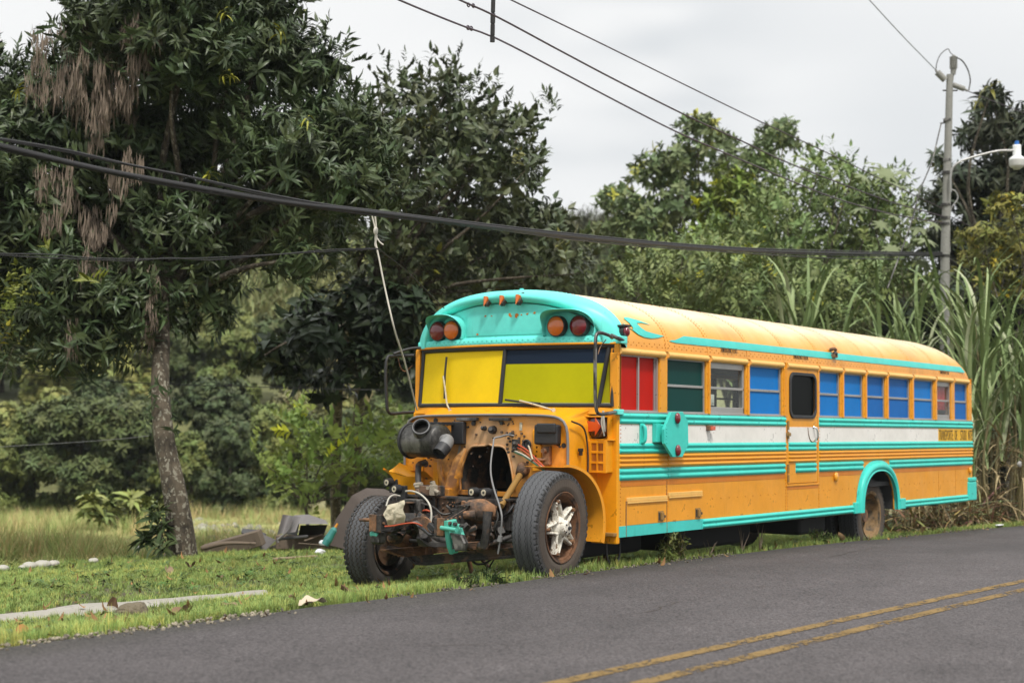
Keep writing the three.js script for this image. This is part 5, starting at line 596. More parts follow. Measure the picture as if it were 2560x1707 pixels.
// ---------------------------------------------------------------- trees and plants
rnd = rng(101);
{ // the mango tree on the left
  const base = onGround(452, 1392), tr = base.distanceTo(CAM), t0 = base.clone().sub(CAM).dot(FW);
  const tC = t0 + 1.5; const T = thing('mango_tree', 'tall dark mango tree with lichened leaning trunk and brown dead flower bunches, at the left', 'tree', base.toArray());
  const loc = p => p.clone().sub(base);
  const tp = [[456, 1400], [450, 1330], [436, 1230], [412, 1110], [400, 990], [402, 860], [400, 740], [420, 560]].map(([x, y], i) => loc(wp(x, y, t0 + [0, 0, 0, 0.1, 0.3, 0.7, 1.1, 1.5][i])));
  part(T, 'trunk', taper(tp, [0.19, 0.15, 0.132, 0.118, 0.108, 0.115, 0.1, 0.08], 40, 18), palBark);
  const L1 = [[430, 130, 190], [250, 200, 170], [600, 130, 170], [760, 190, 140], [840, 330, 120], [100, 330, 180], [300, 400, 200], [520, 380, 220], [720, 420, 190], [900, 470, 120], [60, 560, 200], [250, 620, 190], [470, 590, 170], [650, 570, 130], [90, 790, 150], [215, 860, 120], [330, 760, 110], [520, 690, 100], [745, 650, 70], [-150, 400, 230], [-150, 700, 220], [930, 350, 90], [420, -60, 180], [640, -20, 140], [250, 60, 110], [-60, 250, 170], [180, 740, 140], [560, 780, 45], [800, 560, 90], [460, 800, 60]];
  const clumps = [...CL(L1, tC - 0.2, 1.0), ...CL(L1.filter((_, i) => i % 2 === 0).map(([x, y, r]) => [x + 20, y + 10, r * 0.9]), tC + 1.9, 0.7)].map(([c, r, k]) => [loc(c), r * 0.97, k]);
  part(T, 'limb', limbs(tp[6], clumps.slice(0, 26), 0.075), darkBark);
  const leafK = [rosette(11, 0.19, 0.043, { droop: [0.3, 0.95], tilt: [0.7, 1.9], stem: 0.1 }), rosette(8, 0.2, 0.04, { droop: [0.6, 1.1], tilt: [0.9, 2.3], stem: 0.16 }), spray(10, 0.2, 0.17, 0.045)];
  const fol = foliage(clumps, 410, { out: 0.8, yellow: 0.004, flat: 0.9 }); for (let k = 0; k < 3; k++) cloud('crown', leafK[k], leafM([0.056, 0.082, 0.034], { roughness: 0.42, specularIntensity: 0.6 }), fol.filter((_, i) => i % 3 === k), T);
  // hanging bunches of dead flower stalks, brown, each its own part
  const bunch = [0, 1, 2].map(() => join([...Array(26)].map(() => { const x = rr(-0.06, 0.06), z = rr(-0.07, 0.07), l = rr(0.08, 0.26); return leafG(l, rr(0.012, 0.028), 0.6, rr(-0.2, 0.3), 2).rotateX(Math.PI + rr(-0.25, 0.25)).rotateY(rr(0, 6)).translate(x, rr(-0.22, 0.08), z); })));
  const bm = new THREE.MeshStandardMaterial({ color: rgb([0.20, 0.155, 0.118]), roughness: 0.95, side: THREE.DoubleSide });
  const spots = []; for (const [x0, y0, w, h, n] of [[180, 150, 90, 90, 26], [285, 90, 90, 50, 22], [205, 220, 60, 40, 12], [150, 190, 30, 30, 6], [330, 60, 40, 30, 6], [290, 210, 40, 40, 8], [265, 300, 30, 50, 8], [270, 240, 60, 30, 6], [120, 430, 20, 20, 4], [150, 460, 35, 60, 9], [115, 540, 15, 40, 4], [225, 560, 14, 34, 6], [260, 520, 20, 40, 5], [220, 640, 28, 20, 9], [170, 690, 12, 22, 4], [185, 820, 8, 20, 3], [360, 730, 20, 60, 9], [385, 790, 12, 20, 4], [345, 380, 25, 25, 4], [300, 430, 20, 20, 4]]) for (let i = 0; i < n * 0.75; i++) spots.push([x0 + rr(-w, w) * 1.25, y0 + rr(-h, h) * 1.15]);
  spots.forEach(([x, y], i) => { const m = shadows(new THREE.Mesh(bunch[i % 3], bm)); m.name = 'dead_flower_bunch'; m.position.copy(loc(wp(x, y, tC - 1.15 + rr(-0.4, 0.6)))); m.rotation.y = rr(0, 6); m.scale.setScalar(rr(0.75, 1.15)); T.add(m); });
  cloud('trunk_shoots', rosette(6, 0.16, 0.04, { tilt: [0.6, 1.8] }), leafM([0.045, 0.07, 0.028]), [[378, 985], [372, 1030], [432, 1012], [440, 1046], [395, 962], [432, 1075], [368, 1055], [420, 980], [384, 1010]].map(([x, y]) => [loc(wp(x, y, t0 - 0.12 + rr(-0.1, 0.15))), Q(V(x < 400 ? -1 : 1, rr(0, 0.6), rr(-.3, .5)).normalize(), rr(0, 6)), rr(0.6, 1.1)]), T);
  // bright young leaves here and there
  const young = rosette(7, 0.19, 0.035, { droop: [0.5, 1], tilt: [0.8, 1.8] });
  cloud('young_leaves', young, leafM([0.27, 0.27, 0.04]), [[575, 178], [555, 180], [700, 70], [770, 290], [525, 420], [45, 215], [560, 20]].map(([x, y]) => [loc(wp(x, y, tC - 1.5)), Q(V(rr(-.3, .3), 1, rr(-.3, .3)).normalize(), rr(0, 6)), rr(0.7, 1)]), T);
}
{ // the broad-leaved tree behind the bus front
  const t0 = 25.5, b1 = onGround(842, 1330); const base = b1.clone(), T = thing('broadleaf_tree', 'dark broad-leaved tree with two slim trunks behind the front of the bus', 'tree', base.toArray()), loc = p => p.clone().sub(base), tb = base.clone().sub(CAM).dot(FW);
  for (const [a, r] of [[[[840, 1335], [838, 1200], [842, 1050], [850, 930], [880, 800], [960, 640], [1060, 480]], 0.11], [[[872, 1330], [885, 1200], [895, 1060], [905, 900], [935, 720], [1100, 560], [1180, 400]], 0.12]]) part(T, 'trunk', taper(a.map(([x, y], i) => loc(wp(x, y, lerp(tb, t0, i / 6)))), [r * 1.15, r, r * 0.95, r * 0.85, r * 0.7, r * 0.4, r * 0.2], 30, 12), palBark);
  const L1 = [[1130, 240, 110], [1000, 230, 65], [1010, 330, 110], [1200, 330, 120], [1330, 262, 34], [1270, 290, 45], [1080, 450, 160], [1260, 470, 120], [980, 560, 130], [1180, 620, 170], [1340, 610, 120], [1440, 690, 75], [1040, 720, 120], [1230, 740, 90], [940, 690, 100], [1380, 700, 80], [1320, 420, 60], [950, 420, 90], [950, 180, 30], [1130, 160, 45], [1040, 190, 40]];
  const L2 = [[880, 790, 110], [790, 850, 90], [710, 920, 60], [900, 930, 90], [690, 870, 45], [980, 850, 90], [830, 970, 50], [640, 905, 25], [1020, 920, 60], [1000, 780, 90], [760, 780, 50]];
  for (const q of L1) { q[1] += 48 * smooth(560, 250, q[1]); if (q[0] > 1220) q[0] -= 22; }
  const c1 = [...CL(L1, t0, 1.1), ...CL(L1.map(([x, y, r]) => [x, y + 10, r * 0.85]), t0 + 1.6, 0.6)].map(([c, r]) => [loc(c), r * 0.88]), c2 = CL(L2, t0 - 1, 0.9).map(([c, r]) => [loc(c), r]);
  part(T, 'limb', limbs(loc(wp(920, 800, t0)), [...c1.slice(0, 20), ...c2], 0.06), darkBark);
  cloud('crown', spray(9, 0.34, 0.19, 0.084), leafM([0.070, 0.090, 0.042], { roughness: 0.42, specularIntensity: 0.5 }), foliage(c1, 100, { out: 0.8, hang: 0.1, yellow: 0.012 }), T);
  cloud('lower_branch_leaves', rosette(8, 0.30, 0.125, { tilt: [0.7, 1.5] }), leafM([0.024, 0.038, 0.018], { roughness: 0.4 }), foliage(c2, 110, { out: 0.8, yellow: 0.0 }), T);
  // thin shoots standing out of the top
  const sh = []; for (const [x, y, l] of [[965, 150, 60], [1000, 145, 80], [1068, 150, 60], [1135, 128, 40], [1200, 180, 50], [1250, 210, 60], [1360, 240, 40], [1380, 250, 30], [1290, 380, 60], [1355, 385, 20], [1330, 440, 50]]) for (let k = 0; k < 4; k++) sh.push([loc(wp(x + rr(-14, 14), y + 12 + k * l * 0.3, t0 + rr(-0.6, 0.6))), Q(V(rr(-.6, .6), 1, rr(-.6, .6)).normalize(), rr(0, 6)), rr(0.5, 0.75)]);
  cloud('shoots', spray(6, 0.35, 0.26, 0.09), leafM([0.055, 0.075, 0.032], { roughness: 0.45 }), sh, T);
}
// bushes and trees beyond the bus
function bush(name, label, cat, list, t, spread, geo, col, dens, o = {}) {
  const base = wp(list[0][0], o.base ?? 1150, t); base.y = groundY(base.x, base.z); const T = thing(name, label, cat, base.toArray(), o.group), loc = p => p.clone().sub(base);
  const cl = [...CL(list, t, spread), ...(o.back === false ? [] : CL(list.map(([x, y, r, d]) => [x, y, r * 0.9, d]), t + (o.back ?? 1.5), spread * 0.5))].map(([c, r, k]) => [loc(c), r, k]);
  const top = V(0, Math.max(0.3, (cl[0][0].y) * 0.35), 0);
  part(T, 'trunk', taper([V(0, -0.1, 0), top.clone().multiplyScalar(0.5).add(V(0.1, 0, 0)), top], [o.tr ?? 0.14, (o.tr ?? 0.14) * 0.8, (o.tr ?? 0.14) * 0.6], 10, 10), o.bark ?? palBark);
  part(T, 'limb', limbs(top, cl.slice(0, list.length), (o.tr ?? 0.14) * 0.45), o.bark ?? palBark);
  cloud('crown', geo, leafM(col, o.mat), foliage(cl, dens, { out: 0.7, ...o.f }), T); return [T, loc, base];
}
rnd = rng(202);
const bigRos = rosette(10, 0.23, 0.095, { tilt: [0.3, 1.4], droop: [0, 0.5] }), smallSpray = spray(10, 0.36, 0.14, 0.06), medSpray = spray(10, 0.42, 0.17, 0.07), narrowRos = rosette(9, 0.26, 0.065, { tilt: [0.5, 1.6] });
bush('tall_tree', 'tall grey-green tree with upright leaf whorls, topmost behind the middle of the bus', 'tree', [[1745, 330, 60], [1700, 410, 80], [1830, 430, 70], [1940, 350, 65], [1960, 320, 35], [1630, 440, 75], [1540, 500, 60], [1590, 560, 95], [1720, 530, 110], [1870, 520, 90], [1760, 310, 35], [1800, 360, 50], [1510, 590, 50], [1900, 410, 60], [1640, 640, 90], [1820, 640, 90], [1560, 680, 70]], 37, 1.2, bigRos, [0.15, 0.195, 0.09], 82, { tr: 0.2, f: { out: 0.9 }, mat: { roughness: 0.5 } });
bush('leafy_tree', 'mid green bushy tree with small bright leaves behind the bus roof', 'tree', [[1900, 690, 120], [2000, 560, 110], [2090, 480, 60], [2050, 420, 40], [2120, 560, 90], [1960, 470, 50], [2150, 660, 100], [1800, 640, 80], [2050, 700, 120], [2180, 560, 60], [1940, 600, 110], [2230, 650, 60], [2130, 440, 35], [2190, 520, 50], [2230, 480, 40], [2260, 560, 45], [2300, 620, 45], [2270, 700, 60], [2310, 760, 60], [2200, 690, 60], [2290, 590, 30]], 33, 1.2, medSpray, [0.165, 0.225, 0.082], 95, { tr: 0.15, f: { yellow: 0.008 } });
bush('pale_crown_tree', 'small tree with yellow-green leaf crown in front of the tall grey-green tree', 'tree', [[1820, 455, 50], [1870, 470, 45], [1800, 510, 60], [1860, 540, 60], [1770, 580, 60], [1840, 600, 60]], 35, 0.7, bigRos, [0.20, 0.26, 0.055], 75, { tr: 0.1 });
bush('hedge_bush', 'dense green hedge bush just above the front part of the bus roof', 'bush', [[1620, 740, 85], [1700, 680, 90], [1760, 760, 100], [1680, 790, 70], [1590, 700, 60], [1810, 700, 80]], 29, 0.8, smallSpray, [0.175, 0.225, 0.085], 115, { tr: 0.08, f: { yellow: 0.005 } });
bush('hedge_bush', 'dense green hedge bush above the middle of the bus roof, left of the cane', 'bush', [[1900, 770, 90], [1980, 720, 90], [2060, 780, 80], [1850, 820, 70], [1990, 820, 80], [2130, 760, 90], [2200, 720, 70], [2100, 840, 70]], 29, 0.8, smallSpray, [0.16, 0.21, 0.08], 115, { tr: 0.08, f: { yellow: 0.005 } });
{ // large-leaved pale tree near the pole
  const [T, loc] = bush('large_leaved_tree', 'thin tree with very large pale round leaves left of the utility pole', 'tree', [[2210, 440, 20], [2250, 560, 20], [2290, 640, 20]], 31, 0.4, smallSpray, [0.12, 0.15, 0.06], 30, { tr: 0.07 });
  const lobed = (() => { const s = new THREE.Shape(); for (let i = 0; i <= 60; i++) { const a = i / 60 * Math.PI * 2, r = 0.34 * (0.72 + 0.28 * Math.cos(a * 8)) * (0.9 + 0.1 * Math.cos(a)); i ? s.lineTo(r * Math.cos(a), r * Math.sin(a)) : s.moveTo(r, 0); } const g = new THREE.ShapeGeometry(s), p = g.attributes.position; for (let i = 0; i < p.count; i++) { const r = Math.hypot(p.getX(i), p.getY(i)); p.setZ(i, -0.9 * r * r); } g.rotateX(-Math.PI / 2); g.computeVertexNormals(); return flat(g); })(), lm = leafM([0.24, 0.28, 0.15], { transmission: 0.35, roughness: 0.9, thickness: 0 });
  for (const [x, y, s] of [[2215, 430, 1.2], [2185, 405, 0.8], [2260, 430, 0.8], [2250, 460, 0.9], [2160, 440, 0.8], [2200, 480, 0.9], [2240, 540, 0.9], [2280, 520, 0.7], [2205, 560, 0.8], [2300, 570, 1.1], [2270, 610, 1.0], [2320, 600, 0.9], [2230, 620, 0.8], [2310, 660, 0.9], [2190, 640, 0.8], [2340, 560, 0.7], [2250, 680, 0.8], [2330, 710, 0.7], [2150, 520, 0.7], [2290, 470, 0.6]]) { const m = shadows(new THREE.Mesh(lobed, lm)); m.name = 'leaf'; m.position.copy(loc(wp(x, y, 31 + rr(-0.8, 0.8)))); m.quaternion.copy(Q(V(rr(-.6, .1), 0.8, rr(0, .7)).normalize(), rr(0, 6))); m.scale.setScalar(s); T.add(m); }
}
bush('dark_tree', 'tall dark narrow-leaved tree behind the street lamp at the right edge', 'tree', [[2480, 270, 55], [2540, 330, 80], [2450, 350, 70], [2480, 230, 22], [2400, 470, 70], [2470, 470, 110], [2350, 400, 30], [2345, 500, 45], [2560, 480, 120], [2480, 620, 140], [2400, 620, 90], [2620, 350, 120], [2430, 740, 110], [2360, 590, 40], [2600, 640, 140]], 31, 1.2, narrowRos, [0.06, 0.075, 0.048], 95, { tr: 0.2, mat: { roughness: 0.42 } });
bush('yellow_bush', 'yellow-green flowering bush beside the pole under the street lamp', 'bush', [[2520, 520, 60], [2460, 600, 60], [2540, 620, 80], [2420, 650, 45], [2480, 690, 70], [2560, 720, 60], [2400, 590, 25]], 28, 0.5, rosette(8, 0.15, 0.05, { tilt: [0.5, 1.5] }), [0.17, 0.175, 0.045], 150, { tr: 0.08, back: 0.7, f: { yellow: 0.10 } });
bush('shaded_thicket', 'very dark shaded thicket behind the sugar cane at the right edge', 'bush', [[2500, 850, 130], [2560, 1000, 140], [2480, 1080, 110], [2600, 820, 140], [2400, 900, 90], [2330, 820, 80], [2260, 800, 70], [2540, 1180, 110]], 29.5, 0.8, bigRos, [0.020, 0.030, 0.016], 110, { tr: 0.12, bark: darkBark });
// light green saplings behind the left wheel, low plants on the lawn's edge
bush('sapling', 'light green sapling with yellowish leaves behind the slim trunks, left of the bus front', 'sapling', [[760, 1075, 60], [830, 1110, 60], [940, 1090, 60], [770, 1160, 55], [900, 1160, 60], [680, 1175, 40], [650, 1200, 25], [720, 1230, 45], [820, 1230, 50], [960, 1180, 60], [735, 1030, 22], [1000, 1080, 50], [970, 1250, 40], [640, 1130, 15]], 28.5, 0.7, spray(9, 0.4, 0.2, 0.09), [0.22, 0.30, 0.075], 70, { tr: 0.05, back: false, base: 1320, f: { yellow: 0.04 }, mat: { transmission: 0.3, roughness: 0.9, thickness: 0 } });
bush('leafy_weed', 'dark leafy weed at the left foot of the mango trunk', 'weed', [[400, 1330, 30], [390, 1290, 25], [375, 1350, 25], [410, 1370, 22], [395, 1260, 14]], 17.9, 0.25, rosette(7, 0.22, 0.055, { tilt: [0.5, 1.5] }), [0.05, 0.075, 0.028], 260, { tr: 0.015, back: false, base: 1385, f: { yellow: 0 } });
bush('pale_shrub', 'pale yellow-green large-leaved shrub in the meadow left of the mango trunk', 'shrub', [[320, 1250, 28], [225, 1265, 30], [270, 1275, 35], [350, 1260, 25], [320, 1300, 30], [250, 1300, 25]], 33, 0.4, rosette(8, 0.32, 0.11, { tilt: [0.6, 1.4] }), [0.22, 0.26, 0.085], 170, { tr: 0.03, back: false, base: 1320, f: { yellow: 0 } });
bush('fringe_branch', 'twiggy yellow-green branch reaching in at the left edge', 'branch', [[-160, 800, 60], [20, 760, 45], [60, 735, 35], [-30, 720, 60], [30, 870, 30], [-20, 830, 50]], 17, 0.3, spray(7, 0.2, 0.085, 0.04), [0.13, 0.15, 0.03], 190, { tr: 0.03, back: false, base: 1500, f: { yellow: 0.1 } });

// wooded bank and hillside far behind
rnd = rng(303);
{
  const kinds = [[0.085, 0.11, 0.042], [0.15, 0.185, 0.06], [0.24, 0.26, 0.085], [0.19, 0.185, 0.09], [0.07, 0.095, 0.042]].map((c, i) => { const geo = rosette(11, 0.34, 0.13, { tilt: [0.4, 1.6], seg: 2, stem: 0.2 }); const g = new THREE.Group(); const cl = []; for (let k = 0; k < 9; k++) { const a = rr(0, 6.28), h = rr(0.5, 4.6); cl.push([V(Math.cos(a) * rr(0.5, 1.9), h, Math.sin(a) * rr(0.5, 1.9)), rr(0.9, 1.5)]); } cl.push([V(0, 4.6, 0), 1.3]); part(g, 'trunk', taper([V(0, -0.5, 0), V(0.1, 1.5, 0), V(0, 3.5, 0.1)], [0.16, 0.12, 0.06], 8, 8), darkBark); cloud('crown', geo, leafM(c), foliage(cl, 110, { out: 0.8, yellow: 0.0 }), g); return g; });
  const group = 'trees of the wooded bank beyond the meadow', labels = ['dark green tree in the wooded bank beyond the meadow', 'mid green tree in the wooded bank beyond the meadow', 'light green tree in the wooded bank beyond the meadow', 'grey-green tree in the wooded bank beyond the meadow', 'blackish green tree in the wooded bank beyond the meadow'];
  const spots = []; for (let row = 0; row < 3; row++) for (let px = -120; px < 1650; px += 98 + row * 20) spots.push([px + rr(-40, 40), 47 + row * 7 + rr(-1.5, 1.5), row]);
  spots.forEach(([px, t, row], i) => { const k = row === 0 ? [0, 4, 0, 1, 4, 2][Math.floor(rnd() * 6)] : Math.floor(rnd() * 5), c = kinds[k].clone(), p = wp(px, 1000, t); p.y = groundY(p.x, p.z); c.name = numbered('bank_tree'); c.position.copy(p); c.rotation.y = rr(0, 6.28); const s = rr(0.6, 1.0) * [0.72, 0.72, 0.8][row]; c.scale.set(s * rr(0.9, 1.25), s, s); c.userData = { label: labels[k], category: 'tree', group: group + ', ' + ['dark', 'mid', 'light', 'grey', 'blackish'][k] }; scene.add(c); });
  // forest cover of the far hillside
  const it = [], geo = join([...Array(90)].map(() => { const d = dirR(); if (d.y < -0.2) d.y *= -1; const k = rr(0.8, 1.15); return leafG(rr(0.4, 0.75), rr(0.25, 0.42), 0.3, 0.4, 1).rotateX(rr(0.4, 1.7)).rotateY(rr(0, 6.28)).translate(d.x * 1.5 * k, d.y * 1.15 * k, d.z * 1.5 * k); }));
  for (let i = 0; i < 26000; i++) { const t = 70 + 210 * Math.pow(rnd(), 1.3), px = rr(-150, 2750), p = wp(px, 900, t); const n = fbm(p.x * 0.035, p.z * 0.035, 12, 3), dens = smooth(0.42, 0.62, n + (t > 150 ? 0.2 : 0)); if (rnd() > dens * 0.9 + (t > 130 ? 0.5 : 0.4)) continue; p.y = groundY(p.x, p.z) + rr(0.2, 1) * (1 + 4 * dens) * (t > 150 ? 1.3 : 1); const b = rr(0.6, 1.2) * (0.35 + 1.25 * smooth(0.3, 0.7, fbm(p.x * 0.05, p.z * 0.05, 3, 3))); it.push([p, Q(V(rr(-.5, .5), 1, rr(-.5, .5)).normalize(), rr(0, 6)), rr(0.7, 1.5), [b * rr(0.85, 1.25), b, b * 0.9]]); }
  const f = cloud('hillside_forest', geo, leafM([0.16, 0.18, 0.08]), it, scene); f.userData = { kind: 'stuff', label: 'hazy green forest covering the far hillside', category: 'forest' };
}
// sugar cane behind the tail of the bus: four kinds of plant, cloned
rnd = rng(404);
{
  const blade = (len, wid, a0, curl) => { const n = 9, pos = [], idx = []; let y = 0, r = 0, a = a0; for (let i = 0; i <= n; i++) { const t = i / n, w = wid * Math.min(1, t * 5 + 0.35) * Math.pow(1 - t, 0.65) * 0.5, nx = Math.cos(a), ny = Math.sin(a); pos.push(r - 0.25 * w * nx, y + 0.35 * w, -w, r, y, 0, r - 0.25 * w * nx, y + 0.35 * w, w); r += Math.sin(a) * len / n; y += Math.cos(a) * len / n; a += curl * (0.3 + 1.6 * t) / n; if (i) { const p = (i - 1) * 3, q = i * 3; idx.push(p, q, p + 1, q, q + 1, p + 1, p + 1, q + 1, p + 2, q + 1, q + 2, p + 2); } } const g = new THREE.BufferGeometry(); g.setAttribute('position', new THREE.Float32BufferAttribute(pos, 3)); g.setIndex(idx); g.computeVertexNormals(); return flat(g); };
  const cm = [[0.25, 0.31, 0.14], [0.36, 0.39, 0.24], [0.16, 0.22, 0.085]].map(c => leafM(c, { roughness: 0.45 })), dry = leafM([0.34, 0.27, 0.15], { roughness: 0.9 }), stalkM = new THREE.MeshStandardMaterial({ color: rgb([0.20, 0.17, 0.08]), roughness: 0.6, map: grime });
  const kinds = [0, 1, 2, 3].map(() => { const g = new THREE.Group(), h = rr(2.0, 2.7); part(g, 'stalk', [taper([V(0, -0.1, 0), V(rr(-.08, .08), h * 0.5, rr(-.08, .08)), V(rr(-.15, .15), h, rr(-.15, .15))], [0.022, 0.02, 0.014], 14, 7), taper([V(0.1, -0.1, 0.05), V(0.2, h * 0.4, rr(-.1, .1)), V(0.25, h * 0.85, rr(-.15, .15))], [0.02, 0.018, 0.013], 12, 7)], stalkM);
    for (let i = 0; i < 16; i++) { const y = h * (0.40 + 0.60 * i / 15), b = blade(rr(1.1, 1.9), rr(0.05, 0.09), rr(0.05, 0.5) * (1.3 - i / 15), rr(1.0, 2.6)), m = shadows(new THREE.Mesh(b, cm[Math.floor(rnd() * 3)])); m.name = 'leaf'; m.position.set(i % 3 ? 0 : 0.22, y, 0); m.rotation.y = i * 2.6 + rr(-0.5, 0.5); g.add(m); }
    for (let i = 0; i < 9; i++) { const m = shadows(new THREE.Mesh(blade(rr(0.8, 1.4), rr(0.03, 0.05), rr(0.9, 1.8), rr(1, 2.2)), dry)); m.name = 'dry_leaf'; m.position.set(0, rr(0.3, 1.6), 0); m.rotation.y = rr(0, 6.28); g.add(m); } return g; });
  let n = 0; const put = (px, t, s, label, grp) => { const c = kinds[n++ % 4].clone(), p = wp(px, 1000, t); p.y = groundY(p.x, p.z) - 0.05; c.name = numbered('sugar_cane'); c.position.copy(p); c.rotation.set(rr(-.08, .08), rr(0, 6.28), rr(-.08, .08)); c.scale.set(s, s * rr(0.9, 1.1), s); c.userData = { label, category: 'sugar cane', group: grp }; scene.add(c); };
  for (const [px, t, s] of [[2210, 26.5, 1.25], [2235, 26, 1.3], [2260, 25.5, 1.25], [2280, 26.5, 1.35], [2300, 25, 1.25], [2330, 25.8, 1.3], [2350, 25, 1.2], [2375, 26, 1.35], [2395, 25, 1.35], [2415, 26.5, 1.4], [2180, 27, 1.2], [2150, 27.5, 1.1]]) put(px, t, s, 'tall sugar cane rising behind the rear half of the bus roof', 'sugar cane behind the rear half of the bus roof');
  for (const [px, t, s] of [[2450, 24.2, 1.15], [2470, 25, 1.3], [2490, 24, 1.1], [2455, 25.5, 1.35], [2515, 24.6, 1.1], [2540, 24, 1.0], [2560, 25, 1.15], [2585, 24.4, 1.05], [2500, 26, 1.35], [2535, 26.5, 1.3], [2610, 25, 1.1], [2440, 24.4, 1.2], [2478, 23.6, 1.0], [2640, 24.6, 1.1]]) put(px, t, s, 'sugar cane with long arching leaves right of the bus tail', 'sugar cane right of the bus tail');
  for (const [px, t, s] of [[1925, 27.0, 1.15], [1990, 27.2, 1.35], [2020, 27.4, 1.5], [2060, 27, 1.25], [1950, 27.3, 1.25], [1905, 26.8, 1.05]]) put(px, t, s, 'lone sugar cane rising above the middle of the bus roof', 'sugar cane above the middle of the bus roof');
  for (const [px, t, s] of [[2260, 23.3, 0.55], [2300, 23.6, 0.6], [2340, 23.2, 0.6], [2390, 23.5, 0.65], [2420, 23.1, 0.6]]) put(px, t, s, 'low sugar cane seen under the tail of the bus', 'sugar cane under the tail of the bus');
  // dry fallen cane leaves heaped at its foot
  const it = []; const dl = blade(0.9, 0.04, 1.4, 0.6); for (let i = 0; i < 900; i++) { const px = 2200 + 420 * Math.pow(rnd(), 0.6), p = wp(px, 1250, rr(22.9, 25.5)); if (p.z > 0.75) p.z = rr(-0.6, 0.7); p.y = groundY(p.x, p.z) + 0.02 + 0.45 * Math.pow(rnd(), 2); it.push([p, new THREE.Quaternion().setFromEuler(new THREE.Euler(rr(-.5, .5), rr(0, 6.28), rr(-.7, .5))), rr(0.6, 1.2), [rr(0.6, 1.2), rr(0.6, 1.1), rr(0.6, 1.1)]]); }
  const d = cloud('dry_cane_litter', dl, dry, it, scene); d.userData = { kind: 'stuff', label: 'dry brown fallen cane leaves heaped at the foot of the sugar cane', category: 'dry leaves' };
}
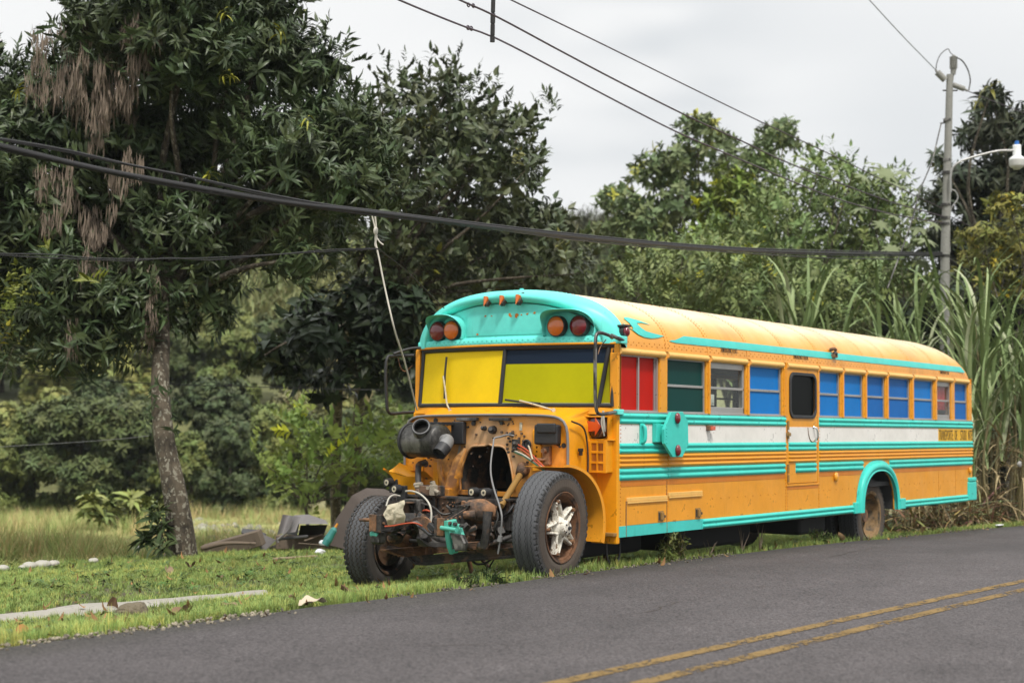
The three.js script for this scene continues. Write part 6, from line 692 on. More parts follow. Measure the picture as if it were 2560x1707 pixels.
// lawn, verge weeds, meadow
rnd = rng(505);
{
  const tuft = (n, h, w, lean) => join([...Array(n)].map(() => { const hh = h * rr(0.5, 1.1), a = rr(0, 6.28), l = rr(0.1, 1) * lean, x = rr(-0.03, 0.03), z = rr(-0.03, 0.03); return grid(1, 2, (u, v) => [x + (u - 0.5) * w * (1 - v * 0.95), hh * v * (1 - 0.2 * l * v), z + l * hh * v * v]).rotateY(a); }).map(flat));
  const gA = tuft(9, 0.085, 0.008, 0.9), onL = (x, z) => { const d = edgeZ(x) - z; return d > -0.03 && z > -6.3; };
  const it = []; for (let i = 0; i < 95000; i++) { const x = -8 + 24 * Math.pow(rnd(), 1.25), z = 1.2 - 7.5 * Math.pow(rnd(), 1.15); if (!onL(x, z)) continue; if (x < kerbLen[1] && Math.abs(z - kerbZ(x)) < lerp(0.36, 0.15, smooth(-6, -1.5, x)) && rnd() < 0.97) continue; const n = fbm(x * 0.9, z * 0.9, 6, 3), und = x > 0.2 && x < 9.5 && z > -1 && z < 0.9; if (und && rnd() < 0.6) continue; if (rnd() < 0.75 * smooth(0.42, 0.3, n)) continue; const b = rr(0.75, 1.25) * (0.75 + 0.6 * n), dry = rnd() < 0.08 + 0.25 * smooth(0.6, 0.75, n) ? 1 : 0; const tall = 1 + 0.9 * smooth(0.5, 0.1, edgeZ(x) - z) * rnd() + (rnd() < 0.02 ? 0.8 : 0); it.push([V(x, groundY(x, z) - 0.006, z), new THREE.Quaternion().setFromAxisAngle(V(0, 1, 0), rr(0, 6.28)), V(rr(0.9, 1.4), rr(0.6, 1.05) * tall, rr(0.9, 1.4)), dry ? [1.7 * b, 1.25 * b, 1.1 * b] : [b * rr(0.85, 1.15), b, b * rr(0.8, 1.0)]]); }
  let m = cloud('lawn_grass', gA, leafM([0.25, 0.325, 0.105], { roughness: 0.65, transmission: 0.15, thickness: 0 }), it, scene); m.userData = { kind: 'stuff', label: 'short green grass of the verge between the road and the mango tree', category: 'grass' };
  const gW0 = 0; { const gC = rosette(7, 0.055, 0.022, { tilt: [0.6, 1.5], seg: 2, stem: 0.02 }), ic = []; for (let i = 0; i < 5200; i++) { const x = -8 + 22 * rnd(), z = 1.05 - 7 * rnd(); if (fbm(x * 0.8, z * 0.8, 31, 3) < 0.52) continue; ic.push([V(x, groundY(x, z) + 0.035, z), Q(V(rr(-.3, .3), 1, rr(-.3, .3)).normalize(), rr(0, 6)), rr(0.6, 1.5), [rr(.7, 1.2), rr(.8, 1.1), rr(.7, 1)]]); } const cm2 = cloud('lawn_weeds', gC, leafM([0.10, 0.15, 0.055]), ic, scene); cm2.userData = { kind: 'stuff', label: 'broad-leaved weeds and clover patches in the lawn', category: 'weeds' }; }
  const gW = rosette(6, 0.06, 0.028, { tilt: [0.5, 1.4], seg: 2, stem: 0.05 }), iw = []; for (let i = 0; i < 1500; i++) { const x = -7 + 22 * rnd(), z = edgeZ(x) - 0.03 - 0.6 * Math.pow(rnd(), 1.6); if (fbm(x * 1.4, z * 1.4, 3, 2) < 0.5) continue; iw.push([V(x, groundY(x, z) + 0.03, z), Q(V(rr(-.3, .3), 1, rr(-.3, .3)).normalize(), rr(0, 6)), rr(0.6, 1.4), [rr(.7, 1.2), rr(.8, 1.1), rr(.7, 1)]]); }
  m = cloud('verge_weeds', gW, leafM([0.08, 0.12, 0.04]), iw, scene); m.userData = { kind: 'stuff', label: 'small leafy weeds along the edge of the asphalt', category: 'weeds' };
  const gM = tuft(12, 0.42, 0.012, 0.8), im = []; for (let i = 0; i < 42000; i++) { const px = rr(-120, 1250), t = 18.5 + 30 * Math.pow(rnd(), 1.2), p = wp(px, 1300, t); if (p.z > -6.4) continue; const n = fbm(p.x * 0.5, p.z * 0.5, 9, 3), k = smooth(0.42, 0.62, n); p.y = groundY(p.x, p.z) - 0.02; const b = rr(0.75, 1.25); im.push([p, new THREE.Quaternion().setFromAxisAngle(V(0, 1, 0), rr(0, 6.28)), V(1.3, (px > 470 && t > 24 && t < 38 ? 0.45 : 1) * (rr(0.2, 0.5) + (rnd() < 0.18 ? k * 1.1 : 0.15 * k)) * smooth(-5.9, -9.5, p.z) + 0.12, 1.3), rnd() < 0.6 ? [0.68 * b, 0.92 * b, 0.62 * b] : [1.15 * b, 1.0 * b, 0.95 * b]]); }
  m = cloud('meadow_grass', gM, leafM([0.44, 0.40, 0.20], { roughness: 0.8 }), im, scene); m.userData = { kind: 'stuff', label: 'tall straw-coloured grass of the sunny meadow behind the lawn', category: 'grass' };
  { // grit and dead leaf bits along the crumbling edge of the asphalt, litter in the grass
    const gp = [], pb = new THREE.IcosahedronGeometry(0.012, 0).scale(1, 0.6, 1.2); for (let i = 0; i < 4200; i++) { const x = -8 + 24 * rnd(), o = rr(-1, 1) * rnd() * 0.28 + 0.02, z = edgeZ(x) + o; if (x > -4.4 && (rnd() < 0.5 || fbm(x * 1.1, 3, 5, 2) < 0.5)) continue; gp.push([V(x, (o > 0 ? ye(x) : groundY(x, z)) + 0.004, z), new THREE.Quaternion().setFromEuler(new THREE.Euler(rr(0, 3), rr(0, 6), rr(0, 3))), rr(0.3, 1.1) * (x < -4.4 ? 1.3 : 1), (g => [g, g * 0.95, g * 0.85])(rr(0.35, 1.2) * (x < -4.4 ? 1.7 : 1))]); }
    const a = cloud('gravel', flat(pb), new THREE.MeshStandardMaterial({ color: rgb([0.17, 0.155, 0.13]), roughness: 1 }), gp, scene); a.userData = { kind: 'stuff', label: 'grit and small stones along the crumbling edge of the asphalt', category: 'gravel' };
    const lp = [], lg = leafG(0.075, 0.034, 0.5, 0.7, 3); for (let i = 0; i < 520; i++) { const x = -8 + 21 * rnd(), z = edgeZ(x) + 0.25 - 6.8 * Math.pow(rnd(), 1.3); lp.push([V(x, (z > edgeZ(x) ? ye(x) + 0.006 : groundY(x, z) + rr(0.02, 0.06)), z), new THREE.Quaternion().setFromEuler(new THREE.Euler(1.57 + rr(-.6, .6), rr(-.5, .5), rr(0, 6.28))), rr(0.4, 1.3), (g => [g, g * 0.9, g * 0.8])(rr(0.5, 1.4))]); }
    const b = cloud('leaf_litter', lg, leafM([0.24, 0.15, 0.075], { roughness: 0.9 }), lp, scene); b.userData = { kind: 'stuff', label: 'small dead brown leaves scattered over the lawn and road edge', category: 'dead leaves' };
  }
  const st = new THREE.IcosahedronGeometry(0.12, 1), sp = st.attributes.position; for (let i = 0; i < sp.count; i++) { const k = 0.8 + 0.4 * vnoise(sp.getX(i) * 20, sp.getY(i) * 20, sp.getZ(i) * 20); sp.setXYZ(i, sp.getX(i) * k, sp.getY(i) * k * 0.6, sp.getZ(i) * k); } st.computeVertexNormals();
  const is = []; for (let i = 0; i < 620; i++) { const far = rnd() < 0.8, px = far ? rr(470, 1150) : rr(-60, 400), t = far ? rr(26, 42) : rr(18.2, 22), p = wp(px, 1300, t); if (p.z > -5.7) continue; if (fbm(p.x * 0.6, p.z * 0.6, 2, 2) < 0.47) continue; p.y = groundY(p.x, p.z) + (far ? 0.06 : 0.0); is.push([p, new THREE.Quaternion().setFromEuler(new THREE.Euler(rr(0, 1), rr(0, 6), rr(0, 1))), rr(0.4, 1.5) * (far ? 0.75 : 0.6), (g => [g, g, g * 0.97])(rr(0.7, 1.15))]); }
  m = cloud('white_stones', flat(st), new THREE.MeshStandardMaterial({ color: rgb([0.34, 0.33, 0.29]), roughness: 0.95, map: grime }), is, scene); m.userData = { kind: 'stuff', label: 'pale stones scattered through the dry meadow', category: 'stones' };
}

// ---------------------------------------------------------------- pole, street lamp, wires
rnd = rng(606);
const cableM = new THREE.MeshStandardMaterial({ color: rgb([0.018, 0.017, 0.018]), roughness: 0.6 }), wireM = new THREE.MeshStandardMaterial({ color: rgb([0.05, 0.03, 0.045]), roughness: 0.5 });
const concrete = new THREE.MeshStandardMaterial({ color: rgb([0.29, 0.29, 0.275]), map: grime, roughness: 0.9, bumpMap: lumps, bumpScale: 0.005 });
const tP = 27.6;
{
  const bp = wp(2357, 900, tP); bp.y = groundY(bp.x, bp.z); const T = thing('utility_pole', 'grey concrete utility pole with insulators on top, behind the tail of the bus', 'pole', bp.toArray()), loc = (x, y, d = 0) => wp(x, y, tP + d).sub(bp);
  const top = loc(2376, 186), mid = loc(2364, 640);
  part(T, 'shaft', [cyl([0, -0.3, 0], mid.toArray(), 0.095, 0.085, 20), cyl(mid.toArray(), top.toArray(), 0.085, 0.06, 20)], concrete);
  part(T, 'band', [[2369, 400], [2368, 432], [2365, 512], [2365, 545], [2364, 560], [2370, 300], [2364, 640]].map(([x, y]) => { const p = loc(x, y).toArray(); return cyl([p[0], p[1] - 0.025, p[2]], [p[0], p[1] + 0.025, p[2]], 0.092 - 0.014 * (y < 420), 0.092 - 0.014 * (y < 420), 16); }), M.steel);
  part(T, 'step_bolt', [[2358, 226, 2395, 226], [2352, 308, 2372, 306]].map(([a, b, c, d]) => cyl(loc(a, b).toArray(), loc(c, d).toArray(), 0.015, 0.015, 6)), M.steel);
  const post = loc(2384, 180), pt = loc(2385, 140), g = [cyl(loc(2378, 222).toArray(), loc(2384, 178).toArray(), 0.03, 0.03, 8), cyl(loc(2384, 186).toArray(), loc(2385, 172).toArray(), 0.045, 0.055, 14)]; for (let i = 0; i < 7; i++) { const p = loc(2385, 170 - i * 4.4).toArray(); g.push(cyl(p, [p[0], p[1] + 0.012, p[2]], 0.075, 0.07, 18)); } g.push(cyl(loc(2385, 172).toArray(), loc(2385, 140).toArray(), 0.05, 0.045, 14), cyl(loc(2385, 142).toArray(), loc(2386, 137).toArray(), 0.03, 0.025, 8)); part(T, 'pin_insulator', g, concrete);
  part(T, 'strain_insulator', [cyl(loc(2344, 180).toArray(), loc(2364, 200).toArray(), 0.062, 0.06, 14), cyl(loc(2340, 175).toArray(), loc(2346, 182).toArray(), 0.02, 0.02, 6)], concrete); part(T, 'strain_insulator', [cyl(loc(2384, 212).toArray(), loc(2412, 222).toArray(), 0.05, 0.05, 14), cyl(loc(2410, 221).toArray(), loc(2420, 227).toArray(), 0.025, 0.02, 6), cyl(loc(2376, 208).toArray(), loc(2386, 212).toArray(), 0.02, 0.02, 6)], concrete);
  part(T, 'jumper_wire', [tube([loc(2341, 175), loc(2343, 158), loc(2352, 137), loc(2366, 124), loc(2372, 122), loc(2376, 130), loc(2384, 138)].map(p => p.toArray()), 0.009, 30, 5), tube([loc(2388, 142), loc(2405, 150), loc(2420, 172), loc(2427, 200), loc(2423, 226)].map(p => p.toArray()), 0.013, 30, 5)], M.steel);
  part(T, 'conduit', [tube([loc(2376, 425), loc(2377, 470), loc(2390, 478), loc(2396, 495), loc(2380, 520), loc(2374, 560), loc(2376, 630)].map(p => p.toArray()), 0.014, 30, 5)], M.alu);
  // street lamp on its bent arm
  const S = thing('street_lamp', 'white street lamp with blue cap on a bent arm fixed to the pole', 'street lamp', wp(2378, 470, tP - 0.1).toArray()), o = wp(2378, 470, tP - 0.1), l2 = (x, y) => wp(x, y, tP - 0.15).sub(o).toArray();
  part(S, 'arm', tube([l2(2378, 480), l2(2378, 440), l2(2384, 418), l2(2400, 405), l2(2450, 388), l2(2500, 377), l2(2536, 376)], 0.022, 40, 8), M.alu);
  const q = l2(2544, 400); part(S, 'lamp_body', [lathe([[0.001, 0.28], [0.07, 0.28], [0.075, 0.26], [0.075, 0.08], [0.13, 0.04], [0.145, 0.02], [0.145, -0.0]], 24).translate(...q)], new THREE.MeshStandardMaterial({ color: rgb([0.78, 0.79, 0.79]), roughness: 0.5 }));
  part(S, 'photocell_cap', cyl([q[0], q[1] + 0.28, q[2]], [q[0], q[1] + 0.355, q[2]], 0.042, 0.038, 16), new THREE.MeshStandardMaterial({ color: rgb([0.01, 0.13, 0.45]), roughness: 0.4 }));
  part(S, 'refractor', lathe([[0.143, 0.0], [0.14, -0.1], [0.12, -0.13], [0.07, -0.15], [0.068, -0.17], [0.001, -0.175]], 24).translate(...q), new THREE.MeshPhysicalMaterial({ color: rgb([0.8, 0.79, 0.76]), roughness: 0.3, transmission: 0.35, thickness: 0 }));
}
const line = (pts, t0, t1, r, m = wireM, n = 60) => tube(pts.map(([x, y], i) => wp(x, y, 1 / lerp(1 / t0, 1 / t1, (x - pts[0][0]) / (pts.at(-1)[0] - pts[0][0]))).toArray()), r, n, 5);
// three power lines and their spacer, running from over the camera's left to the pole
single('power_line', line([[1020, -125], [1279, 0], [1484, 99], [1689, 200], [1890, 298], [2057, 376], [2154, 423], [2250, 470], [2360, 522]], 14, tP, 0.0085), wireM, 'thin power line, uppermost of the three crossing the sky to the pole', 'power line');
single('power_line', line([[1000, -70], [1150, 0], [1231, 36], [1400, 126], [1540, 200], [1734, 297], [1861, 355], [1951, 398], [2086, 452], [2230, 505], [2360, 541]], 14, tP, 0.011), wireM, 'middle of the three power lines, crossing the spacer bar', 'power line');
single('power_line', line([[800, -90], [998, 0], [1160, 66], [1230, 91], [1400, 178], [1500, 231], [1689, 328], [1815, 383], [1940, 436], [2077, 491], [2221, 533], [2360, 557]], 14, tP, 0.011), wireM, 'lowest of the three power lines, at the lower end of the spacer bar', 'power line');
single('line_clamp', [[1171, 12], [1183, 14]].map(([x, y]) => new THREE.TorusGeometry(0.02, 0.007, 6, 12).translate(...wp(x, y, 15.2).toArray())), wireM, 'small wire clip on the middle power line left of the spacer bar', 'clip'); single('line_clamp', [[1170, 69], [1178, 71]].map(([x, y]) => new THREE.TorusGeometry(0.022, 0.008, 6, 12).translate(...wp(x, y, 16.0).toArray())), wireM, 'small wire clip on the lowest power line left of the spacer bar', 'clip');
{ const t = 15.6, s = []; for (const [a, b, r] of [[-60, -4, 0.025], [0, 30, 0.023], [34, 58, 0.026], [61, 88, 0.024], [90, 105, 0.026]]) s.push(cyl(wp(1233 - a * 0.02, a, t).toArray(), wp(1233 - b * 0.02, b, t).toArray(), r, r, 12)); s.push(cyl(wp(1234, -60, t).toArray(), wp(1231, 103, t).toArray(), 0.018, 0.018, 8)); single('line_spacer', s, cableM, 'short black spacer bar hanging upright on the power lines at the top of the picture', 'spacer'); }
single('power_line', line([[1960, -240], [2175, 0], [2260, 92], [2342, 176]], 20, tP, 0.008), new THREE.MeshStandardMaterial({ color: rgb([0.2, 0.2, 0.2]), roughness: 0.5 }), 'grey high wire descending from the top right to the insulator on the pole', 'power line');
single('power_line', line([[2420, 227], [2470, 247], [2570, 285], [2700, 330]], tP, tP + 5, 0.009), wireM, 'short wire leaving the pole top to the right', 'power line');
single('power_line', line([[2364, 535], [2450, 575], [2570, 610], [2700, 640]], tP, tP + 3, 0.008), wireM, 'thin wire leaving the pole to the right below the street lamp', 'power line');
single('guy_wire', [line([[2354, 310], [2330, 405], [2300, 480], [2278, 560], [2220, 720]], tP, tP - 2, 0.013)], M.steel, 'steel guy wire slanting down left from the pole', 'guy wire');
// the thick bundle of telephone cables from the left edge to the pole
{
  const main = [[-160, 327], [0, 366], [220, 418], [450, 462], [700, 504], [935, 531], [1200, 564], [1500, 597], [1800, 622], [2100, 633], [2358, 637]], B = [[-160, 322], [0, 347], [150, 372], [320, 411], [480, 443], [650, 481], [820, 512], [935, 526], [1200, 558], [1500, 591], [1800, 616], [2100, 627], [2358, 631]];
  const c = thing('cable_bundle', 'thick sagging bundle of black cables from the left edge to the pole', 'cable', wp(935, 531, 12.3).toArray()), o = wp(935, 531, 12.3), off = (pts, dy, t, dz = 0) => pts.map(([x, y]) => [x, y + dy + dz * Math.sin(x * 0.012 + t)]);
  const ln = (pts, r) => { const g = line(pts, 8.4, tP, r, cableM, 90); return g.translate(-o.x, -o.y, -o.z); };
  part(c, 'main_cable', ln(main, 0.019), cableM); part(c, 'thin_cable', ln(B, 0.008), cableM); part(c, 'thin_cable', ln(off(B, 3, 0, 2), 0.006), cableM); part(c, 'thin_cable', ln(off(main, 4, 1, 1.5), 0.010), cableM); part(c, 'thin_cable', ln(off(main, 6, 2, 2).map(([x, y]) => [x, y + Math.max(0, (x - 1300) * 0.006)]), 0.008), cableM); part(c, 'thin_cable', ln(off(main, -5, 4, 1.5), 0.008), cableM);
  single('cable_bundle', [line([[2362, 640], [2410, 672], [2480, 690], [2570, 712], [2700, 740]], tP, tP + 4, 0.03), line([[2362, 634], [2420, 662], [2500, 684], [2700, 720]], tP, tP + 4, 0.015)], cableM, 'black cable bundle leaving the pole to the right', 'cable');
}
single('service_wire', [line([[-80, 628], [0, 634], [120, 636], [230, 645], [400, 647], [560, 643], [700, 635], [830, 624], [945, 621]], 9.6, 12.2, 0.0045, cableM), line([[-80, 634], [0, 638], [110, 644], [230, 649], [330, 652], [420, 645], [520, 650], [680, 637], [800, 630], [945, 622]], 9.6, 12.2, 0.0045, cableM), box(0.07, 0.018, 0.018, ...wp(225, 646, 10.25).toArray(), 0, 0.9, -0.05)], cableM, 'twisted pair of thin dark wires hanging across the mango tree to the white rope', 'wire');
single('service_wire', line([[945, 622], [1010, 672], [1070, 730], [1110, 770]], 12.2, 13.8, 0.005, cableM), cableM, 'thin dark wire slanting down right from the rope towards the bus roof', 'wire');
single('service_wire', [line([[-60, 915], [0, 929], [200, 947], [400, 960], [570, 965], [700, 969], [950, 975]], 21.5, 23, 0.006, cableM), new THREE.TorusGeometry(0.04, 0.006, 5, 14).scale(0.5, 1.4, 1).translate(...wp(577, 976, 22.2).toArray()), box(0.07, 0.04, 0.03, ...wp(574, 963, 22.2).toArray())], cableM, 'thin wire with a knotted loop crossing in front of the mango trunk', 'wire');
single('service_wire', line([[-60, 1122], [0, 1117], [150, 1108], [290, 1098], [370, 1090]], 22, 23, 0.005, M.alu), M.alu, 'thin pale wire crossing low at the left edge', 'wire');
{ const m = new THREE.MeshStandardMaterial({ color: rgb([0.62, 0.58, 0.5]), roughness: 0.9 }), t = 12.2, p = (x, y, d = 0) => wp(x, y, t + d).toArray();
  single('tie_rope', [tube([p(935, 524), p(938, 545), p(940, 570), p(938, 600), p(942, 622), p(946, 640), p(962, 720), p(985, 820), wp(1010, 900, 12.7).toArray(), wp(1042, 1024, 13.4).toArray()], 0.0075, 60, 6), tube([p(930, 540), p(934, 556), p(938, 575), p(941, 600)], 0.007, 16, 5), tube([p(936, 575), p(941, 590), p(938, 612), p(943, 622)], 0.009, 16, 5), tube([p(942, 595), p(950, 606), p(958, 612)], 0.006, 8, 5), new THREE.SphereGeometry(0.02, 8, 6).scale(1, 1.8, 1).translate(...p(939, 577))], m, 'white rope tied to the cable bundle and stretched down to the bus front', 'rope'); }

// ---------------------------------------------------------------- scrap heap behind the far front wheel
const wood = new THREE.MeshStandardMaterial({ color: rgb([0.16, 0.125, 0.095]), map: grime, roughness: 0.95, bumpMap: barkB, bumpScale: 0.01 }), scrap = new THREE.MeshStandardMaterial({ color: rgb([0.075, 0.075, 0.08]), roughness: 0.65, map: grime }), lightScrap = new THREE.MeshStandardMaterial({ color: rgb([0.20, 0.19, 0.195]), roughness: 0.6, map: grime });
{
  const t = onGround(690, 1382).sub(CAM).dot(FW), G = (x, y, d = 0) => wp(x, y, t + d), gp = (px, d) => { const p = wp(px, 1300, d); p.y = groundY(p.x, p.z); return p; }, beam = (a, b, h, w, m) => { const p = V(...a), q = V(...b), L = p.distanceTo(q), g = new RoundedBoxGeometry(L, h, w, 2, 0.012); g.applyQuaternion(new THREE.Quaternion().setFromUnitVectors(V(1, 0, 0), q.clone().sub(p).normalize())); return g.translate(...p.add(q).multiplyScalar(0.5).toArray()); };
  single('timber_beam', beam(gp(512, t + 0.1).add(V(0, 0.14, 0)).toArray(), gp(655, t - 0.1).add(V(0, 0.2, 0)).toArray(), 0.2, 0.14), wood, 'grey weathered timber beam at the left end of the scrap heap', 'beam');
  single('timber_beam', beam(onGround(690, 1378).add(V(0, 0.12, 0)).toArray(), onGround(880, 1378).add(V(0, 0.12, 0)).toArray(), 0.18, 0.14), wood, 'dark timber beam along the front of the scrap heap', 'beam');
  single('dead_branch', taper([gp(505, t - 0.3).add(V(0, 0.1, 0)), gp(560, t - 0.3).add(V(0, 0.13, 0)), gp(640, t - 0.2).add(V(0, 0.12, 0))], [0.035, 0.025, 0.018]), wood, 'crooked dead branch lying before the left timber beam', 'branch');
  single('metal_sheet', plate([[0, 0], [0.55, 0.03], [0.62, 0.2], [0.3, 0.3], [0.02, 0.22]], 0.02, 0.003).rotateX(-1.25).rotateY(0.5).translate(...gp(640, t + 0.2).add(V(0, 0.16, 0)).toArray()), scrap, 'dark bent sheet of metal lying between the bracket and the left timber beam', 'scrap metal');
  single('soil_heap', (() => { const g = grid(40, 16, (u, v) => { const a = gp(500, t + 0.9), b = gp(880, t + 0.3), p = a.clone().lerp(b, u).add(FW.clone().setY(0).multiplyScalar((v - 0.5) * 1.1)); p.y = groundY(p.x, p.z) - 0.05 + 0.1 * Math.sin(Math.PI * v) * Math.pow(Math.sin(Math.PI * u), 0.4) * (0.5 + fbm(p.x * 2.5, p.z * 2.5, 3, 3)); return p.toArray(); }); return g; })(), new THREE.MeshStandardMaterial({ color: rgb([0.05, 0.042, 0.03]), map: grime, roughness: 1, bumpMap: lumps, bumpScale: 0.04 }), 'low dark heap of earth and rubble under the scrap', 'soil heap');
  // angle iron standing on its corner
  const tri = (pts, m, n, l, c) => { const b = pts.map(p => G(...p)), g = new THREE.BufferGeometry(), f = [], k = FW.clone().multiplyScalar(0.012); for (let i = 1; i < b.length - 1; i++) f.push(b[0], b[i], b[i + 1]); const back = b.map(p => p.clone().add(k)); for (let i = 1; i < b.length - 1; i++) f.push(back[0], back[i + 1], back[i]); for (let i = 0; i < b.length; i++) { const j = (i + 1) % b.length; f.push(b[i], back[i], b[j], b[j], back[i], back[j]); } g.setFromPoints(f); g.computeVertexNormals(); return g; };
  const sh = thing('angle_bracket', 'bent dark sheet-metal bracket standing at the left of the scrap heap', 'scrap metal'); part(sh, 'bright_flange', tri([[633, 1326, 0], [650, 1376, 0], [656, 1382, 0], [690, 1350, 0.3], [662, 1338, 0.2]]), lightScrap); part(sh, 'dark_flange', tri([[633, 1326, 0], [616, 1350, 0.3], [640, 1350, 0.35], [645, 1356, 0]]), scrap);
  // broken dashboard housing: hollow box with a torn flap
  const d = thing('dashboard_housing', 'broken dark hollow dashboard housing lying on the scrap heap', 'scrap metal');
  part(d, 'top_panel', tri([[748, 1310, -0.15], [820, 1310, 0.0], [812, 1300, 0.6], [770, 1286, 0.7], [735, 1288, 0.6], [728, 1296, 0.3]]), lightScrap); part(d, 'side', tri([[748, 1310, -0.15], [728, 1296, 0.2], [712, 1335, 0.2], [742, 1338, -0.1]]), scrap); part(d, 'inner_wall', tri([[750, 1313, 0.25], [818, 1312, 0.3], [806, 1345, 0.3], [744, 1345, 0.25]]), M.darkFloor); part(d, 'lower_bar', [beam(G(690, 1348, -0.1).toArray(), G(770, 1340, -0.05).toArray(), 0.035, 0.06)], scrap); part(d, 'flap', grid(8, 6, (u, v) => { const p = G(lerp(706, 752, u) - 14 * v, lerp(1286, 1292, u) + 50 * v * (1 - 0.25 * u), -0.2 + 0.12 * Math.sin(u * 5) - 0.1 * v); return p.toArray(); }), lightScrap);
  single('bent_wire', tube([G(730, 1302, -0.35), G(720, 1325, -0.35), G(702, 1342, -0.35), G(693, 1350, -0.35), G(695, 1356, -0.35)].map(p => p.toArray()), 0.014, 20, 6), lightScrap, 'curved pale strip hanging from the broken dashboard housing', 'strip');
  // big ribbed mat bent over the heap
  const mt = new THREE.MeshStandardMaterial({ color: rgb([0.08, 0.064, 0.056]), roughness: 0.8, map: grime });
  single('rubber_mat', grid(60, 40, (u, v) => { const c = [[812, 1360], [838, 1300], [880, 1238], [915, 1220], [960, 1222], [1000, 1238]], k = v * 5, i = Math.min(4, Math.floor(k)), f = k - i; const x = lerp(c[i][0], c[i + 1][0], f), y = lerp(c[i][1], c[i + 1][1], f); const w = lerp(70, 26, clamp(v * 1.3)); return wp(x + u * w, y + u * w * lerp(0.25, 1.1, clamp(v * 1.4)), t + 0.15 + 0.5 * v - 0.25 * u + 0.006 * Math.sin(v * 110) * smooth(0.25, 0.4, v)).toArray(); }), mt, 'large bent brown ribbed sheet leaning behind the far front tyre', 'sheet');
  single('scrap_sticks', [beam(G(760, 1352, -0.1).toArray(), G(806, 1336, 0.2).toArray(), 0.025, 0.03), beam(G(745, 1358, -0.2).toArray(), G(800, 1362, 0).toArray(), 0.015, 0.02), beam(G(768, 1362, 0.1).toArray(), G(795, 1345, 0.3).toArray(), 0.02, 0.02)], wood, 'rotten sticks sticking out of the scrap heap before the dashboard housing', 'sticks');
  // plastic bottle
  const bt = thing('plastic_bottle', 'crushed teal plastic bottle with orange neck leaning on the ribbed sheet', 'bottle'); const pA = G(812, 1362, -0.45), pB = G(838, 1318, -0.42), ax = pB.clone().sub(pA), at2 = f => pA.clone().addScaledVector(ax, f).toArray();
  part(bt, 'body', [cyl(at2(0), at2(0.3), 0.05, 0.058, 14), cyl(at2(0.3), at2(0.55), 0.058, 0.05, 14), cyl(at2(0.55), at2(0.85), 0.05, 0.045, 14), cyl(at2(0.85), at2(1), 0.045, 0.015, 14)], new THREE.MeshPhysicalMaterial({ color: rgb([0.04, 0.22, 0.20]), roughness: 0.3, clearcoat: 0.4 })); part(bt, 'neck', cyl(at2(1), at2(1.22), 0.018, 0.012, 10), new THREE.MeshStandardMaterial({ color: rgb([0.6, 0.25, 0.02]), roughness: 0.5 }));
  const wm = new THREE.MeshStandardMaterial({ color: rgb([0.7, 0.72, 0.74]), roughness: 0.6 }), crump = (p, a, b, c) => { const g = mergeVertices(new THREE.IcosahedronGeometry(1, 3).deleteAttribute('normal').deleteAttribute('uv')), q = g.attributes.position; for (let i = 0; i < q.count; i++) { const k = 0.7 + 0.6 * fbm(q.getX(i) * 1.6 + p.x + 9, q.getY(i) * 1.6 + 5, q.getZ(i) * 1.6 + 7, 3); q.setXYZ(i, q.getX(i) * a * k, q.getY(i) * b * k, q.getZ(i) * c * k); } g.computeVertexNormals(); return g.translate(p.x, p.y, p.z); };
  single('plastic_cup', crump(G(806, 1357, -0.4), 0.05, 0.035, 0.05), wm, 'white plastic scrap at the foot of the teal bottle', 'plastic scrap'); single('plastic_bag', crump(onGround(775, 1370).add(V(0, 0.1, 0)), 0.1, 0.03, 0.08), wm, 'flat white plastic bag lying on the dark timber beam', 'plastic bag'); single('plastic_bag', crump(onGround(799, 1386).add(V(0, 0.03, 0)), 0.08, 0.04, 0.05), wm, 'small white plastic scrap on the lawn below the dark timber beam', 'plastic scrap'); single('plastic_bag', crump(onGround(342, 1392).add(V(0, 0.08, 0)), 0.11, 0.1, 0.08), wm, 'pale crumpled plastic at the lawn edge left of the mango trunk', 'plastic bag');
  const stone = new THREE.MeshStandardMaterial({ color: rgb([0.42, 0.41, 0.37]), roughness: 0.95, map: grime }); [[72, 1424, 0.085], [104, 1421, 0.095], [132, 1418, 0.07], [5, 1430, 0.07], [232, 1411, 0.06], [55, 1427, 0.045]].forEach(([x, y, r], i) => single('stone', crump(onGround(x, y).add(V(0, 0.04, 0)), r, r * 0.55, r * 0.8), stone, ['white stone, left one of the pair lying close together on the lawn edge', 'white stone, right one of the pair lying close together on the lawn edge', 'small white stone just right of the stone pair on the lawn edge', 'white stone cut by the left picture edge', 'pale stone alone on the lawn edge, midway to the mango trunk', 'smallest white stone, left of the stone pair on the lawn edge'][i], 'stone'));
  single('plank', beam(onGround(685, 1404).add(V(0, 0.03, 0)).toArray(), onGround(790, 1397).add(V(0, 0.03, 0)).toArray(), 0.03, 0.08), new THREE.MeshStandardMaterial({ color: rgb([0.27, 0.21, 0.14]), map: grime, roughness: 0.95 }), 'thin weathered plank lying flat on the lawn before the scrap heap', 'plank');
  single('rock', crump(onGround(328, 1542).add(V(0, 0.03, 0)), 0.14, 0.085, 0.1), new THREE.MeshStandardMaterial({ color: rgb([0.15, 0.125, 0.085]), map: grime, roughness: 1, bumpMap: lumps, bumpScale: 0.02 }), 'mossy brown rock in the verge at the left, beside the road', 'rock');
  // litter and fallen leaves
  const leafBrown = (c) => new THREE.MeshStandardMaterial({ color: rgb(c), roughness: 0.9, side: THREE.DoubleSide, map: grime });
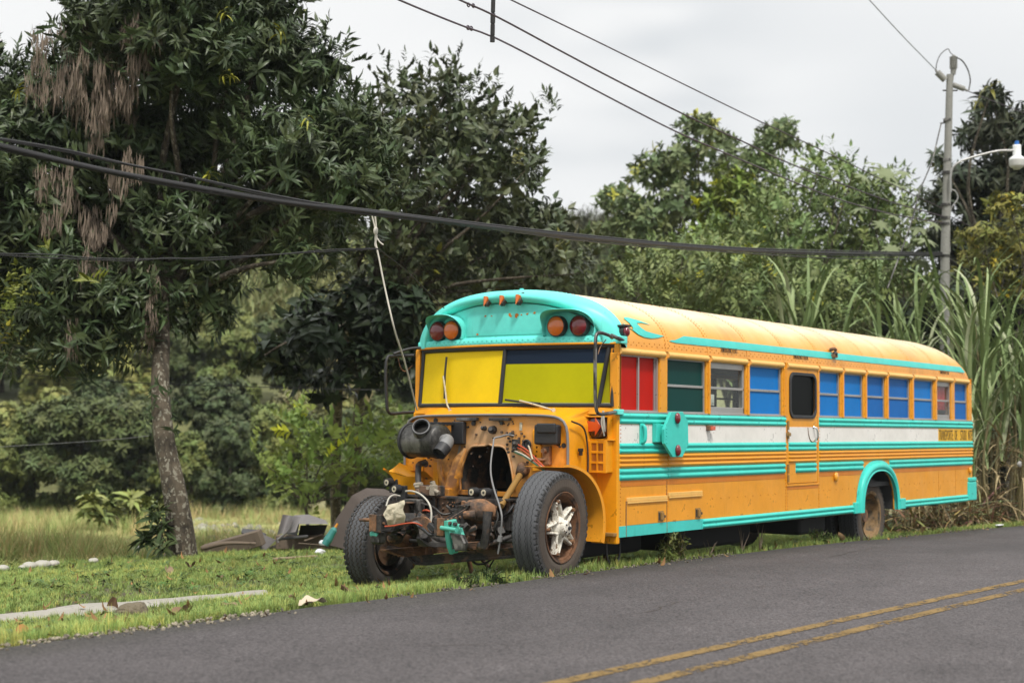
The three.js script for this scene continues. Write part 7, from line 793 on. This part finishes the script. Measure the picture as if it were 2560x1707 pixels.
  { const L = thing('fallen_leaf', 'large pale dry leaf with long stem lying on the asphalt', 'leaf'), a = onGround(748, 1538), b = onGround(815, 1529), c = onGround(876, 1526); part(L, 'blade', grid(14, 6, (u, v) => { const p = a.clone().lerp(b, u), w = Math.pow(Math.sin(Math.PI * clamp(u, 0.03, 0.97)), 0.7) * 0.055, q = p.add(V(-0.35 * (v - 0.5) * w * 2, 0, -(v - 0.5) * w * 2)); return [q.x, ye(q.x) + 0.015 + 0.05 * Math.sin(Math.PI * u) * (0.4 + Math.abs(v - 0.4)) + 0.01 * Math.sin(u * 14), q.z]; }), leafBrown([0.50, 0.42, 0.32])); part(L, 'stem', tube([[b.x, b.y + 0.03, b.z], [(b.x + c.x) / 2, c.y + 0.035, (b.z + c.z) / 2], [c.x, c.y + 0.02, c.z]], 0.005, 10, 5), leafBrown([0.25, 0.15, 0.08])); }
  const curled = (r, n) => { const g = grid(6, 5, (u, v) => [(u - 0.5) * 2 * r, 0.5 * r * Math.pow(Math.abs(v - 0.5) * 2, 1.5) + 0.25 * r * Math.sin(u * 5 + n), (v - 0.5) * 1.3 * r * Math.pow(Math.sin(Math.PI * clamp(u, 0.06, 0.94)), 0.7)]); return g; };
  [[55, 1596, 0.07, 'orange-brown curled leaf at the lower left corner, by the road edge'], [80, 1594, 0.05, 'dry leaf touching the orange-brown one at the lower left corner'], [300, 1568, 0.07, 'brown dry leaf below the mossy rock at the road edge'], [283, 1526, 0.08, 'upright curled brown leaf at the left side of the mossy rock'], [420, 1437, 0.07, 'reddish brown dry leaf on the lawn below the mango trunk'], [362, 1449, 0.05, 'small brown dry leaf on the lawn, lower left of the mango trunk'], [475, 1424, 0.09, 'flat grey-brown dry leaf on the lawn below the mango trunk'], [570, 1526, 0.06, 'dry brown leaf on the verge right of the mossy rock'], [873, 1492, 0.08, 'dry brown leaf on the verge in front of the far front tyre'], [935, 1479, 0.045, 'small brown leaf by the far front tyre at the road edge'], [735, 1510, 0.05, 'pale dry leaf on the road edge above the large leaf'], [548, 1452, 0.05, 'small dry leaf on the lawn below the left timber beam'], [450, 1545, 0.08, 'grey dry leaf in the verge grass right of the mossy rock'], [695, 1362, 0.06, 'yellow fallen leaf on the scrap heap beside the bracket']].forEach(([x, y, r, l], i) => { const p = onGround(x, y), m = single('fallen_leaf', curled(r, i), leafBrown(i === 13 ? [0.5, 0.3, 0.03] : i < 2 ? [0.36, 0.19, 0.06] : [[0.2, 0.12, 0.07], [0.26, 0.19, 0.12], [0.17, 0.1, 0.06]][i % 3]), l, 'leaf'); m.position.copy(p).add(V(0, 0.025 + (i === 13 ? 0.1 : 0), 0)); m.rotation.set(rr(-.3, .3), rr(0, 6), i === 3 ? 1.2 : rr(-.3, .3)); });
  [[2103, 1346, 0.08, 'curled pale dry leaf in front of the rear tyre at the road edge'], [2310, 1328, 0.07, 'brown dry leaf on the verge under the bus tail'], [2335, 1326, 0.06, 'small brown dry leaf right of the others under the bus tail']].forEach(([x, y, r, l], i) => { const m = single('fallen_leaf', curled(r, i + 3), leafBrown([0.38, 0.25, 0.13]), l, 'leaf'); m.position.copy(onZ(x, y, 1.12)[0] ? V(...onZ(x, y, 1.12)) : V()); m.rotation.set(rr(-.3, .3), rr(0, 6), 0.3); });
  { const p = onGround(1405, 1432), q = onGround(1440, 1430); const L = thing('food_wrapper', 'flattened pink and white wrapper on the asphalt beside the near front tyre', 'litter'); part(L, 'pink_half', grid(8, 3, (u, v) => { const a = onGround(1374, 1436).lerp(p, u); return [a.x, ye(a.x) + 0.012 + 0.012 * Math.sin(u * 8 + v), a.z + (v - 0.5) * 0.12]; }), new THREE.MeshStandardMaterial({ color: rgb([0.62, 0.22, 0.22]), roughness: 0.5 })); part(L, 'white_half', grid(8, 3, (u, v) => { const a = p.clone().lerp(q, u); return [a.x, ye(a.x) + 0.016 + 0.012 * Math.sin(u * 9 + v * 2), a.z + (v - 0.5) * 0.13]; }), new THREE.MeshStandardMaterial({ color: rgb([0.7, 0.68, 0.66]), roughness: 0.5 })); }
  single('paper_scrap', crump(wp(2550, 1160, 23.6), 0.08, 0.05, 0.03), new THREE.MeshStandardMaterial({ color: rgb([0.4, 0.4, 0.39]), roughness: 0.8, map: grime }), 'white paper or plastic caught in the cane at the right edge', 'litter');
  single('paper_scrap', crump(V(...onZ(2500, 1312, 1.15)), 0.12, 0.01, 0.05), wm, 'pale litter strip at the road edge below the cane', 'litter');
  // weeds at the road edge in front of the bus side
  const weed = (px, py, h, n, geo, c, label) => { const p = V(...onZ(px, py, 1.13)); p.y = groundY(p.x, p.z); const T = thing('roadside_weed', label, 'weed', p.toArray()); const st = []; const it = []; for (let i = 0; i < n; i++) { const a = rr(0, 6.28), l = V(Math.cos(a) * rr(0.03, 0.14), h * rr(0.6, 1.05), Math.sin(a) * rr(0.02, 0.08)); st.push(taper([V(0, 0, 0), l.clone().multiplyScalar(0.5).add(V(rr(-.02, .02), 0.02, 0)), l], [0.006, 0.004, 0.002], 6, 4)); for (let k = 0; k < 9; k++) it.push([l.clone().multiplyScalar(0.3 + 0.08 * k), Q(V(rr(-1, 1), rr(0, 1), rr(-1, 1)).normalize(), rr(0, 6)), rr(0.7, 1.1), [rr(.8, 1.2), rr(.8, 1.1), rr(.7, 1)]]); } part(T, 'stem', st, wood); if (geo) cloud('foliage', geo, leafM(c), it, T); };
  const wl = rosette(5, 0.05, 0.022, { tilt: [0.6, 1.5], seg: 2 });
  weed(1668, 1400, 0.32, 6, wl, [0.12, 0.15, 0.05], 'small bushy weed at the road edge, left one of a pair before the bus side'); weed(1698, 1396, 0.36, 6, wl, [0.13, 0.15, 0.055], 'small bushy weed at the road edge, right one of a pair before the bus side'); weed(2050, 1356, 0.2, 6, wl, [0.10, 0.15, 0.045], 'low green weed at the road edge left of the rear tyre'); weed(1855, 1377, 0.3, 6, null, null, 'bare twiggy dry weed at the road edge before the middle of the bus'); weed(1900, 1372, 0.32, 5, null, null, 'bare twiggy dry weed nearer the door at the road edge'); weed(1775, 1388, 0.18, 4, null, null, 'short dry weed at the road edge, right of the bushy pair'); weed(1232, 1444, 0.16, 5, rosette(5, 0.07, 0.018, { tilt: [0.6, 1.4], seg: 2 }), [0.035, 0.055, 0.022], 'dark weed under the front axle of the bus'); weed(1160, 1450, 0.14, 4, rosette(5, 0.07, 0.018, { tilt: [0.6, 1.4], seg: 2 }), [0.04, 0.06, 0.025], 'dark weed below the left end of the front axle');
}
renderer.render(scene, camera);
